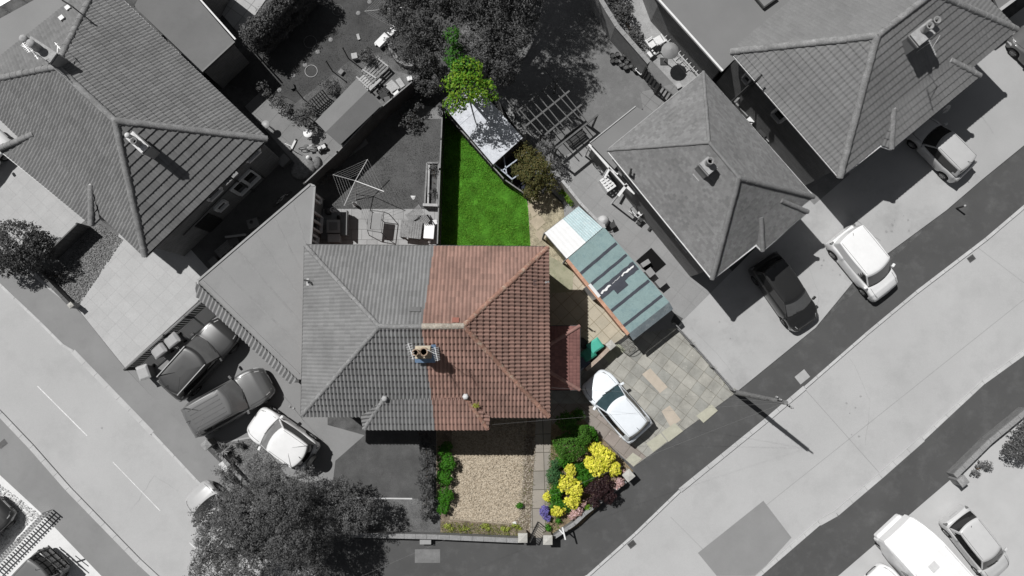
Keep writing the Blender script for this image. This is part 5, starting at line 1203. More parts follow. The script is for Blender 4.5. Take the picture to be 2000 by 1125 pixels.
# spiky palm by the planter wall
def spiky(px, py, r, n, lab, m):
    c = P(px, py, .2); t = thing('spiky_palm', lab, 'plant', (c.x, c.y, 0), 0, 'spiky plants by the planter wall')
    MB().tube([(c.x, c.y, 0), (c.x, c.y, .35)], [.06, .04], 8).build('stem', BARK, t)
    k = MB()
    for i in range(n):
        a = i * 2.399; e = R(.1, 1.1); L_ = r * R(.7, 1.1); d = Vector((math.cos(a) * math.cos(e), math.sin(a) * math.cos(e), math.sin(e)))
        b0 = Vector((c.x, c.y, .32)); m1 = b0 + d * L_ * .6; tip = b0 + d * L_ - Vector((0, 0, .12 * L_)); s_ = Vector((-d.y, d.x, 0)).normalized() * .022
        k.add([b0 - s_ * .6, b0 + s_ * .6, m1 + s_, tip, m1 - s_], [(0, 1, 2, 3, 4)])
    k.build('leaves', m, t)
spiky(437, 880, .62, 60, 'pale spiky palm in the grey gravel by the planter wall', island('spiky_pale', .16, .36)); spiky(455, 893, .4, 40, 'small dark spiky palm right of the pale one', island('spiky_dark', .05, .12)); spiky(470, 868, .3, 34, 'smallest spiky palm near the white off-roader', island('spiky_dark', .05, .12))

# ---- grass, pebbles and weeds nobody could count
def inpoly(pts, n, z=0.0):
    W = [P(x, y, 0) for x, y in pts]; xs_ = [w.x for w in W]; ys_ = [w.y for w in W]; X = rng.uniform(min(xs_), max(xs_), n * 3); Y = rng.uniform(min(ys_), max(ys_), n * 3)
    ins = np.zeros(len(X), bool); j = len(W) - 1
    for i in range(len(W)):
        c_ = ((W[i].y > Y) != (W[j].y > Y)) & (X < (W[j].x - W[i].x) * (Y - W[i].y) / (W[j].y - W[i].y + 1e-12) + W[i].x); ins ^= c_; j = i
    X, Y = X[ins][:n], Y[ins][:n]; return np.stack([X, Y, np.full(len(X), z)], 1)
def blades(name, label, pts, n, h, w, m, z, tuft=None):
    p = inpoly(pts, n, z); n = len(p)
    if tuft: 
        dens = np.array([noise.noise(Vector((a_[0] * tuft, a_[1] * tuft, 3.1))) for a_ in p]); hh = h * (1 + 1.1 * dens[:, None])
    else: hh = np.full((n, 1), h)
    a = rng.uniform(0, 6.283, (n, 1)); d = np.concatenate([np.cos(a), np.sin(a), np.zeros((n, 1))], 1); l = rng.uniform(0, 6.283, (n, 1)); hh = np.maximum(hh * rng.uniform(.5, 1.4, (n, 1)), .015)
    tip = p + np.concatenate([np.cos(l) * hh * .75, np.sin(l) * hh * .75, hh], 1); V = np.stack([p - d * w, p + d * w, tip], 1).reshape(-1, 3)
    me = bpy.data.meshes.new(name); me.vertices.add(3 * n); me.loops.add(3 * n); me.polygons.add(n)
    me.vertices.foreach_set('co', V.ravel().astype(np.float32)); me.loops.foreach_set('vertex_index', np.arange(3 * n, dtype=np.int32)); me.polygons.foreach_set('loop_start', np.arange(0, 3 * n, 3, dtype=np.int32)); me.polygons.foreach_set('loop_total', np.full(n, 3, dtype=np.int32))
    me.materials.append(m); me.update(calc_edges=True)
    o = bpy.data.objects.new(name, me); COL.objects.link(o); return tag(o, label, name.replace('_', ' '), None, 'stuff')
blades('grass', 'bright green grass of the lawn behind the terracotta half', [(872, 232), (905, 255), (962, 325), (1024, 388), (1032, 425), (1034, 485), (862, 485)], 46000, .055, .012, leafmat('grass_blade', (.11, .33, .03), (.30, .56, .08), trans=.3), .07, 1.7)
blades('grass', 'grey short grass of the rotary-dryer lawn', [(625, 345), (840, 175), (862, 232), (857, 408), (622, 408)], 16000, .03, .010, leafmat('grass_blade_grey', .07, .15, trans=.1), .06, 1.2)
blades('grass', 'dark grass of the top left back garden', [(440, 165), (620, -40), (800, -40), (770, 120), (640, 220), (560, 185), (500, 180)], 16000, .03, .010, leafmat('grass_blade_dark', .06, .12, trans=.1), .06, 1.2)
blades('weeds', 'yellowish straggly weeds along the bottom of the warm gravel', [(862, 1018), (1020, 1026), (1020, 1048), (862, 1046)], 1500, .12, .012, leafmat('weed', (.14, .20, .03), (.42, .42, .12)), .03, 4)
blades('weeds', 'dry straggly weeds right of the warm gravel', [(1015, 900), (1045, 890), (1036, 1035), (1012, 1035)], 500, .12, .012, leafmat('weed2', (.20, .22, .08), (.45, .42, .28)), .03, 4)
blades('weeds', 'weeds on the bare edge between the slab driveway and the pale driveway', [(1312, 628), (1330, 640), (1440, 765), (1424, 765)], 500, .10, .010, leafmat('weed3', (.14, .16, .05), (.32, .28, .14)), .03, 4)
blades('weeds', 'green and yellow weeds in the bed of the corner garden', [(1076, 850), (1110, 900), (1090, 1040), (1060, 1045), (1070, 900)], 1100, .12, .014, leafmat('weed4', (.05, .15, .02), (.25, .32, .06)), .03, 4)
def pebbles(label, pts, n, s, c1, c2, z, nm):
    p = inpoly(pts, n, z); n = len(p); t = np.array([[1, 0, 0], [-.5, .87, 0], [-.5, -.87, 0], [0, 0, .8]]); a = rng.uniform(0, 6.283, n); sc_ = s * rng.uniform(.5, 1.5, (n, 1, 1)); ca, sa = np.cos(a)[:, None], np.sin(a)[:, None]
    X = t[None, :, 0] * ca - t[None, :, 1] * sa; Y = t[None, :, 0] * sa + t[None, :, 1] * ca; V = (np.stack([X, Y, np.repeat(t[None, :, 2], n, 0)], 2) * sc_ * np.array([1.2, .85, 1]) + p[:, None, :]).reshape(-1, 3)
    V += rng.normal(size=V.shape) * s * .15
    F = (np.array([[0, 1, 3], [1, 2, 3], [2, 0, 3]])[None] + (np.arange(n) * 4)[:, None, None]).reshape(-1).astype(np.int32)
    me = bpy.data.meshes.new('gravel_stones'); me.vertices.add(4 * n); me.loops.add(len(F)); me.polygons.add(len(F) // 3); me.vertices.foreach_set('co', V.ravel().astype(np.float32)); me.loops.foreach_set('vertex_index', F)
    me.polygons.foreach_set('loop_start', np.arange(0, len(F), 3, dtype=np.int32)); me.polygons.foreach_set('loop_total', np.full(len(F) // 3, 3, dtype=np.int32)); me.materials.append(island(nm, c1, c2)); me.update(calc_edges=True)
    o = bpy.data.objects.new('gravel_stones', me); COL.objects.link(o); return tag(o, label, 'gravel', None, 'stuff')
pebbles('warm cream and brown gravel stones of the front garden', [(884, 815), (1026, 815), (1018, 1000), (1008, 1022), (880, 1012)], 16000, .042, (.54, .47, .37), (.27, .22, .16), .05, 'stone_warm')
pebbles('grey gravel stones beside the left driveway slabs', [(182, 430), (240, 468), (152, 598), (110, 550)], 5000, .035, .30, .07, .05, 'stone_grey')
pebbles('grey gravel stones around the spiky palms', [(415, 870), (503, 858), (560, 938), (560, 1000), (480, 940)], 5000, .03, .30, .10, .06, 'stone_grey2')
pebbles('pale gravel stones of the driveway at the left edge', [(-60, 900), (0, 945), (78, 1005), (60, 1018), (-60, 1140)], 4000, .03, .7, .25, .05, 'stone_pale')
pebbles('pebbles and clods in the bed right of the warm gravel', [(1018, 850), (1046, 850), (1036, 1035), (1010, 1035)], 1400, .04, (.45, .40, .33), (.14, .11, .08), .05, 'stone_bed')
# ---------------------------------------------------------------- fences and walls
FD = surf('fence_dark', .085, .2, 2, .3, 20, .95, .5); FM = surf('fence_mid', .14, .2, 2, .25, 20, .95, .5); FP = surf('fence_top', .26, .15, 2, .2, 20, .95, .4)
WOODG = surf('weathered_wood', .24, .2, 3, .3, 18, .95, .5); WOODP = surf('pale_wood', .42, .15, 3, .2, 18, .95, .4); WOODD = surf('dark_wood', .06, .2, 3, .3, 18, .95, .4)
STONE = surf('coping_stone', .27, .15, 3, .25, 24, .95, .5, stain=.36, stain_amt=.6)
def fence(name, label, pts, h, m, mtop, zt=None, board=.12, rail=True, group='garden fences', post=1.8, gap=-0.012, thick=.02):
    """close-boarded fence; pts are photo pixels of its top edge"""
    W = [P(x, y, h) for x, y in pts]; c = W[0]
    t = thing(name, label, 'fence', (c.x, c.y, 0), 0, group)
    for a, b in zip(W[:-1], W[1:]):
        L = math.hypot(b.x - a.x, b.y - a.y); n = max(1, round(L / post)); d = Vector(((b.x - a.x) / L, (b.y - a.y) / L, 0))
        for i in range(n):
            p = a + d * (L * i / n); q = a + d * (L * (i + 1) / n); k = MB(); nb = max(1, int((q - p).length / board)); w = (q - p).length / nb; an = math.atan2(d.y, d.x)
            nn = Vector((-d.y, d.x, 0))
            for j in range(nb): c2 = p + d * ((j + .5) * w) + nn * (.006 if j % 2 else -.006); k.box((c2.x, c2.y, .02), (w - gap, thick, h - .06 + R(-.008, .008)), an)
            k.build('panel', m, t)
            if rail: MB().bar((p.x, p.y, h - .03), (q.x, q.y, h - .03), .06, .035).build('top_rail', mtop, t)
            MB().box((p.x, p.y, -.03), (.09, .09, h + .06), an).build('post', m, t)
        MB().box((b.x, b.y, -.03), (.09, .09, h + .06), 0).build('post', m, t)
    return t
fence('boarded_fence', 'long tall dark boarded fence running diagonally from the flat-roof extension to the big trees', [(594, 358), (659, 297), (727, 224), (806, 158), (835, 130)], 1.9, FD, FP)
fence('boarded_fence', 'straight tall fence between the grey lawn and the green lawn', [(864, 212), (859, 330), (854, 478), (854, 500)], 1.75, FD, FP)
fence('trellis_fence', 'low dark trellis fence along the edge of the green lawn below the white speckled roof', [(872, 222), (962, 324), (985, 350), (1034, 384)], 1.0, WOODD, WOODG, board=.09, gap=.03, group='garden fences')
fence('slatted_fence', 'dark slatted fence on the paved driveway edge beside the dark estate car', [(243, 722), (320, 655), (402, 582)], 1.15, FD, FM, board=.08, gap=.025)
fence('boarded_fence', 'dark fence closing the passage between the two eastern houses', [(1420, 112), (1438, 165), (1475, 205)], 1.7, FD, FM)
fence('slatted_fence', 'open dark fence panels beside the pale yard with the parasol', [(1263, 130), (1290, 165), (1322, 190)], 1.5, FD, FM, board=.2, gap=.12)
fence('boarded_fence', 'short dark fence on the left side of the olive shrub yard', [(1112, 365), (1132, 398), (1180, 440)], 1.1, WOODP, WOODP, board=.14)
fence('boarded_fence', 'dark fence under the bay of the north-west house, beside the gravel', [(150, 437), (85, 500)], 1.3, FD, FM)
def rail_fence(label, pts, h, m, group='garden fences'):
    W = [P(x, y, h) for x, y in pts]; t = thing('rail_fence', label, 'fence', (W[0].x, W[0].y, 0), 0, group)
    for a, b in zip(W[:-1], W[1:]):
        n = max(1, round((b - a).length / 1.6))
        for i in range(n): q = a.lerp(b, i / n); MB().box((q.x, q.y, -.02), (.08, .08, h + .05), .7).build('post', m, t)
        for z in (h - .02, h * .5): MB().bar((a.x, a.y, z), (b.x, b.y, z), .05, .07).build('rail', m, t)
    q = W[-1]; MB().box((q.x, q.y, -.02), (.08, .08, h + .05), .7).build('post', m, t)
rail_fence('low two-rail timber fence between the slab driveway and the pale driveway', [(1318, 632), (1355, 672), (1434, 762)], .75, WOODG)
# picket fence at the lower left
a, b = P(80, 1004, 1.0), P(-40, 1128, 1.0); t = thing('picket_fence', 'white picket fence above a hedge line at the bottom left corner', 'fence', (a.x, a.y, 0), 0, 'garden fences')
n = int((b - a).length / .16); d = (b - a).normalized()
PK = plain('picket_paint', .6, .6)
k = MB()
for i in range(n): q = a + d * (i * .16); k.box((q.x, q.y, .05), (.075, .02, .95), math.atan2(d.y, d.x))
k.build('pickets', PK, t); [MB().bar((a.x, a.y, z), (b.x, b.y, z), .03, .07).build('rail', PK, t) for z in (.35, .8)]
def wall(label, pts, h, w, m, cop, name='garden_wall', group='garden walls'):
    W = [P(x, y, h) for x, y in pts]; t = thing(name, label, 'wall', (W[0].x, W[0].y, 0), 0, group)
    k, k2 = MB(), MB()
    for a, b in zip(W[:-1], W[1:]):
        d = (b - a).normalized(); n = Vector((-d.y, d.x, 0)) * w / 2
        k.prism([a - n, b - n, b + n, a + n], -.05, h - .06)
        L = (b - a).length; m_ = max(1, round(L / .6)); n2 = n * 1.18
        for i in range(m_):
            p = a + d * (L * i / m_ + .006); q = a + d * (L * (i + 1) / m_ - .006); z = h + R(-.004, .004); k2.prism([p - n2, q - n2, q + n2, p + n2], h - .06, z)
    k.build('brickwork', m, t); k2.build('coping', cop, t); return t
wall('low garden wall along the bottom pavement, under the grey front lawn and the warm gravel', [(680, 1045), (855, 1049), (1012, 1056)], .62, .2, W_brick_g, STONE)
wall('short low wall from the gate pillar up to the pink flowers', [(1082, 1050), (1122, 1023), (1142, 1004), (1222, 940)], .55, .16, W_brick_g, STONE)
wall('tall pale rendered wall at the top right of centre, along the yard with the parasol', [(1162, -20), (1205, 50), (1268, 122)], 1.9, .2, surf('render_wall', .25, .15, 2, .2, 20), STONE)
wall('pale concrete wall between the white speckled shed and the pergola', [(978, 192), (1004, 235), (1026, 262)], 1.3, .24, surf('conc_wall', .3, .15, 2, .2, 20), STONE)
wall('low brick planter wall with grey coping beside the left road', [(425, 885), (474, 938)], .5, .14, W_brick_g, STONE)
wall('dark low wall beside the left road under the round conifer', [(70, 528), (138, 598)], .6, .14, W_brick_g, FM)
wall('garden wall along the opposite pavement at the right edge', [(1866, 930), (1935, 862), (2010, 800)], .7, .22, W_brick_g, STONE)
wall('low brick wall with a stone pier behind the green bins', [(1145, 722), (1172, 698), (1190, 680)], 1.0, .16, brick('brick_pink', (.42, .26, .2), (.36, .22, .17), (.4, .36, .3)), surf('cop_pink', (.42, .34, .28), .15, 3, .2, 20, stain=(.3, .28, .24), stain_amt=.6))
wall('low kerb wall edging the yard between garage and central house', [(1072, 455), (1104, 506)], .12, .08, W_brick_g, surf('cop_yard', (.36, .33, .25), .2, 3, .2, 20))
wall('thin pale boundary wall beside the white corrugated roof', [(1098, 352), (1135, 398), (1182, 446)], 1.5, .12, surf('bw', .4, .1, 2, .1, 20), WOODP)
def pillar(label, x, y, s, h, m, cop, rot=0.0):
    c = P(x, y, h); t = thing('gate_pillar', label, 'pillar', (c.x, c.y, 0), rot, 'gate and garden pillars')
    k = MB(); k.box((0, 0, -.05), (s, s, h - .02)); k.build('brickwork', m, t, local=True)
    MB().add([(-s * .6, -s * .6, h - .07), (s * .6, -s * .6, h - .07), (s * .6, s * .6, h - .07), (-s * .6, s * .6, h - .07), (-s * .58, -s * .58, h - .01), (s * .58, -s * .58, h - .01), (s * .58, s * .58, h - .01), (-s * .58, s * .58, h - .01), (0, 0, h + .05)],
        [(3, 2, 1, 0), (0, 1, 5, 4), (1, 2, 6, 5), (2, 3, 7, 6), (3, 0, 4, 7), (4, 5, 8), (5, 6, 8), (6, 7, 8), (7, 4, 8)]).build('cap', cop, t, local=True)
CP = surf('pillar_cap', (.46, .45, .42), .12, 4, .2, 24); CB = brick('brick_pillar', (.34, .2, .15), (.28, .17, .13), (.4, .36, .3))
pillar('left pillar of the iron garden gate, at the end of the long low wall', 1021, 1051, .40, .95, CB, CP); pillar('right pillar of the iron garden gate, at the foot of the corner flowers', 1070, 1055, .40, .95, CB, CP)
pillar('stone pillar standing alone at the corner of the slab driveway and the dark pavement', 1228, 929, .42, .85, CB, CP, .7); pillar('grey pillar at the top of the brick planter wall', 402, 869, .36, .9, W_brick_g, STONE, .75)
pillar('grey pillar at the end of the opposite garden wall', 1882, 940, .40, .9, W_brick_g, STONE, .65); pillar('stone pier beside the ornate iron gate', 1193, 674, .34, 1.05, CB, CP, .7)
pillar('small square post at the corner of the dark low wall by the left road', 137, 596, .22, .75, W_brick_g, CP, .75); pillar('grey pillar where the slatted fence meets the left pavement', 284, 728, .42, .5, W_brick_g, STONE, .75)
IRON = plain('iron_black', .04, .5, .4)
def gate(label, hinge, tip, h, ornate=False, m=IRON):
    a = P(*hinge, 0); b = P(*tip, 0); t = thing('iron_gate', label, 'gate', (a.x, a.y, 0), 0, 'iron gates'); z0, z1 = .12, h
    f = MB()
    for z in (z0, z1): f.bar((a.x, a.y, z), (b.x, b.y, z), .035)
    for q in (a, b): f.bar((q.x, q.y, z0), (q.x, q.y, z1), .035)
    f.build('frame', m, t); n = 9; k = MB()
    for i in range(1, n): q = a.lerp(b, i / n); k.bar((q.x, q.y, z0), (q.x, q.y, z1 + (.08 if i % 2 else 0)), .018)
    k.build('bars', m, t)
    if ornate:
        k = MB(); d = (b - a).normalized(); 
        for s_, zc, r_ in ((.25, .55 * h, .16), (.75, .55 * h, .16), (.5, .3 * h, .18), (.5, .8 * h, .18)):
            c = a.lerp(b, s_); k.tube([(c.x + d.x * r_ * math.cos(u), c.y + d.y * r_ * math.cos(u), zc + r_ * math.sin(u)) for u in [i * .5236 for i in range(13)]], .014, 5, cap=False)
        c = a.lerp(b, .5); L = (b - a).length / 2; k.tube([(c.x + d.x * L * math.cos(u), c.y + d.y * L * math.cos(u), z1 + .3 * math.sin(u)) for u in [i * .3927 for i in range(9)]], .018, 5)
        k.build('scrollwork', m, t)
gate('open iron garden gate swung in over the slab path', (1034, 1050), (1050, 1018), .95); gate('ornate iron gate between the stone pier and the brick garage corner', (1199, 672), (1222, 656), 1.6, True)
# ---------------------------------------------------------------- garages and sheds
TEAL = surf('felt_teal', (.235, .325, .325), .08, 1.5, .14, 30, .9, .3, stain=(.16, .24, .26), stain_amt=.6); TARD = surf('tar_dark', (.055, .06, .075), .15, 3, .2, 30, .6, .2)
zg = 2.45; g4 = [P(1108, 506, zg), P(1180, 444, zg), P(1307, 590, zg), P(1228, 652, zg)]
t = thing('garage', 'brick garage with a teal felt flat roof crossed by dark lap strips', 'garage', (g4[0].x, g4[0].y, 0))
MB().prism(g4, zg - .1, zg).build('flat_roof', TEAL, t)
BRO = brick('brick_orange', (.46, .26, .17), (.38, .21, .14), (.4, .34, .28))
I4 = inset(g4, .12); MB().prism(I4, -.05, zg - .1).build('wall', BRO, t)
for s_, w_ in ((.205, .16), (.36, .15), (.50, .5), (.705, .16), (.905, .15)):
    a = g4[0].lerp(g4[3], s_); b = g4[1].lerp(g4[2], s_); d = (b - a).normalized(); n = Vector((-d.y, d.x, 0)) * w_ / 2; k = MB()
    V = []
    N_ = 14
    for i in range(N_ + 1): q = a.lerp(b, .02 + .96 * i / N_); j = 1 + R(-.10, .10); V += [q - n * j + Vector((0, 0, .006)), q + n * (2 - j) + Vector((0, 0, .006))]
    k.add(V, [(2 * i, 2 * i + 1, 2 * i + 3, 2 * i + 2) for i in range(N_)]); k.build('roof_lap', TARD, t)
a = g4[0].lerp(g4[3], .50); b = g4[1].lerp(g4[2], .50); SIL = plain('silver_patch', .85, .35, .5); d = (b - a).normalized()
for s0_, s1_, off, w_ in ((.08, .34, 0.03, .16), (.37, .60, .05, .03), (.62, .94, .06, .13)):
    V = []; n = Vector((-d.y, d.x, 0))
    for i in range(11): q = a.lerp(b, lerp(s0_, s1_, i / 10)) + n * (off + R(-.03, .03)); ww = w_ * R(.5, 1.0) / 2 * (math.sin(math.pi * (i + .6) / 11.2) ** .4); V += [q - n * ww + Vector((0, 0, .013)), q + n * ww + Vector((0, 0, .013))]
    MB().add(V, [(2 * i, 2 * i + 1, 2 * i + 3, 2 * i + 2) for i in range(10)]).build('silver_patch', SIL, t)
q = a.lerp(b, .47) - Vector((-d.y, d.x, 0)) * .28; MB().box((q.x, q.y, zg + .004), (.72, .5, .008), math.atan2(d.y, d.x)).build('felt_patch', TARD, t)
k = MB(); k.bar(g4[0] + Vector((-.03, -.03, .02)), g4[3] + Vector((-.03, -.03, .02)), .17, .07); k.build('brick_verge', surf('verge_orange', (.50, .29, .2), .2, 3, .25, 20, stain=(.36, .2, .14), stain_amt=.6), t)
q0 = g4[3] + Vector((0, 0, -.0)); q1 = g4[2]; dn = Vector((.62, -.78, 0)) * .42
MB().add([q0 + Vector((0, 0, .01)), q0 + dn + Vector((0, 0, -.28)), q1 + dn + Vector((0, 0, -.28)), q1 + Vector((0, 0, .01)), q0 + dn + Vector((0, 0, -.42)), q1 + dn + Vector((0, 0, -.42))], [(0, 1, 2, 3), (1, 4, 5, 2)]).build('fascia', surf('fascia_grey', (.22, .26, .28), .2, 2, .2, 20, stain=(.35, .37, .37), stain_amt=.6), t)
k = MB(); e0 = I4[3]; e1 = I4[2]; d2 = (Vector(e1) - Vector(e0)).normalized(); nn = Vector((d2.y, -d2.x)); k.prism([e0 + d2 * .25, e1 - d2 * .25, e1 - d2 * .25 + nn * .05, e0 + d2 * .25 + nn * .05], .02, 2.05); k.build('garage_door', plain('garage_door', .35, .5), t)
e0 = Vector(I4[0]); e1 = Vector(I4[3]); d2 = (e1 - e0).normalized(); nn = Vector((d2.y, -d2.x)); nn = nn if nn.x < 0 else -nn
k = MB(); k.prism([e0 + d2 * 1.55, e0 + d2 * 2.35, e0 + d2 * 2.35 + nn * .16, e0 + d2 * 1.55 + nn * .16], .02, 2.52); k.build('door_frame', W_white, t)
# white corrugated lean-to
zc_ = 2.2; w4 = [P(1064, 455, zc_), P(1130, 403, zc_), P(1177, 445, zc_ + .1), P(1107, 505, zc_ + .1)]
t = thing('corrugated_lean_to', 'white corrugated plastic roof joined to the top end of the teal garage', 'shed', (w4[0].x, w4[0].y, 0))
def corr(name, A, B_, C__, D__, n, amp, m, par):
    V = []; ax = (B_ - A)
    for i in range(n + 1):
        z = Vector((0, 0, amp * math.sin(i * math.pi / 2 * 1.0))); V += [A.lerp(B_, i / n) + z, D__.lerp(C__, i / n) + z]
    o = MB().add(V, [(2 * i, 2 * i + 1, 2 * i + 3, 2 * i + 2) for i in range(n)], 0, None, False).build(name, m, par); return o
mA = w4[0].lerp(w4[1], .53); mD = w4[3].lerp(w4[2], .53)
corr('white_sheet', w4[0], mA, mD, w4[3], 20, .012, surf('sheet_white', .80, .04, 3, .03, 20, .6, .05), t)
corr('clear_sheet', mA, w4[1], w4[2], mD, 36, .035, surf('sheet_clear', (.58, .70, .72), .06, 3, .05, 20, .4, .05, stain=(.75, .8, .8), stain_amt=.6), t)
k = MB()
for q in w4: MB().bar((q.x, q.y, -.02), (q.x, q.y, zc_ - .03), .08).build('post', WOODG, t)
for a, b in zip(w4, w4[1:] + w4[:1]): MB().bar(a - Vector((0, 0, .08)), b - Vector((0, 0, .08)), .05, .09).build('beam', WOODG, t)
i_ = inset(w4, .1); MB().prism([i_[0], i_[3], Vector(i_[3]) + Vector((.05, .05)), Vector(i_[0]) + Vector((.05, .05))], -.03, 2.05).build('side_wall', surf('shed_side', (.3, .28, .2), .2, 3, .2, 20), t)
# white speckled shed
zs_ = 2.2; s4 = [P(865, 206, zs_), P(922, 157, zs_), P(1021, 269, zs_), P(963, 321, zs_)]
t = thing('garden_shed', 'timber shed with a white lichen-speckled felt roof at the tip of the green lawn', 'shed', (s4[0].x, s4[0].y, 0))
SPK = surf('roof_speckled', (.62, .64, .68), .12, 2.5, .25, 34, .95, .5, stain=(.40, .42, .46), stain_amt=.7)
MB().prism(s4, zs_ - .06, zs_).build('flat_roof', SPK, t)
mB = s4[0].lerp(s4[3], .0); MB().prism(inset(s4, .1), -.03, zs_ - .06).build('wall', surf('shed_wall', (.06, .055, .06), .2, 2, .3, 20), t)
for i in range(2): a = s4[0].lerp(s4[3], (i + 1) / 3); b = s4[1].lerp(s4[2], (i + 1) / 3); MB().bar(a + Vector((0, 0, .008)), b + Vector((0, 0, .008)), .03, .012).build('felt_seam', SPK, t)
fr_ = [P(965, 320, 1.6), P(1018, 272, 1.6), P(1042, 322, 1.6), P(1000, 350, 1.6)]
t = thing('timber_lean_to', 'bare blue-grey timber frame over a dark bay below the white speckled roof', 'frame', (fr_[0].x, fr_[0].y, 0)); FB_ = surf('blue_wood', (.42, .46, .52), .15, 3, .2, 20)
for a, b in ((fr_[0], fr_[3]), (fr_[0].lerp(fr_[3], .45), fr_[1].lerp(fr_[2], .5)), (fr_[0].lerp(fr_[3], .7), fr_[0].lerp(fr_[1], .35)), (fr_[3], fr_[2])): MB().bar(a, b, .06).build('beam', FB_, t)
for q in (fr_[0], fr_[3], fr_[2]): MB().bar((q.x, q.y, 0), q, .06).build('post', FB_, t)
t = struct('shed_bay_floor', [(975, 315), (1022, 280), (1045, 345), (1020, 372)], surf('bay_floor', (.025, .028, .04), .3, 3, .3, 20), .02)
# grey shed roof in the top left garden
zz = 2.1; r4_ = [P(615, 236, zz), P(696, 152, zz), P(746, 205, zz), P(664, 283, zz)]
r4_[0].z = r4_[1].z = 2.0; mid0 = P(636, 258, 2.45); mid1 = P(718, 177, 2.45)
t = thing('garden_shed', 'long grey felt-roofed shed against the diagonal fence in the top left garden', 'shed', (r4_[0].x, r4_[0].y, 0))
FG = surf('felt_shed', .185, .06, 1, .06, 30, .9, .15); MB().add([r4_[0], mid0, mid1, r4_[1]], [(0, 1, 2, 3)]).add([mid0, r4_[3], r4_[2], mid1], [(0, 1, 2, 3)]).build('roof', FG, t)
MB().prism(inset(r4_, .12), -.03, 2.0).build('wall', WOODG, t)
# ---------------------------------------------------------------- pergola in the east garden
zp = 2.25; PW = surf('pergola_wood', .13, .15, 3, .2, 20)
A0, A1, A2, A3 = P(1012, 222, zp), P(1082, 158, zp), P(1150, 244, zp), P(1086, 292, zp)
t = thing('timber_pergola', 'open grey timber pergola with crossing beams in the shade of the tall trees', 'pergola', (A0.x, A0.y, 0))
u = (A1 - A0) / 1; 
for a, b in (((1005, 222), (1090, 153)), ((1026, 247), (1112, 178)), ((1064, 264), (1135, 205)), ((1085, 290), (1168, 224)), ((960, 165), (1030, 110))):
    MB().bar(P(*a, zp), P(*b, zp), .09, .12).build('beam', PW, t)
for a, b in (((1013, 213), (1058, 263)), ((1024, 204), (1074, 262)), ((1038, 195), (1094, 258)), ((1050, 186), (1100, 248)), ((1060, 176), (1118, 240)), ((1072, 166), (1132, 232)), ((1060, 130), (1154, 246)), ((985, 190), (1016, 226))):
    MB().bar(P(*a, zp + .1), P(*b, zp + .1), .045, .08).build('rafter', PW, t)
for x, y in ((1007, 220), (1088, 155), (1166, 226), (1087, 289), (1135, 205), (1058, 255)): q = P(x, y, zp - .05); MB().bar((q.x, q.y, 0), q, .09).build('post', PW, t)
t = thing('garden_bench', 'dark slatted bench standing under the pergola', 'bench', P(1122, 270, 0), math.radians(38)); k = MB()
for i in range(4): k.box((0, -.2 + i * .13, .42), (1.1, .1, .03))
k.build('seat', WOODD, t, local=True); MB().box((0, .28, .42), (1.1, .03, .4)).build('backrest', WOODD, t, local=True)
for sx in (-.5, .5):
    for sy in (-.2, .22): MB().box((sx, sy, 0), (.06, .06, .42)).build('leg', WOODD, t, local=True)
# ---------------------------------------------------------------- utility pole and wires
bp_ = P(1436, 766, 0); tp_ = P(1527, 785, 7.3)
t = thing('utility_pole', 'tall timber utility pole leaning over the dark pavement, trailing thin wires', 'pole', (bp_.x, bp_.y, 0)); tp_ = Vector((bp_.x * .75 + tp_.x * .25, bp_.y * .75 + tp_.y * .25, 7.3))
MB().tube([bp_ - Vector((0, 0, .1)), tp_], [.14, .10], 14).build('pole', surf('pole_wood', .20, .2, 3, .3, 18, .95, .5), t)
k = MB(); k.bar(tp_ + Vector((-.35, .25, -.25)), tp_ + Vector((.35, -.25, -.25)), .08); k.build('crossarm', WOODG, t)
for i in range(5): q = tp_ + Vector((-.32, .23, -.2)).lerp(Vector((.32, -.23, -.2)), i / 4); MB().lathe(q, [(.03, 0), (.045, .04), (.02, .09), (.04, .12), (.001, .14)], 8).build('insulator', W_pale, t)
for i in range(6): MB().bar(bp_.lerp(tp_, .3 + i * .09) + Vector((.1 * (-1) ** i, 0, 0)), bp_.lerp(tp_, .3 + i * .09) + Vector((.24 * (-1) ** i, 0, 0)), .02).build('step_iron', IRON, t)
def wire(lab, b, sag=.35, a=None, r=.003):
    a = a or tp_ - Vector((0, 0, .1)); k = MB(); k.tube([a.lerp(b, i / 14) - Vector((0, 0, sag * 4 * (i / 14) * (1 - i / 14))) for i in range(15)], r, 4, cap=False)
    tag(k.build('overhead_wire', plain('wire_grey', .22, .6), origin=tuple(a)), lab, 'wire', 'overhead wires')
wire('thin wire from the utility pole to the upper right corner of the terracotta eaves', Vector((c.x, c.y, 4.3)) if False else P(1074, 757, 4.3)); wire('thin wire from the utility pole to the front bay gutter of the central house', P(955, 830, 4.2))
wire('thin wire from the utility pole across the pavement towards the bottom left', P(560, 1190, 5.5), .8)
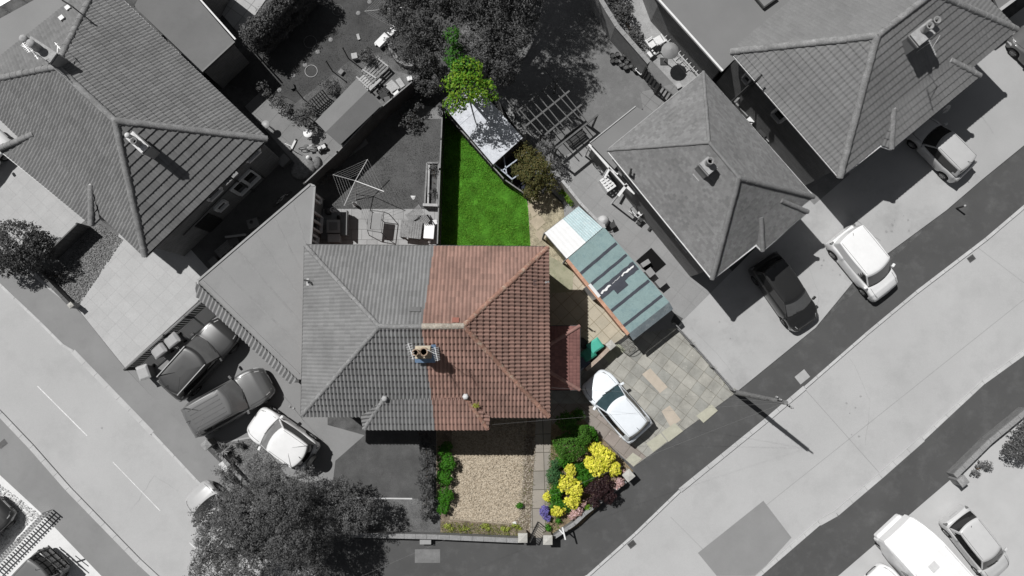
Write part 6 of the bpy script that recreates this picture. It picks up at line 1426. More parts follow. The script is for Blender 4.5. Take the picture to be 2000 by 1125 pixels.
# ---------------------------------------------------------------- wheelie bins
def wbin(lab, x, y, rot, m, ml, group, h=1.0, zz=0.01, s=1.0):
    q = P(x, y, h); t = thing('wheelie_bin', lab, 'bin', (q.x, q.y, zz), rot, group); w0, w1, d0, d1 = .22 * s, .28 * s, .25 * s, .33 * s
    V = [(-w0, -d0, .04), (w0, -d0, .04), (w0, d0, .04), (-w0, d0, .04), (-w1, -d1, h - .1), (w1, -d1, h - .1), (w1, d1, h - .1), (-w1, d1, h - .1)]
    MB().add(V, [(3, 2, 1, 0), (4, 5, 6, 7), (0, 1, 5, 4), (1, 2, 6, 5), (2, 3, 7, 6), (3, 0, 4, 7)]).build('body', m, t, local=True, bevel=.02)
    k = MB(); e = .03; V = [(-w1 - e, -d1 - e, h - .09), (w1 + e, -d1 - e, h - .09), (w1 + e, d1 + e * 2, h - .05), (-w1 - e, d1 + e * 2, h - .05), (-w1 * .8, -d1 * .8, h - .02), (w1 * .8, -d1 * .8, h - .02), (w1 * .8, d1 * .75, h + .03), (-w1 * .8, d1 * .75, h + .03)]
    k.add(V, [(3, 2, 1, 0), (4, 5, 6, 7), (0, 1, 5, 4), (1, 2, 6, 5), (2, 3, 7, 6), (3, 0, 4, 7)]).build('lid', ml, t, local=True, bevel=.015)
    MB().bar((-w1 * .8, d1 + .07, h - .08), (w1 * .8, d1 + .07, h - .08), .035).build('handle', m, t, local=True)
    for sx in (-1, 1): MB().tube([(sx * (w0 + .0), d0 + .02, .1), (sx * (w0 + .06), d0 + .02, .1)], .1, 12).build('wheel', TYRE, t, local=True)
BGd, BGl = plain('bin_grey', .12, .5), plain('bin_lid_grey', .36, .45); BNg, BNl = plain('bin_green', (.02, .20, .15), .4), plain('bin_lid_green', (.09, .46, .35), .35)
gg = 'grey wheelie bins by the slatted fence'; wbin('grey wheelie bin nearest the dark estate car\'s bonnet, by the slatted fence', 334, 665, math.radians(-53), BGd, BGl, gg); wbin('middle grey wheelie bin by the slatted fence, with a square moulded lid', 308, 685, math.radians(-53), BGd, BGl, gg)
wbin('grey wheelie bin at the lower end of the slatted fence, on the left pavement edge', 279, 728, math.radians(20), BGd, plain('bin_lid_pale', .42, .5), gg)
ge = 'wheelie bins beside the pink brick wall'; wbin('bright green wheelie bin nearest the ornate gate', 1163, 675, math.radians(125), BNg, BNl, ge); wbin('green wheelie bin in the middle, half in the porch shade', 1149, 692, math.radians(125), BNg, plain('bin_lid_green2', (.03, .24, .16), .4), ge)
wbin('dark blue-grey wheelie bin beside the porch wall', 1138, 708, math.radians(125), plain('bin_navy', (.03, .04, .07), .5), plain('bin_lid_navy', (.05, .06, .09), .5), ge)
# ---------------------------------------------------------------- rotary clothes dryers
def dryer(lab, foot, tips, hub, zt=1.75, nl=6):
    f = P(*foot, 0); h = P(*hub, zt - .35); T = [P(*q, zt) for q in tips]; t = thing('rotary_dryer', lab, 'clothes dryer', (f.x, f.y, 0), 0, 'rotary clothes dryers'); m = plain('dryer_alu', .45, .4, .5)
    MB().tube([f, h], .028, 8).build('pole', m, t)
    for q in T: MB().bar(h, q, .03).build('arm', m, t)
    k = MB()
    for i in range(nl):
        s_ = 1 - i * .13; R_ = [h.lerp(q, s_) for q in T]
        for a, b in zip(R_, R_[1:] + R_[:1]): k.tube([a, a.lerp(b, .5) - Vector((0, 0, .04)), b], .0045, 4, cap=False)
    k.build('lines', plain('line_white', .4, .6), t)
dryer('folding rotary clothes dryer on the grey lawn beside the patio', (695, 392), [(650, 341), (718, 311), (750, 374), (672, 402)], (694, 353))
dryer('rotary clothes dryer at the top edge beside the tall trees', (762, 30), [(712, 22), (748, -14), (792, 14), (765, 52)], (752, 18))
# ---------------------------------------------------------------- back garden bits, top left
SSt = surf('step_stone', .26, .15, 6, .2, 30)
for i, (x, y) in enumerate(((722, 4), (700, 26), (646, 78), (621, 102), (596, 127), (573, 148), (546, 176))):
    q = P(x, y, .02); tag(MB().lathe(q, [(.12, -.02), (.125, .035), (.115, .045), (.001, .045)], 14).build('stepping_stone', SSt, origin=tuple(q)), ['round stepping stone nearest the top edge, beside the upper rotary dryer', 'round stepping stone second from the top edge', 'round stepping stone alone on the open dark lawn', 'round stepping stone just above the bright hoop', 'round stepping stone touching the upper left of the bright hoop', 'round stepping stone below left of the bright hoop', 'round stepping stone nearest the flowering shrub on the patio edge'][i], 'stepping stone', 'stepping stones across the dark lawn')
def hoop(lab, x, y, r, m): q = P(x, y, .05); tag(MB().tube([(q.x + r * math.cos(a_ * .2618), q.y + r * math.sin(a_ * .2618), .07) for a_ in range(25)], .016, 6, cap=False).build('garden_hoop', m, origin=(q.x, q.y, .05)), lab, 'hoop', 'hoops lying on the dark lawn')
hoop('bright pale hoop lying on the dark lawn among the stepping stones', 608, 139, .33, plain('hoop_pale', .5)); hoop('dim hoop at the edge of the hedge shadow on the dark lawn', 606, 82, .34, plain('hoop_dim', .2)); hoop('faint hoop nearest the top edge of the dark lawn', 660, 20, .30, plain('hoop_faint', .15))
def rtable(lab, x, y, r, h, m, mleg, cat='table', name='round_table', grp='round garden tables'):
    q = P(x, y, h); t = thing(name, lab, cat, (q.x, q.y, .02), 0, grp)
    MB().lathe((0, 0, h - .05), [(r * .96, 0), (r, .015), (r, .035), (r * .97, .045), (.001, .05)], 22).build('tabletop', m, t, local=True)
    for i in range(3): a = i * 2.094; MB().bar((r * .3 * math.cos(a), r * .3 * math.sin(a), h - .05), (r * .75 * math.cos(a), r * .75 * math.sin(a), 0), .03).build('leg', mleg, t, local=True)
rtable('bright white round table on the grey back patio', 601, 260, .235, .62, plain('table_white', .95, .5), W_pale); rtable('pale grey round table beside the north-west house corner', 519, 243, .22, .8, plain('table_grey', .34, .5), W_pale)
# pop-up cover
def dome(name, lab, cat, x, y, r, h, m, sx=1, sy=1, rot=0, grp=None, n=16):
    q = P(x, y, h * .5); k = MB(); k.lathe((q.x, q.y, .02), [(r * .92, 0), (r, h * .25), (r * .92, h * .6), (r * .6, h * .9), (.001, h)], n, sx=sx, sy=sy, rot=rot); return tag(k.build(name, m, origin=(q.x, q.y, .02)), lab, cat, grp)
dome('pop_up_tent', 'large wrinkled pale dome cover at the tip of the flat-roof extension', 'cover', 592, 330, .62, .35, surf('cover_pale', .20, .3, 4, .3, 12), 1.1, .85, .4)
dome('play_ball', 'small shining white ball on the pale dome cover', 'ball', 602, 308, .13, .3, plain('ball_white', .8)); dome('rain_cover', 'crumpled grey cloth beside the diagonal fence foot', 'cloth', 620, 318, .3, .3, surf('cloth_g', .16, .3, 5, .3, 12), .7, 1.2)
def lump(name, lab, cat, x, y, parts, h=0, grp=None, rot=0.0):
    """parts: (part name, material, [(kind, ...)])"""
    q = P(x, y, 0); t = thing(name, lab, cat, (q.x, q.y, .03), rot, grp)
    for nm, m, items in parts:
        k = MB()
        for it in items:
            if it[0] == 'b': k.box(it[1], it[2], it[3] if len(it) > 3 else 0)
            elif it[0] == 'r': k.bar(it[1], it[2], it[3])
            elif it[0] == 't': k.tube(it[1], it[2], 8)
            elif it[0] == 'l': k.lathe(it[1], it[2], 14)
            elif it[0] == 'o': a_, b_, c_ = it[1]; k.tube([(a_ + it[2] * math.cos(u * .5236), b_ + it[2] * math.sin(u * .5236) * it[4], c_ + it[2] * math.sin(u * .5236) * (1 - it[4])) for u in range(13)], it[3], 6, cap=False)
        k.build(nm, m, t, local=True)
    return t
def ring(cx, cz, r, y=0): return [(cx + r * math.cos(u * .5236), y, cz + r * math.sin(u * .5236)) for u in range(13)]
AL = plain('toy_metal', .5, .4); BLK = plain('toy_black', .04, .5)
lump('kick_scooter', 'pale kick scooter standing on the grey back patio', 'scooter', 574, 284, [('deck', AL, [('b', (0, 0, .08), (.55, .11, .03))]), ('handlebar', AL, [('r', (.25, 0, .1), (.2, 0, .75), .03), ('r', (.2, -.2, .75), (.2, .2, .75), .03)]), ('wheel', BLK, [('t', [(.32, -.02, .07), (.32, .02, .07)], .07)]), ('wheel', BLK, [('t', [(-.3, -.02, .07), (-.3, .02, .07)], .07)])], rot=-2.0)
def bicycle(lab, x, y, rot, s=1.0, m=AL):
    lump('childs_bicycle', lab, 'bicycle', x, y, [('frame', m, [('r', (-.3 * s, 0, .25 * s), (0, 0, .5 * s), .03), ('r', (0, 0, .5 * s), (.3 * s, 0, .5 * s), .03), ('r', (0, 0, .2 * s), (.3 * s, 0, .5 * s), .03), ('r', (-.3 * s, 0, .25 * s), (0, 0, .2 * s), .03), ('r', (.3 * s, 0, .55 * s), (.38 * s, 0, .22 * s), .03)]),
        ('wheel', BLK, [('t', ring(-.32 * s, .23 * s, .2 * s), .022)]), ('wheel', BLK, [('t', ring(.4 * s, .23 * s, .2 * s), .022)]), ('handlebar', BLK, [('r', (.3 * s, -.2, .65 * s), (.3 * s, .2, .65 * s), .03)]), ('saddle', BLK, [('b', (-.05 * s, 0, .58 * s), (.2, .1, .05))])], rot=rot, grp='small bicycles')
bicycle('small dark bicycle on the grey back patio between the scooter and the ride-on toy', 605, 290, .2); bicycle('bicycle leaning by the roof edge in the dark side passage', 553, 392, .7, 1.1); bicycle('small bicycle against the left wall of the east house', 1168, 334, -.9, 1.0, W_pale)
lump('ride_on_toy', 'pale and dark ride-on toy on the grey back patio near the fence', 'toy', 631, 291, [('body', AL, [('b', (0, 0, .15), (.42, .2, .16)), ('b', (-.1, 0, .31), (.16, .16, .14))]), ('wheel', BLK, [('t', [(.17, -.17, .12), (.17, -.1, .12)], .12)]), ('wheel', BLK, [('t', [(.17, .1, .12), (.17, .17, .12)], .12)]), ('wheel', BLK, [('t', [(-.17, -.17, .12), (-.17, -.1, .12)], .12)]), ('wheel', BLK, [('t', [(-.17, .1, .12), (-.17, .17, .12)], .12)])], rot=.5)
def crate(name, lab, cat, x, y, sx, sy, h, rot, m, m2=None, grp=None, lidh=.04):
    q = P(x, y, h); t = thing(name, lab, cat, (q.x, q.y, .025), rot, grp); MB().box((0, 0, 0), (sx, sy, h - lidh)).build('body', m, t, local=True, bevel=.01); MB().box((0, 0, h - lidh + .001), (sx + .03, sy + .03, lidh)).build('lid', m2 or m, t, local=True, bevel=.01); return t
crate('storage_box', 'pale storage box against the rear wall of the north-west house', 'box', 553, 313, .55, .45, .5, .8, plain('box_g', .12), plain('box_g2', .16))
# trellis panel, posts, pallets and clutter near the shed
t = lump('trellis_screen', 'dark slatted trellis leaning against the long grey shed', 'trellis', 629, 205, [('frame', WOODD, [('r', (-.5, 0, 0), (-.5, .25, .9), .06), ('r', (.5, 0, 0), (.5, .25, .9), .06)] ), ('slats', WOODD, [('r', (-.5 + i * .143, 0, .05), (-.5 + i * .143, .25, .88), .05) for i in range(8)] + [('r', (-.5, .08 * j, .3 * j), (.5, .08 * j, .3 * j), .04) for j in range(4)])], rot=math.radians(42))
for x, y, lab in ((681, 115, 'slim dark garden post nearest the leafy planter shrub'), (650, 140, 'slim dark garden post in the middle of the bark bed'), (594, 195, 'slim dark garden post beside the trellis')):
    q = P(x, y, 0); t = thing('garden_post', lab, 'post', (q.x, q.y, 0), 0, 'slim garden posts'); MB().tube([(0, 0, 0), (0, 0, 1.5)], .03, 8).build('shaft', WOODD, t, local=True); MB().lathe((0, 0, 1.5), [(.045, 0), (.045, .03), (.001, .07)], 8).build('finial', WOODD, t, local=True)
def pallet(lab, x, y, rot, sx, sy, h, m=WOODG, tilt=0, n=6, grp='timber pallets and benches'):
    q = P(x, y, h); t = thing('timber_pallet', lab, 'pallet', (q.x, q.y, .03), rot, grp); k = MB()
    for i in range(n): k.box((0, lerp(-sy / 2 + .05, sy / 2 - .05, i / (n - 1)), h - .03), (sx, sy / n * .72, .025))
    k.build('deck_boards', m, t, local=True)
    for i in (-1, 0, 1): MB().box((i * (sx / 2 - .05), 0, 0), (.09, sy, h - .032)).build('bearer', m, t, local=True)
pallet('raised timber pallet with pale edge rails near the curved planter', 733, 135, math.radians(45), 1.25, .9, .5); pallet('pale slatted pallet touching the top corner of the grey shed', 716, 160, math.radians(42), .8, .8, .3, WOODP)
pallet('small dark pallet between the grey shed and the diagonal fence', 748, 178, math.radians(50), .5, .55, .4, WOODD, grp='timber pallets and benches')
MBp = lambda a, b, w, m, nm, lab, cat, g=None: tag(MB().bar(a, b, w).build(nm, m), lab, cat, g)
MBp(P(696, 150, .6), P(719, 172, .6), .08, WOODP, 'timber_rail', 'pale timber rail along the top end of the grey shed', 'rail'); MBp(P(722, 176, .7), P(744, 155, .7), .13, WOODP, 'timber_rail', 'pale timber plank across the pallets beside the grey shed', 'rail')
MBp(P(708, 136, .55), P(735, 153, .55), .07, WOODP, 'timber_rail', 'pale timber rail on the lower edge of the raised pallet', 'rail'); MBp(P(734, 111, .55), P(758, 130, .55), .06, WOODP, 'timber_rail', 'pale timber rail on the upper edge of the raised pallet', 'rail')
for x, y, sx, sy, h, r_, m, lab in ((749, 186, .35, .3, .4, .7, WOODD, 'dark crate among the clutter at the fence side of the shed'), (757, 196, .3, .4, .5, .3, BLK, 'black box among the clutter at the fence side of the shed'), (766, 170, .5, .6, .3, .75, WOODP, 'pale open box beside the pallets'), (773, 181, .3, .25, .3, .6, W_white, 'small white box beside the diagonal fence top'), (782, 162, .25, .5, .2, .6, WOODP, 'pale plank box next to the fence below the curved planter'),
    (746, 78, .35, .75, .35, -.75, W_white, 'white crate at the upper end of the curved planter'), (766, 60, .3, .5, .3, -.7, W_white, 'second white crate under the tall trees edge'), (692, 109, .28, .28, .35, .2, WOODP, 'pale square planter left of the round shrub'), (666, 140, .25, .2, .2, .9, WOODG, 'grey box lying in the bark bed'), (800, 153, .25, .2, .2, .3, W_white, 'small white object where the fence meets the big trees'), (735, 86, .15, .12, .15, .3, W_white, 'tiny white box left of the white crate'), (700, 72, .12, .3, .1, .3, WOODP, 'thin pale board on the edge of the dark lawn'), (570, 168, .2, .3, .2, .3, WOODD, 'dark crate beside the flowering shrub')):
    crate('garden_crate', lab, 'crate', x, y, sx, sy, h, r_, m, grp='crates and boxes in the top left garden')
# curved planter wall
k = MB(); pts_ = [P(761, 84, .45), P(765, 100, .45), P(775, 115, .45), P(790, 124, .45), P(808, 126, .45)]
for i in range(12):
    f = i / 12 * 4; a = pts_[int(f)].lerp(pts_[int(f) + 1], f % 1); f = min(3.999, (i + 1) / 12 * 4); b = pts_[int(f)].lerp(pts_[int(f) + 1], f % 1); k.bar(a - Vector((0, 0, .2)), b - Vector((0, 0, .2)), .22, .4)
tag(k.build('curved_planter', surf('planter_stone', .24, .15, 3, .2, 20)), 'curved pale stone planter edge hugging the foot of the big trees', 'planter')
# ---------------------------------------------------------------- patio of the grey half
crate('patio_cabinet', 'square grey patio cabinet with an inset tray top', 'cabinet', 651, 442, .66, .66, .75, 0, plain('cab_g', .2), plain('cab_top', .30)); q = P(651, 442, .76)
tag(MB().box((q.x, q.y, .775), (.42, .42, .03)).build('tray', plain('tray_g', .17, .6), origin=(q.x, q.y, .775)), 'round-cornered tray set on the square patio cabinet', 'tray')
crate('patio_chest', 'pale low chest below the square patio cabinet', 'chest', 652, 465, .6, .42, .6, 0, plain('chest_g', .33), plain('chest_top', .40))
lump('bench_seat', 'long dark bench standing on the patio between cabinet and swing seat', 'bench', 676, 440, [('seat', plain('bench_g', .13), [('b', (0, 0, .42), (.4, 1.25, .05))]), ('backrest', plain('bench_g', .13), [('b', (.2, 0, .42), (.04, 1.3, .45))]), ('leg', WOODD, [('b', (0, .5, 0), (.35, .06, .42))]), ('leg', WOODD, [('b', (0, -.5, 0), (.35, .06, .42))])])
lump('hose_reel', 'pale ring-shaped hose reel at the corner of the patio', 'hose reel', 655, 414, [('hose', W_pale, [('t', [(.12 * math.cos(u * .5236), .12 * math.sin(u * .5236), .62) for u in range(13)], .035)]), ('stand', AL, [('r', (-.1, 0, 0), (0, 0, .62), .04), ('r', (.1, 0, 0), (0, 0, .62), .04)])])
dome('potted_plant', 'small potted plant beside the hose reel', 'plant', 641, 413, .2, .4, L_mid, n=7); dome('plant_pot', 'dark pot at the patio corner next to the hose reel', 'pot', 662, 424, .12, .3, BLK)
q = lump('swing_seat', 'framed swing seat with a grey cushion on the patio', 'swing seat', 741, 438, [('frame', IRON, [('r', (-.42, -.5, 1.15), (.3, -.62, 1.15), .035), ('r', (-.3, .55, 1.15), (.42, .45, 1.15), .035), ('r', (-.42, -.5, 1.15), (-.3, .55, 1.15), .035), ('r', (.3, -.62, 1.15), (.42, .45, 1.15), .035)] + [('r', (x_, y_, 1.15), (x_ * 1.25, y_ * 1.2, 0), .03) for x_, y_ in ((-.42, -.5), (.3, -.62), (-.3, .55), (.42, .45))]), ('cushion', plain('cush', .27, .8), [('b', (0, -.02, .98), (.52, .85, .09), -.12)]), ('canopy', plain('canopy_g', .25, .8), [('b', (-.34, 0, 1.16), (.12, .95, .02), -.1)])])
t = lump('garden_table', 'slatted timber garden table beside the white box on the patio', 'table', 806, 452, [('tabletop', WOODG, [('b', (0, -.36 + i * .105, .68), (.095, 1.0, .03)) if False else ('b', (-.5 + i * .125, 0, .68), (.11, .9, .03)) for i in range(9)])] + [('leg', WOODG, [('b', (x_, y_, 0), (.07, .07, .68))]) for x_ in (-.45, .45) for y_ in (-.35, .35)], rot=-.12)
def lounger(lab, x, y, rot): lump('folding_chair', lab, 'chair', x, y, [('seat', WOODG, [('b', (-.2 + i * .08, 0, .5), (.07, .5, .025)) for i in range(6)]), ('backrest', WOODG, [('r', (.28 + i * .07, -.24, .55 + i * .09), (.28 + i * .07, .24, .55 + i * .09), .05) for i in range(6)]), ('leg', WOODD, [('r', (-.2, -.24, 0), (.25, -.24, .52), .035)]), ('leg', WOODD, [('r', (-.2, .24, 0), (.25, .24, .52), .035)])], rot=rot, grp='slatted folding chairs on the patio')
lounger('upper slatted folding chair on the patio near the raised bed', 806, 426, .55); lounger('lower slatted folding chair leaning on the timber table', 819, 444, .62)
crate('cool_box', 'bright white box against the straight fence on the patio', 'box', 838, 452, .5, .72, .62, -.08, plain('cool_white', .9), plain('cool_white', .9)); crate('small_white_box', 'small white box just above the bright white patio box', 'box', 849, 434, .22, .22, .4, .2, W_white)
crate('dark_stand', 'small dark square stand between folding chair and fence', 'stand', 833, 425, .22, .26, .45, .2, BLK); dome('water_jug', 'small white jug at the lower corner of the patio', 'jug', 839, 472, .09, .3, W_white); dome('dark_planter', 'dark shrub tub at the lower end of the timber table', 'tub', 786, 460, .14, .3, BLK)
tb = thing('raised_bed', 'long timber raised bed against the straight fence on the grey lawn', 'planter', P(845, 360, 0), 0); k = MB()
A_, B_, C2, D2_ = P(834, 318, .35), P(857, 318, .35), P(853, 404, .35), P(829, 404, .35)
for a, b in ((A_, B_), (B_, C2), (C2, D2_), (D2_, A_)): MB().bar(a - Vector((0, 0, .16)), b - Vector((0, 0, .16)), .09, .34).build('sleeper', WOODG, tb)
MB().prism(inset([A_, B_, C2, D2_], .05), .02, .24).build('soil', M_soil, tb)
MBp(P(826, 400, .5), P(855, 401, .5), .14, WOODP, 'timber_sleeper', 'loose pale sleeper across the lower end of the raised bed', 'sleeper'); MBp(P(838, 322, .4), P(836, 398, .4), .09, WOODP, 'timber_sleeper', 'long pale sleeper lying along the raised bed', 'sleeper')
bush('leafy_shrub', 'scruffy plants growing in the long raised bed', 'shrub', [B(848, 335, .4, .22, .4, .15), B(846, 378, .4, .22, .35, .15)], L_mid, per=1200, size=.04)
q = P(807, 386, .03); tag(MB().add([(q.x - .13, q.y + .1, .08), (q.x + .14, q.y + .09, .06), (q.x + .08, q.y - .08, .07), (q.x, q.y - .13, .06), (q.x - .02, q.y, .13), (q.x - .12, q.y + .03, .06)], [(0, 4, 1), (1, 4, 2), (2, 4, 3), (3, 4, 5), (5, 4, 0)]).build('paper_scrap', W_white), 'white scrap of paper lying on the grey lawn', 'paper')
lump('garden_statue', 'small pale garden statue at the edge of lawn and patio', 'statue', 694, 400, [('figure', W_pale, [('l', (0, 0, 0), [(.1, 0), (.09, .1), (.06, .25), (.08, .4), (.05, .5), (.06, .58), (.001, .66)])]), ('base', STONE, [('b', (0, 0, -.03), (.26, .26, .08))])], rot=.4)
lump('garden_chairback', 'upturned white arch shape in the shade below the fence', 'ornament', 797, 223, [('arch', W_pale, [('t', [(-.25, 0, .05), (-.2, 0, .25), (0, 0, .32), (.2, 0, .25), (.25, 0, .05)], .03)]), ('foot', W_pale, [('b', (0, 0, 0), (.5, .05, .05))])], rot=.4)
# things in the dark side passage
crate('old_cabinet', 'pale cabinet with a round hole in the dark side passage', 'cabinet', 494, 436, .55, .45, .6, .3, plain('oldcab', .14), plain('oldcab2', .16)); tag(MB().lathe(P(491, 434, .62), [(.1, 0), (.1, .01), (.001, .012)], 12).build('dark_bowl', BLK), 'dark bowl resting on the pale cabinet in the side passage', 'bowl')
MBp(P(440, 463, .9), P(480, 458, 1.0), .1, plain('plank_pale', .3), 'plank', 'pale plank in the dark side passage near the pallets', 'plank'); pallet('grey pallet leaning in the dark side passage', 437, 486, .72, .9, .5, .35, surf('pal_g', .2, .2, 3, .2, 20), grp='timber pallets and benches')
crate('garden_crate', 'small crate at the lower end of the dark side passage', 'crate', 417, 511, .4, .4, .4, .7, plain('crate_mid', .12)); crate('garden_crate', 'grey crate between plank and pallet in the side passage', 'crate', 456, 472, .5, .35, .45, .4, plain('crate_mid2', .08))
# ---------------------------------------------------------------- east garden bits
PG = surf('pot_dark', .07, .3, 6, .3, 24); n_ = 0
names_ = ['topmost', 'second', 'third', 'fourth', 'fifth', 'sixth', 'seventh', 'eighth']
POTS = [(1196, 108), (1206, 105), (1215, 113), (1224, 120), (1204, 118), (1213, 126), (1222, 131), (1232, 128), (1196, 118), (1230, 114), (1220, 106), (1241, 135)]
q = P(*POTS[0], .3); pot0 = thing('plant_pot', 'dark plant pot in the cluster of empty pots beside the white-framed box', 'pot', (q.x, q.y, .02), 0, 'cluster of empty dark plant pots')
MB().lathe((0, 0, 0), [(.09, 0), (.13, .26), (.145, .27), (.145, .31), (.12, .31), (.10, .06), (.001, .06)], 12).build('body', PG, pot0, local=True); MB().lathe((0, 0, .24), [(.115, 0), (.001, .02)], 10).build('soil', M_soil, pot0, local=True)
for i, (x, y) in enumerate(POTS[1:]): o = copy_tree(pot0); q = P(x, y, .3); o.location = (q.x, q.y, .02); o.scale = (R(.8, 1.15),) * 3
lump('cold_frame', 'white-framed open box at the end of the plant pot cluster', 'box', 1250, 139, [('frame', W_white, [('r', (-.25, -.2, .3), (.25, -.2, .3), .04), ('r', (-.25, .2, .3), (.25, .2, .3), .04), ('r', (-.25, -.2, .3), (-.25, .2, .3), .04), ('r', (.25, -.2, .3), (.25, .2, .3), .04)]), ('body', PG, [('b', (0, 0, 0), (.46, .36, .26))])], rot=.8)
def pchair(lab, x, y, rot): lump('plastic_chair', lab, 'chair', x, y, [('seat', W_white, [('b', (0, 0, .42), (.45, .45, .04))]), ('backrest', W_white, [('r', (-.22, -.2, .44), (-.3, -.22, .85), .05), ('r', (-.22, .2, .44), (-.3, .22, .85), .05), ('r', (-.3, -.24, .85), (-.3, .24, .85), .08), ('r', (-.27, 0, .44), (-.3, 0, .85), .08)]), ('armrest', W_white, [('r', (-.25, .24, .62), (.2, .24, .62), .05)]), ('armrest', W_white, [('r', (-.25, -.24, .62), (.2, -.24, .62), .05)])] + [('leg', W_white, [('r', (x_ * .85, y_ * .85, .42), (x_, y_, 0), .04)]) for x_ in (-.22, .22) for y_ in (-.22, .22)], rot=rot, grp='white plastic garden chairs')
pchair('white plastic chair nearest the tall pale wall, left of the parasol', 1268, 92, .6); pchair('white plastic chair tipped beside the parasol', 1282, 86, 2.1)
crate('garden_crate', 'white box under the plastic chairs by the parasol', 'crate', 1272, 104, .35, .3, .35, .7, W_white)
lump('garden_parasol', 'round grey faceted parasol shading the pale yard', 'parasol', 1296, 121, [('canopy', surf('parasol_g', .27, .1, 3, .1, 20), [('l', (0, 0, 1.55), [(.46, 0), (.44, .02), (.25, .16), (.03, .26), (.001, .27)])]), ('pole', AL, [('t', [(0, 0, 0), (0, 0, 1.75)], .03)]), ('base', BLK, [('b', (0, 0, 0), (.4, .4, .08))])])
lump('ladder', 'long grey ladder laid on blocks in the pale yard', 'ladder', 1333, 112, [('rail', AL, [('r', (-1.5, -.2, .35), (1.5, -.2, .35), .05)]), ('rail', AL, [('r', (-1.5, .2, .35), (1.5, .2, .35), .05)]), ('rungs', AL, [('r', (-1.4 + i * .28, -.2, .35), (-1.4 + i * .28, .2, .35), .035) for i in range(11)])], rot=math.radians(-48))
lump('ladder', 'shorter ladder lying left of the long grey one', 'ladder', 1313, 108, [('rail', AL, [('r', (-.9, -.15, .12), (1.3, -.15, .12), .04)]), ('rail', AL, [('r', (-.9, .15, .12), (1.3, .15, .12), .04)]), ('rungs', AL, [('r', (-.8 + i * .28, -.15, .12), (-.8 + i * .28, .15, .12), .03) for i in range(8)])], rot=math.radians(-50))
for x, y, sx, sy, h, r_, m, lab in ((1276, 34, .25, .15, .12, .5, W_white, 'white scrap box on the pale ground behind the tall wall'), (1326, 168, .25, .2, .2, .5, W_pale, 'pale box at the lower end of the pale yard'), (1345, 100, .3, .5, .3, .7, WOODG, 'grey crate beside the ladders')):
    crate('garden_crate', lab, 'crate', x, y, sx, sy, h, r_, m, grp='boxes in the pale yard')
for x, y, sx, sy, h, r_, m, lab in ((1440, 178, .9, .6, .7, -.85, plain('pg1', .16), 'grey covered box at the upper end of the house passage'), (1456, 208, .9, .6, .5, -.85, plain('pg2', .24), 'pale grey box in the middle of the house passage'), (1470, 232, .35, .5, .6, -.85, W_white, 'bright white box in the house passage'), (1492, 258, .45, .4, .6, -.85, BLK, 'black box in the house passage below the white one'), (1500, 270, .3, .2, .4, -.85, W_pale, 'small pale box at the lower end of the passage boxes')):
    crate('passage_box', lab, 'box', x, y, sx, sy, h, r_, m, grp='boxes in the passage between the eastern houses')
MBp(P(1434, 200, 1.1), P(1462, 172, 1.1), .1, WOODG, 'timber_rail', 'grey rail bridging the passage between the eastern houses', 'rail'); MBp(P(1484, 262, .05), P(1570, 385, .05), .06, STONE, 'kerb_edging', 'thin dark edging along the passage between the eastern houses', 'edging')
# lean-to frame on the left side of the east house
t = thing('lean_to_frame', 'white-painted timber canopy frame along the left wall of the east house', 'canopy', P(1190, 330, 0)); 
for a, b, w in (((1150, 282), (1189, 327), .13), ((1190, 327), (1207, 340), .12), ((1207, 383), (1230, 353), .15), ((1221, 362), (1240, 378), .15), ((1189, 328), (1222, 365), .07), ((1180, 348), (1190, 330), .1)): MB().bar(P(*a, 2.3), P(*b, 2.3), w, .1).build('beam', W_white, t)
for x, y in ((1152, 284), (1189, 327), (1207, 382)): q = P(x, y, 2.25); MB().bar((q.x, q.y, 0), q, .07).build('post', W_white, t)
MB().prism([P(1153, 281, 2.38), P(1190, 296, 2.38), P(1240, 356, 2.38), P(1228, 360, 2.38)], 2.34, 2.38).build('roof_sheet', surf('sheet_g', .15, .1, 2, .1, 20), t)
pallet('white striped slatted bench below the canopy frame', 1187, 358, math.radians(35), .55, .75, .65, W_white, n=5, grp='timber pallets and benches')
lump('clothes_airer', 'white folding clothes airer with dark cloth beside the east house wall', 'airer', 1240, 416, [('frame', W_white, [('r', (-.3, -.25, .8), (.3, -.25, .8), .03), ('r', (-.3, .25, .8), (.3, .25, .8), .03), ('r', (-.3, -.25, .8), (-.3, .25, .8), .03), ('r', (.3, -.25, .8), (.3, .25, .8), .03), ('r', (-.3, -.25, .8), (.3, -.2, 0), .03), ('r', (-.3, .25, .8), (.3, .2, 0), .03), ('r', (.3, -.25, .8), (-.3, -.2, 0), .03), ('r', (.3, .25, .8), (-.3, .2, 0), .03)]), ('cloth', BLK, [('b', (.2, .1, .6), (.3, .06, .22))])], rot=-.9)
crate('garden_crate', 'bright white wedge box on the yard beside the clothes airer', 'crate', 1253, 413, .22, .4, .4, -.6, W_white); crate('garden_crate', 'black case on the yard below the clothes airer', 'crate', 1250, 432, .22, .35, .3, -.6, BLK)
crate('garden_crate', 'small black case at the lower wall of the east house yard', 'crate', 1268, 447, .1, .15, .2, -.6, BLK)
q = dome('covered_barbecue', 'white rounded cover on a barbecue beside the corrugated roof', 'barbecue', 1178, 432, .33, .85, plain('bbq_cover', .55, .7)); lump('folded_stool', 'black spindly stool right of the white-covered barbecue', 'stool', 1194, 442, [('seat', BLK, [('b', (0, 0, .4), (.3, .3, .04))])] + [('leg', BLK, [('r', (x_ * .5, y_ * .5, .42), (x_ * 1.3, y_ * 1.3, 0), .03)]) for x_ in (-.2, .2) for y_ in (-.2, .2)], rot=.5)
struct('black_yard_square', [(1242, 510), (1272, 484), (1301, 516), (1272, 540)], plain('black_base', .012, 1, 0), .03)  # flat near-black square laid on the yard
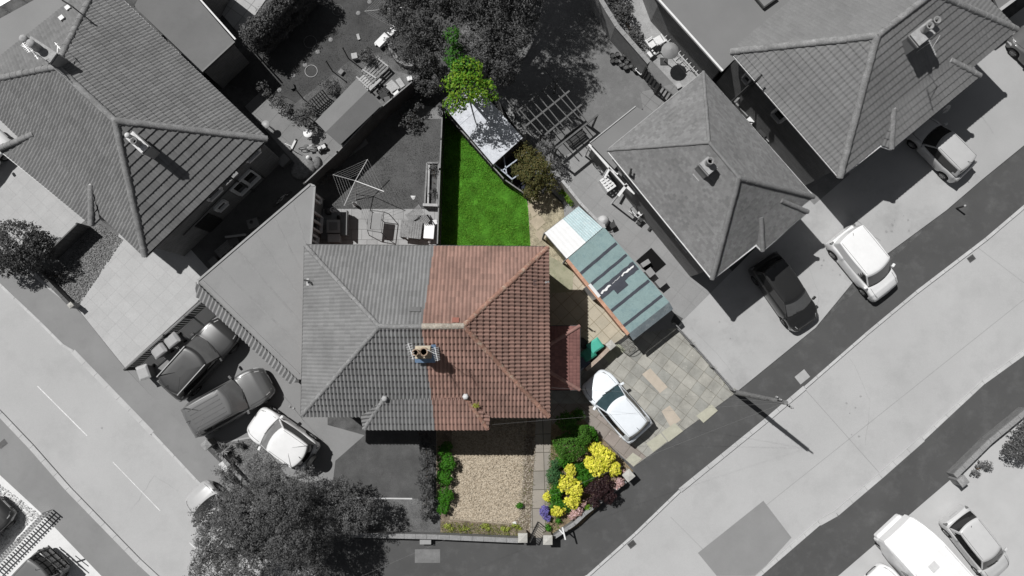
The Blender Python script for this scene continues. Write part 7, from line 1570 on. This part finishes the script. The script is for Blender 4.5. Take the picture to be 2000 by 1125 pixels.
crate('sack', 'pale sack on the black square beside the teal garage', 'sack', 1261, 514, .22, .45, .5, -1.0, plain('sack_g', .3)); crate('sack', 'pale grey box against the right edge of the teal garage', 'box', 1270, 532, .4, .35, .6, -.9, plain('sack_g2', .28)); crate('grill_box', 'square grey grill box at the lower right corner of the teal garage', 'box', 1291, 551, .4, .45, .6, -.9, plain('grill', .2), plain('grill_lid', .26))
# ---------------------------------------------------------------- street side bits
crate('telecom_box', 'small grey box on the dark pavement outside the grey front lawn', 'box', 831, 1058, .55, .24, .35, 0, plain('tel', .26), plain('tel2', .32)); crate('parcel_box', 'pale box with panels on the pavement against the planter wall', 'box', 437, 911, .24, .48, .35, .72, plain('parcel', .42), plain('parcel2', .6))
MBp(P(447, 926, .3), P(461, 941, .3), .1, IRON, 'metal_strip', 'dark metal strip at the foot of the planter wall', 'strip')
lump('bird_table', 'white bird ornament on a pole at the low wall of the corner garden', 'ornament', 1096, 1030, [('pole', W_pale, [('t', [(0, 0, 0), (0, 0, 1.3)], .03)]), ('wings', W_white, [('r', (-.04, .32, 1.28), (.1, -.28, 1.34), .07)]), ('tail', W_white, [('r', (-.2, .2, 1.25), (0, 0, 1.3), .05)])])
q = P(1868, 407, 0); t = thing('bollard', 'short dark post with a pale cap on the dark pavement below the silver hatchback', 'post', (q.x, q.y, 0)); MB().tube([(0, 0, 0), (0, 0, .75)], .05, 10).build('shaft', IRON, t, local=True); MB().lathe((0, 0, .75), [(.06, 0), (.06, .05), (.001, .08)], 10).build('cap', W_pale, t, local=True)
crate('step_box', 'black slatted box in the corner between the tiled skirt and the grey eaves', 'box', 580, 738, .22, .45, .5, .0, BLK)
for x, y, lab in ((1002, 868, ''),): pass
k = MB(); 
for (x, y) in ((1004, 1020), (1056, 862)): pass
crate('white_stone', 'white stone block at the lower right of the warm gravel', 'stone', 1005, 1022, .14, .14, .12, .3, W_white)
crate('garden_gnome_base', 'tiny white ornament in the shaded bed beside the car', 'ornament', 1139, 806, .12, .12, .15, .3, W_white)
fl = leafmat('leaf_moss', (.25, .32, .04), (.55, .52, .12)); q = P(930, 792, 5.0)
p_, n__ = cloud([((q.x, q.y, 5.02), .16, .14, .08)], 3000, .06); o = leaf_mesh('moss', fl, p_, n__, .03, main)
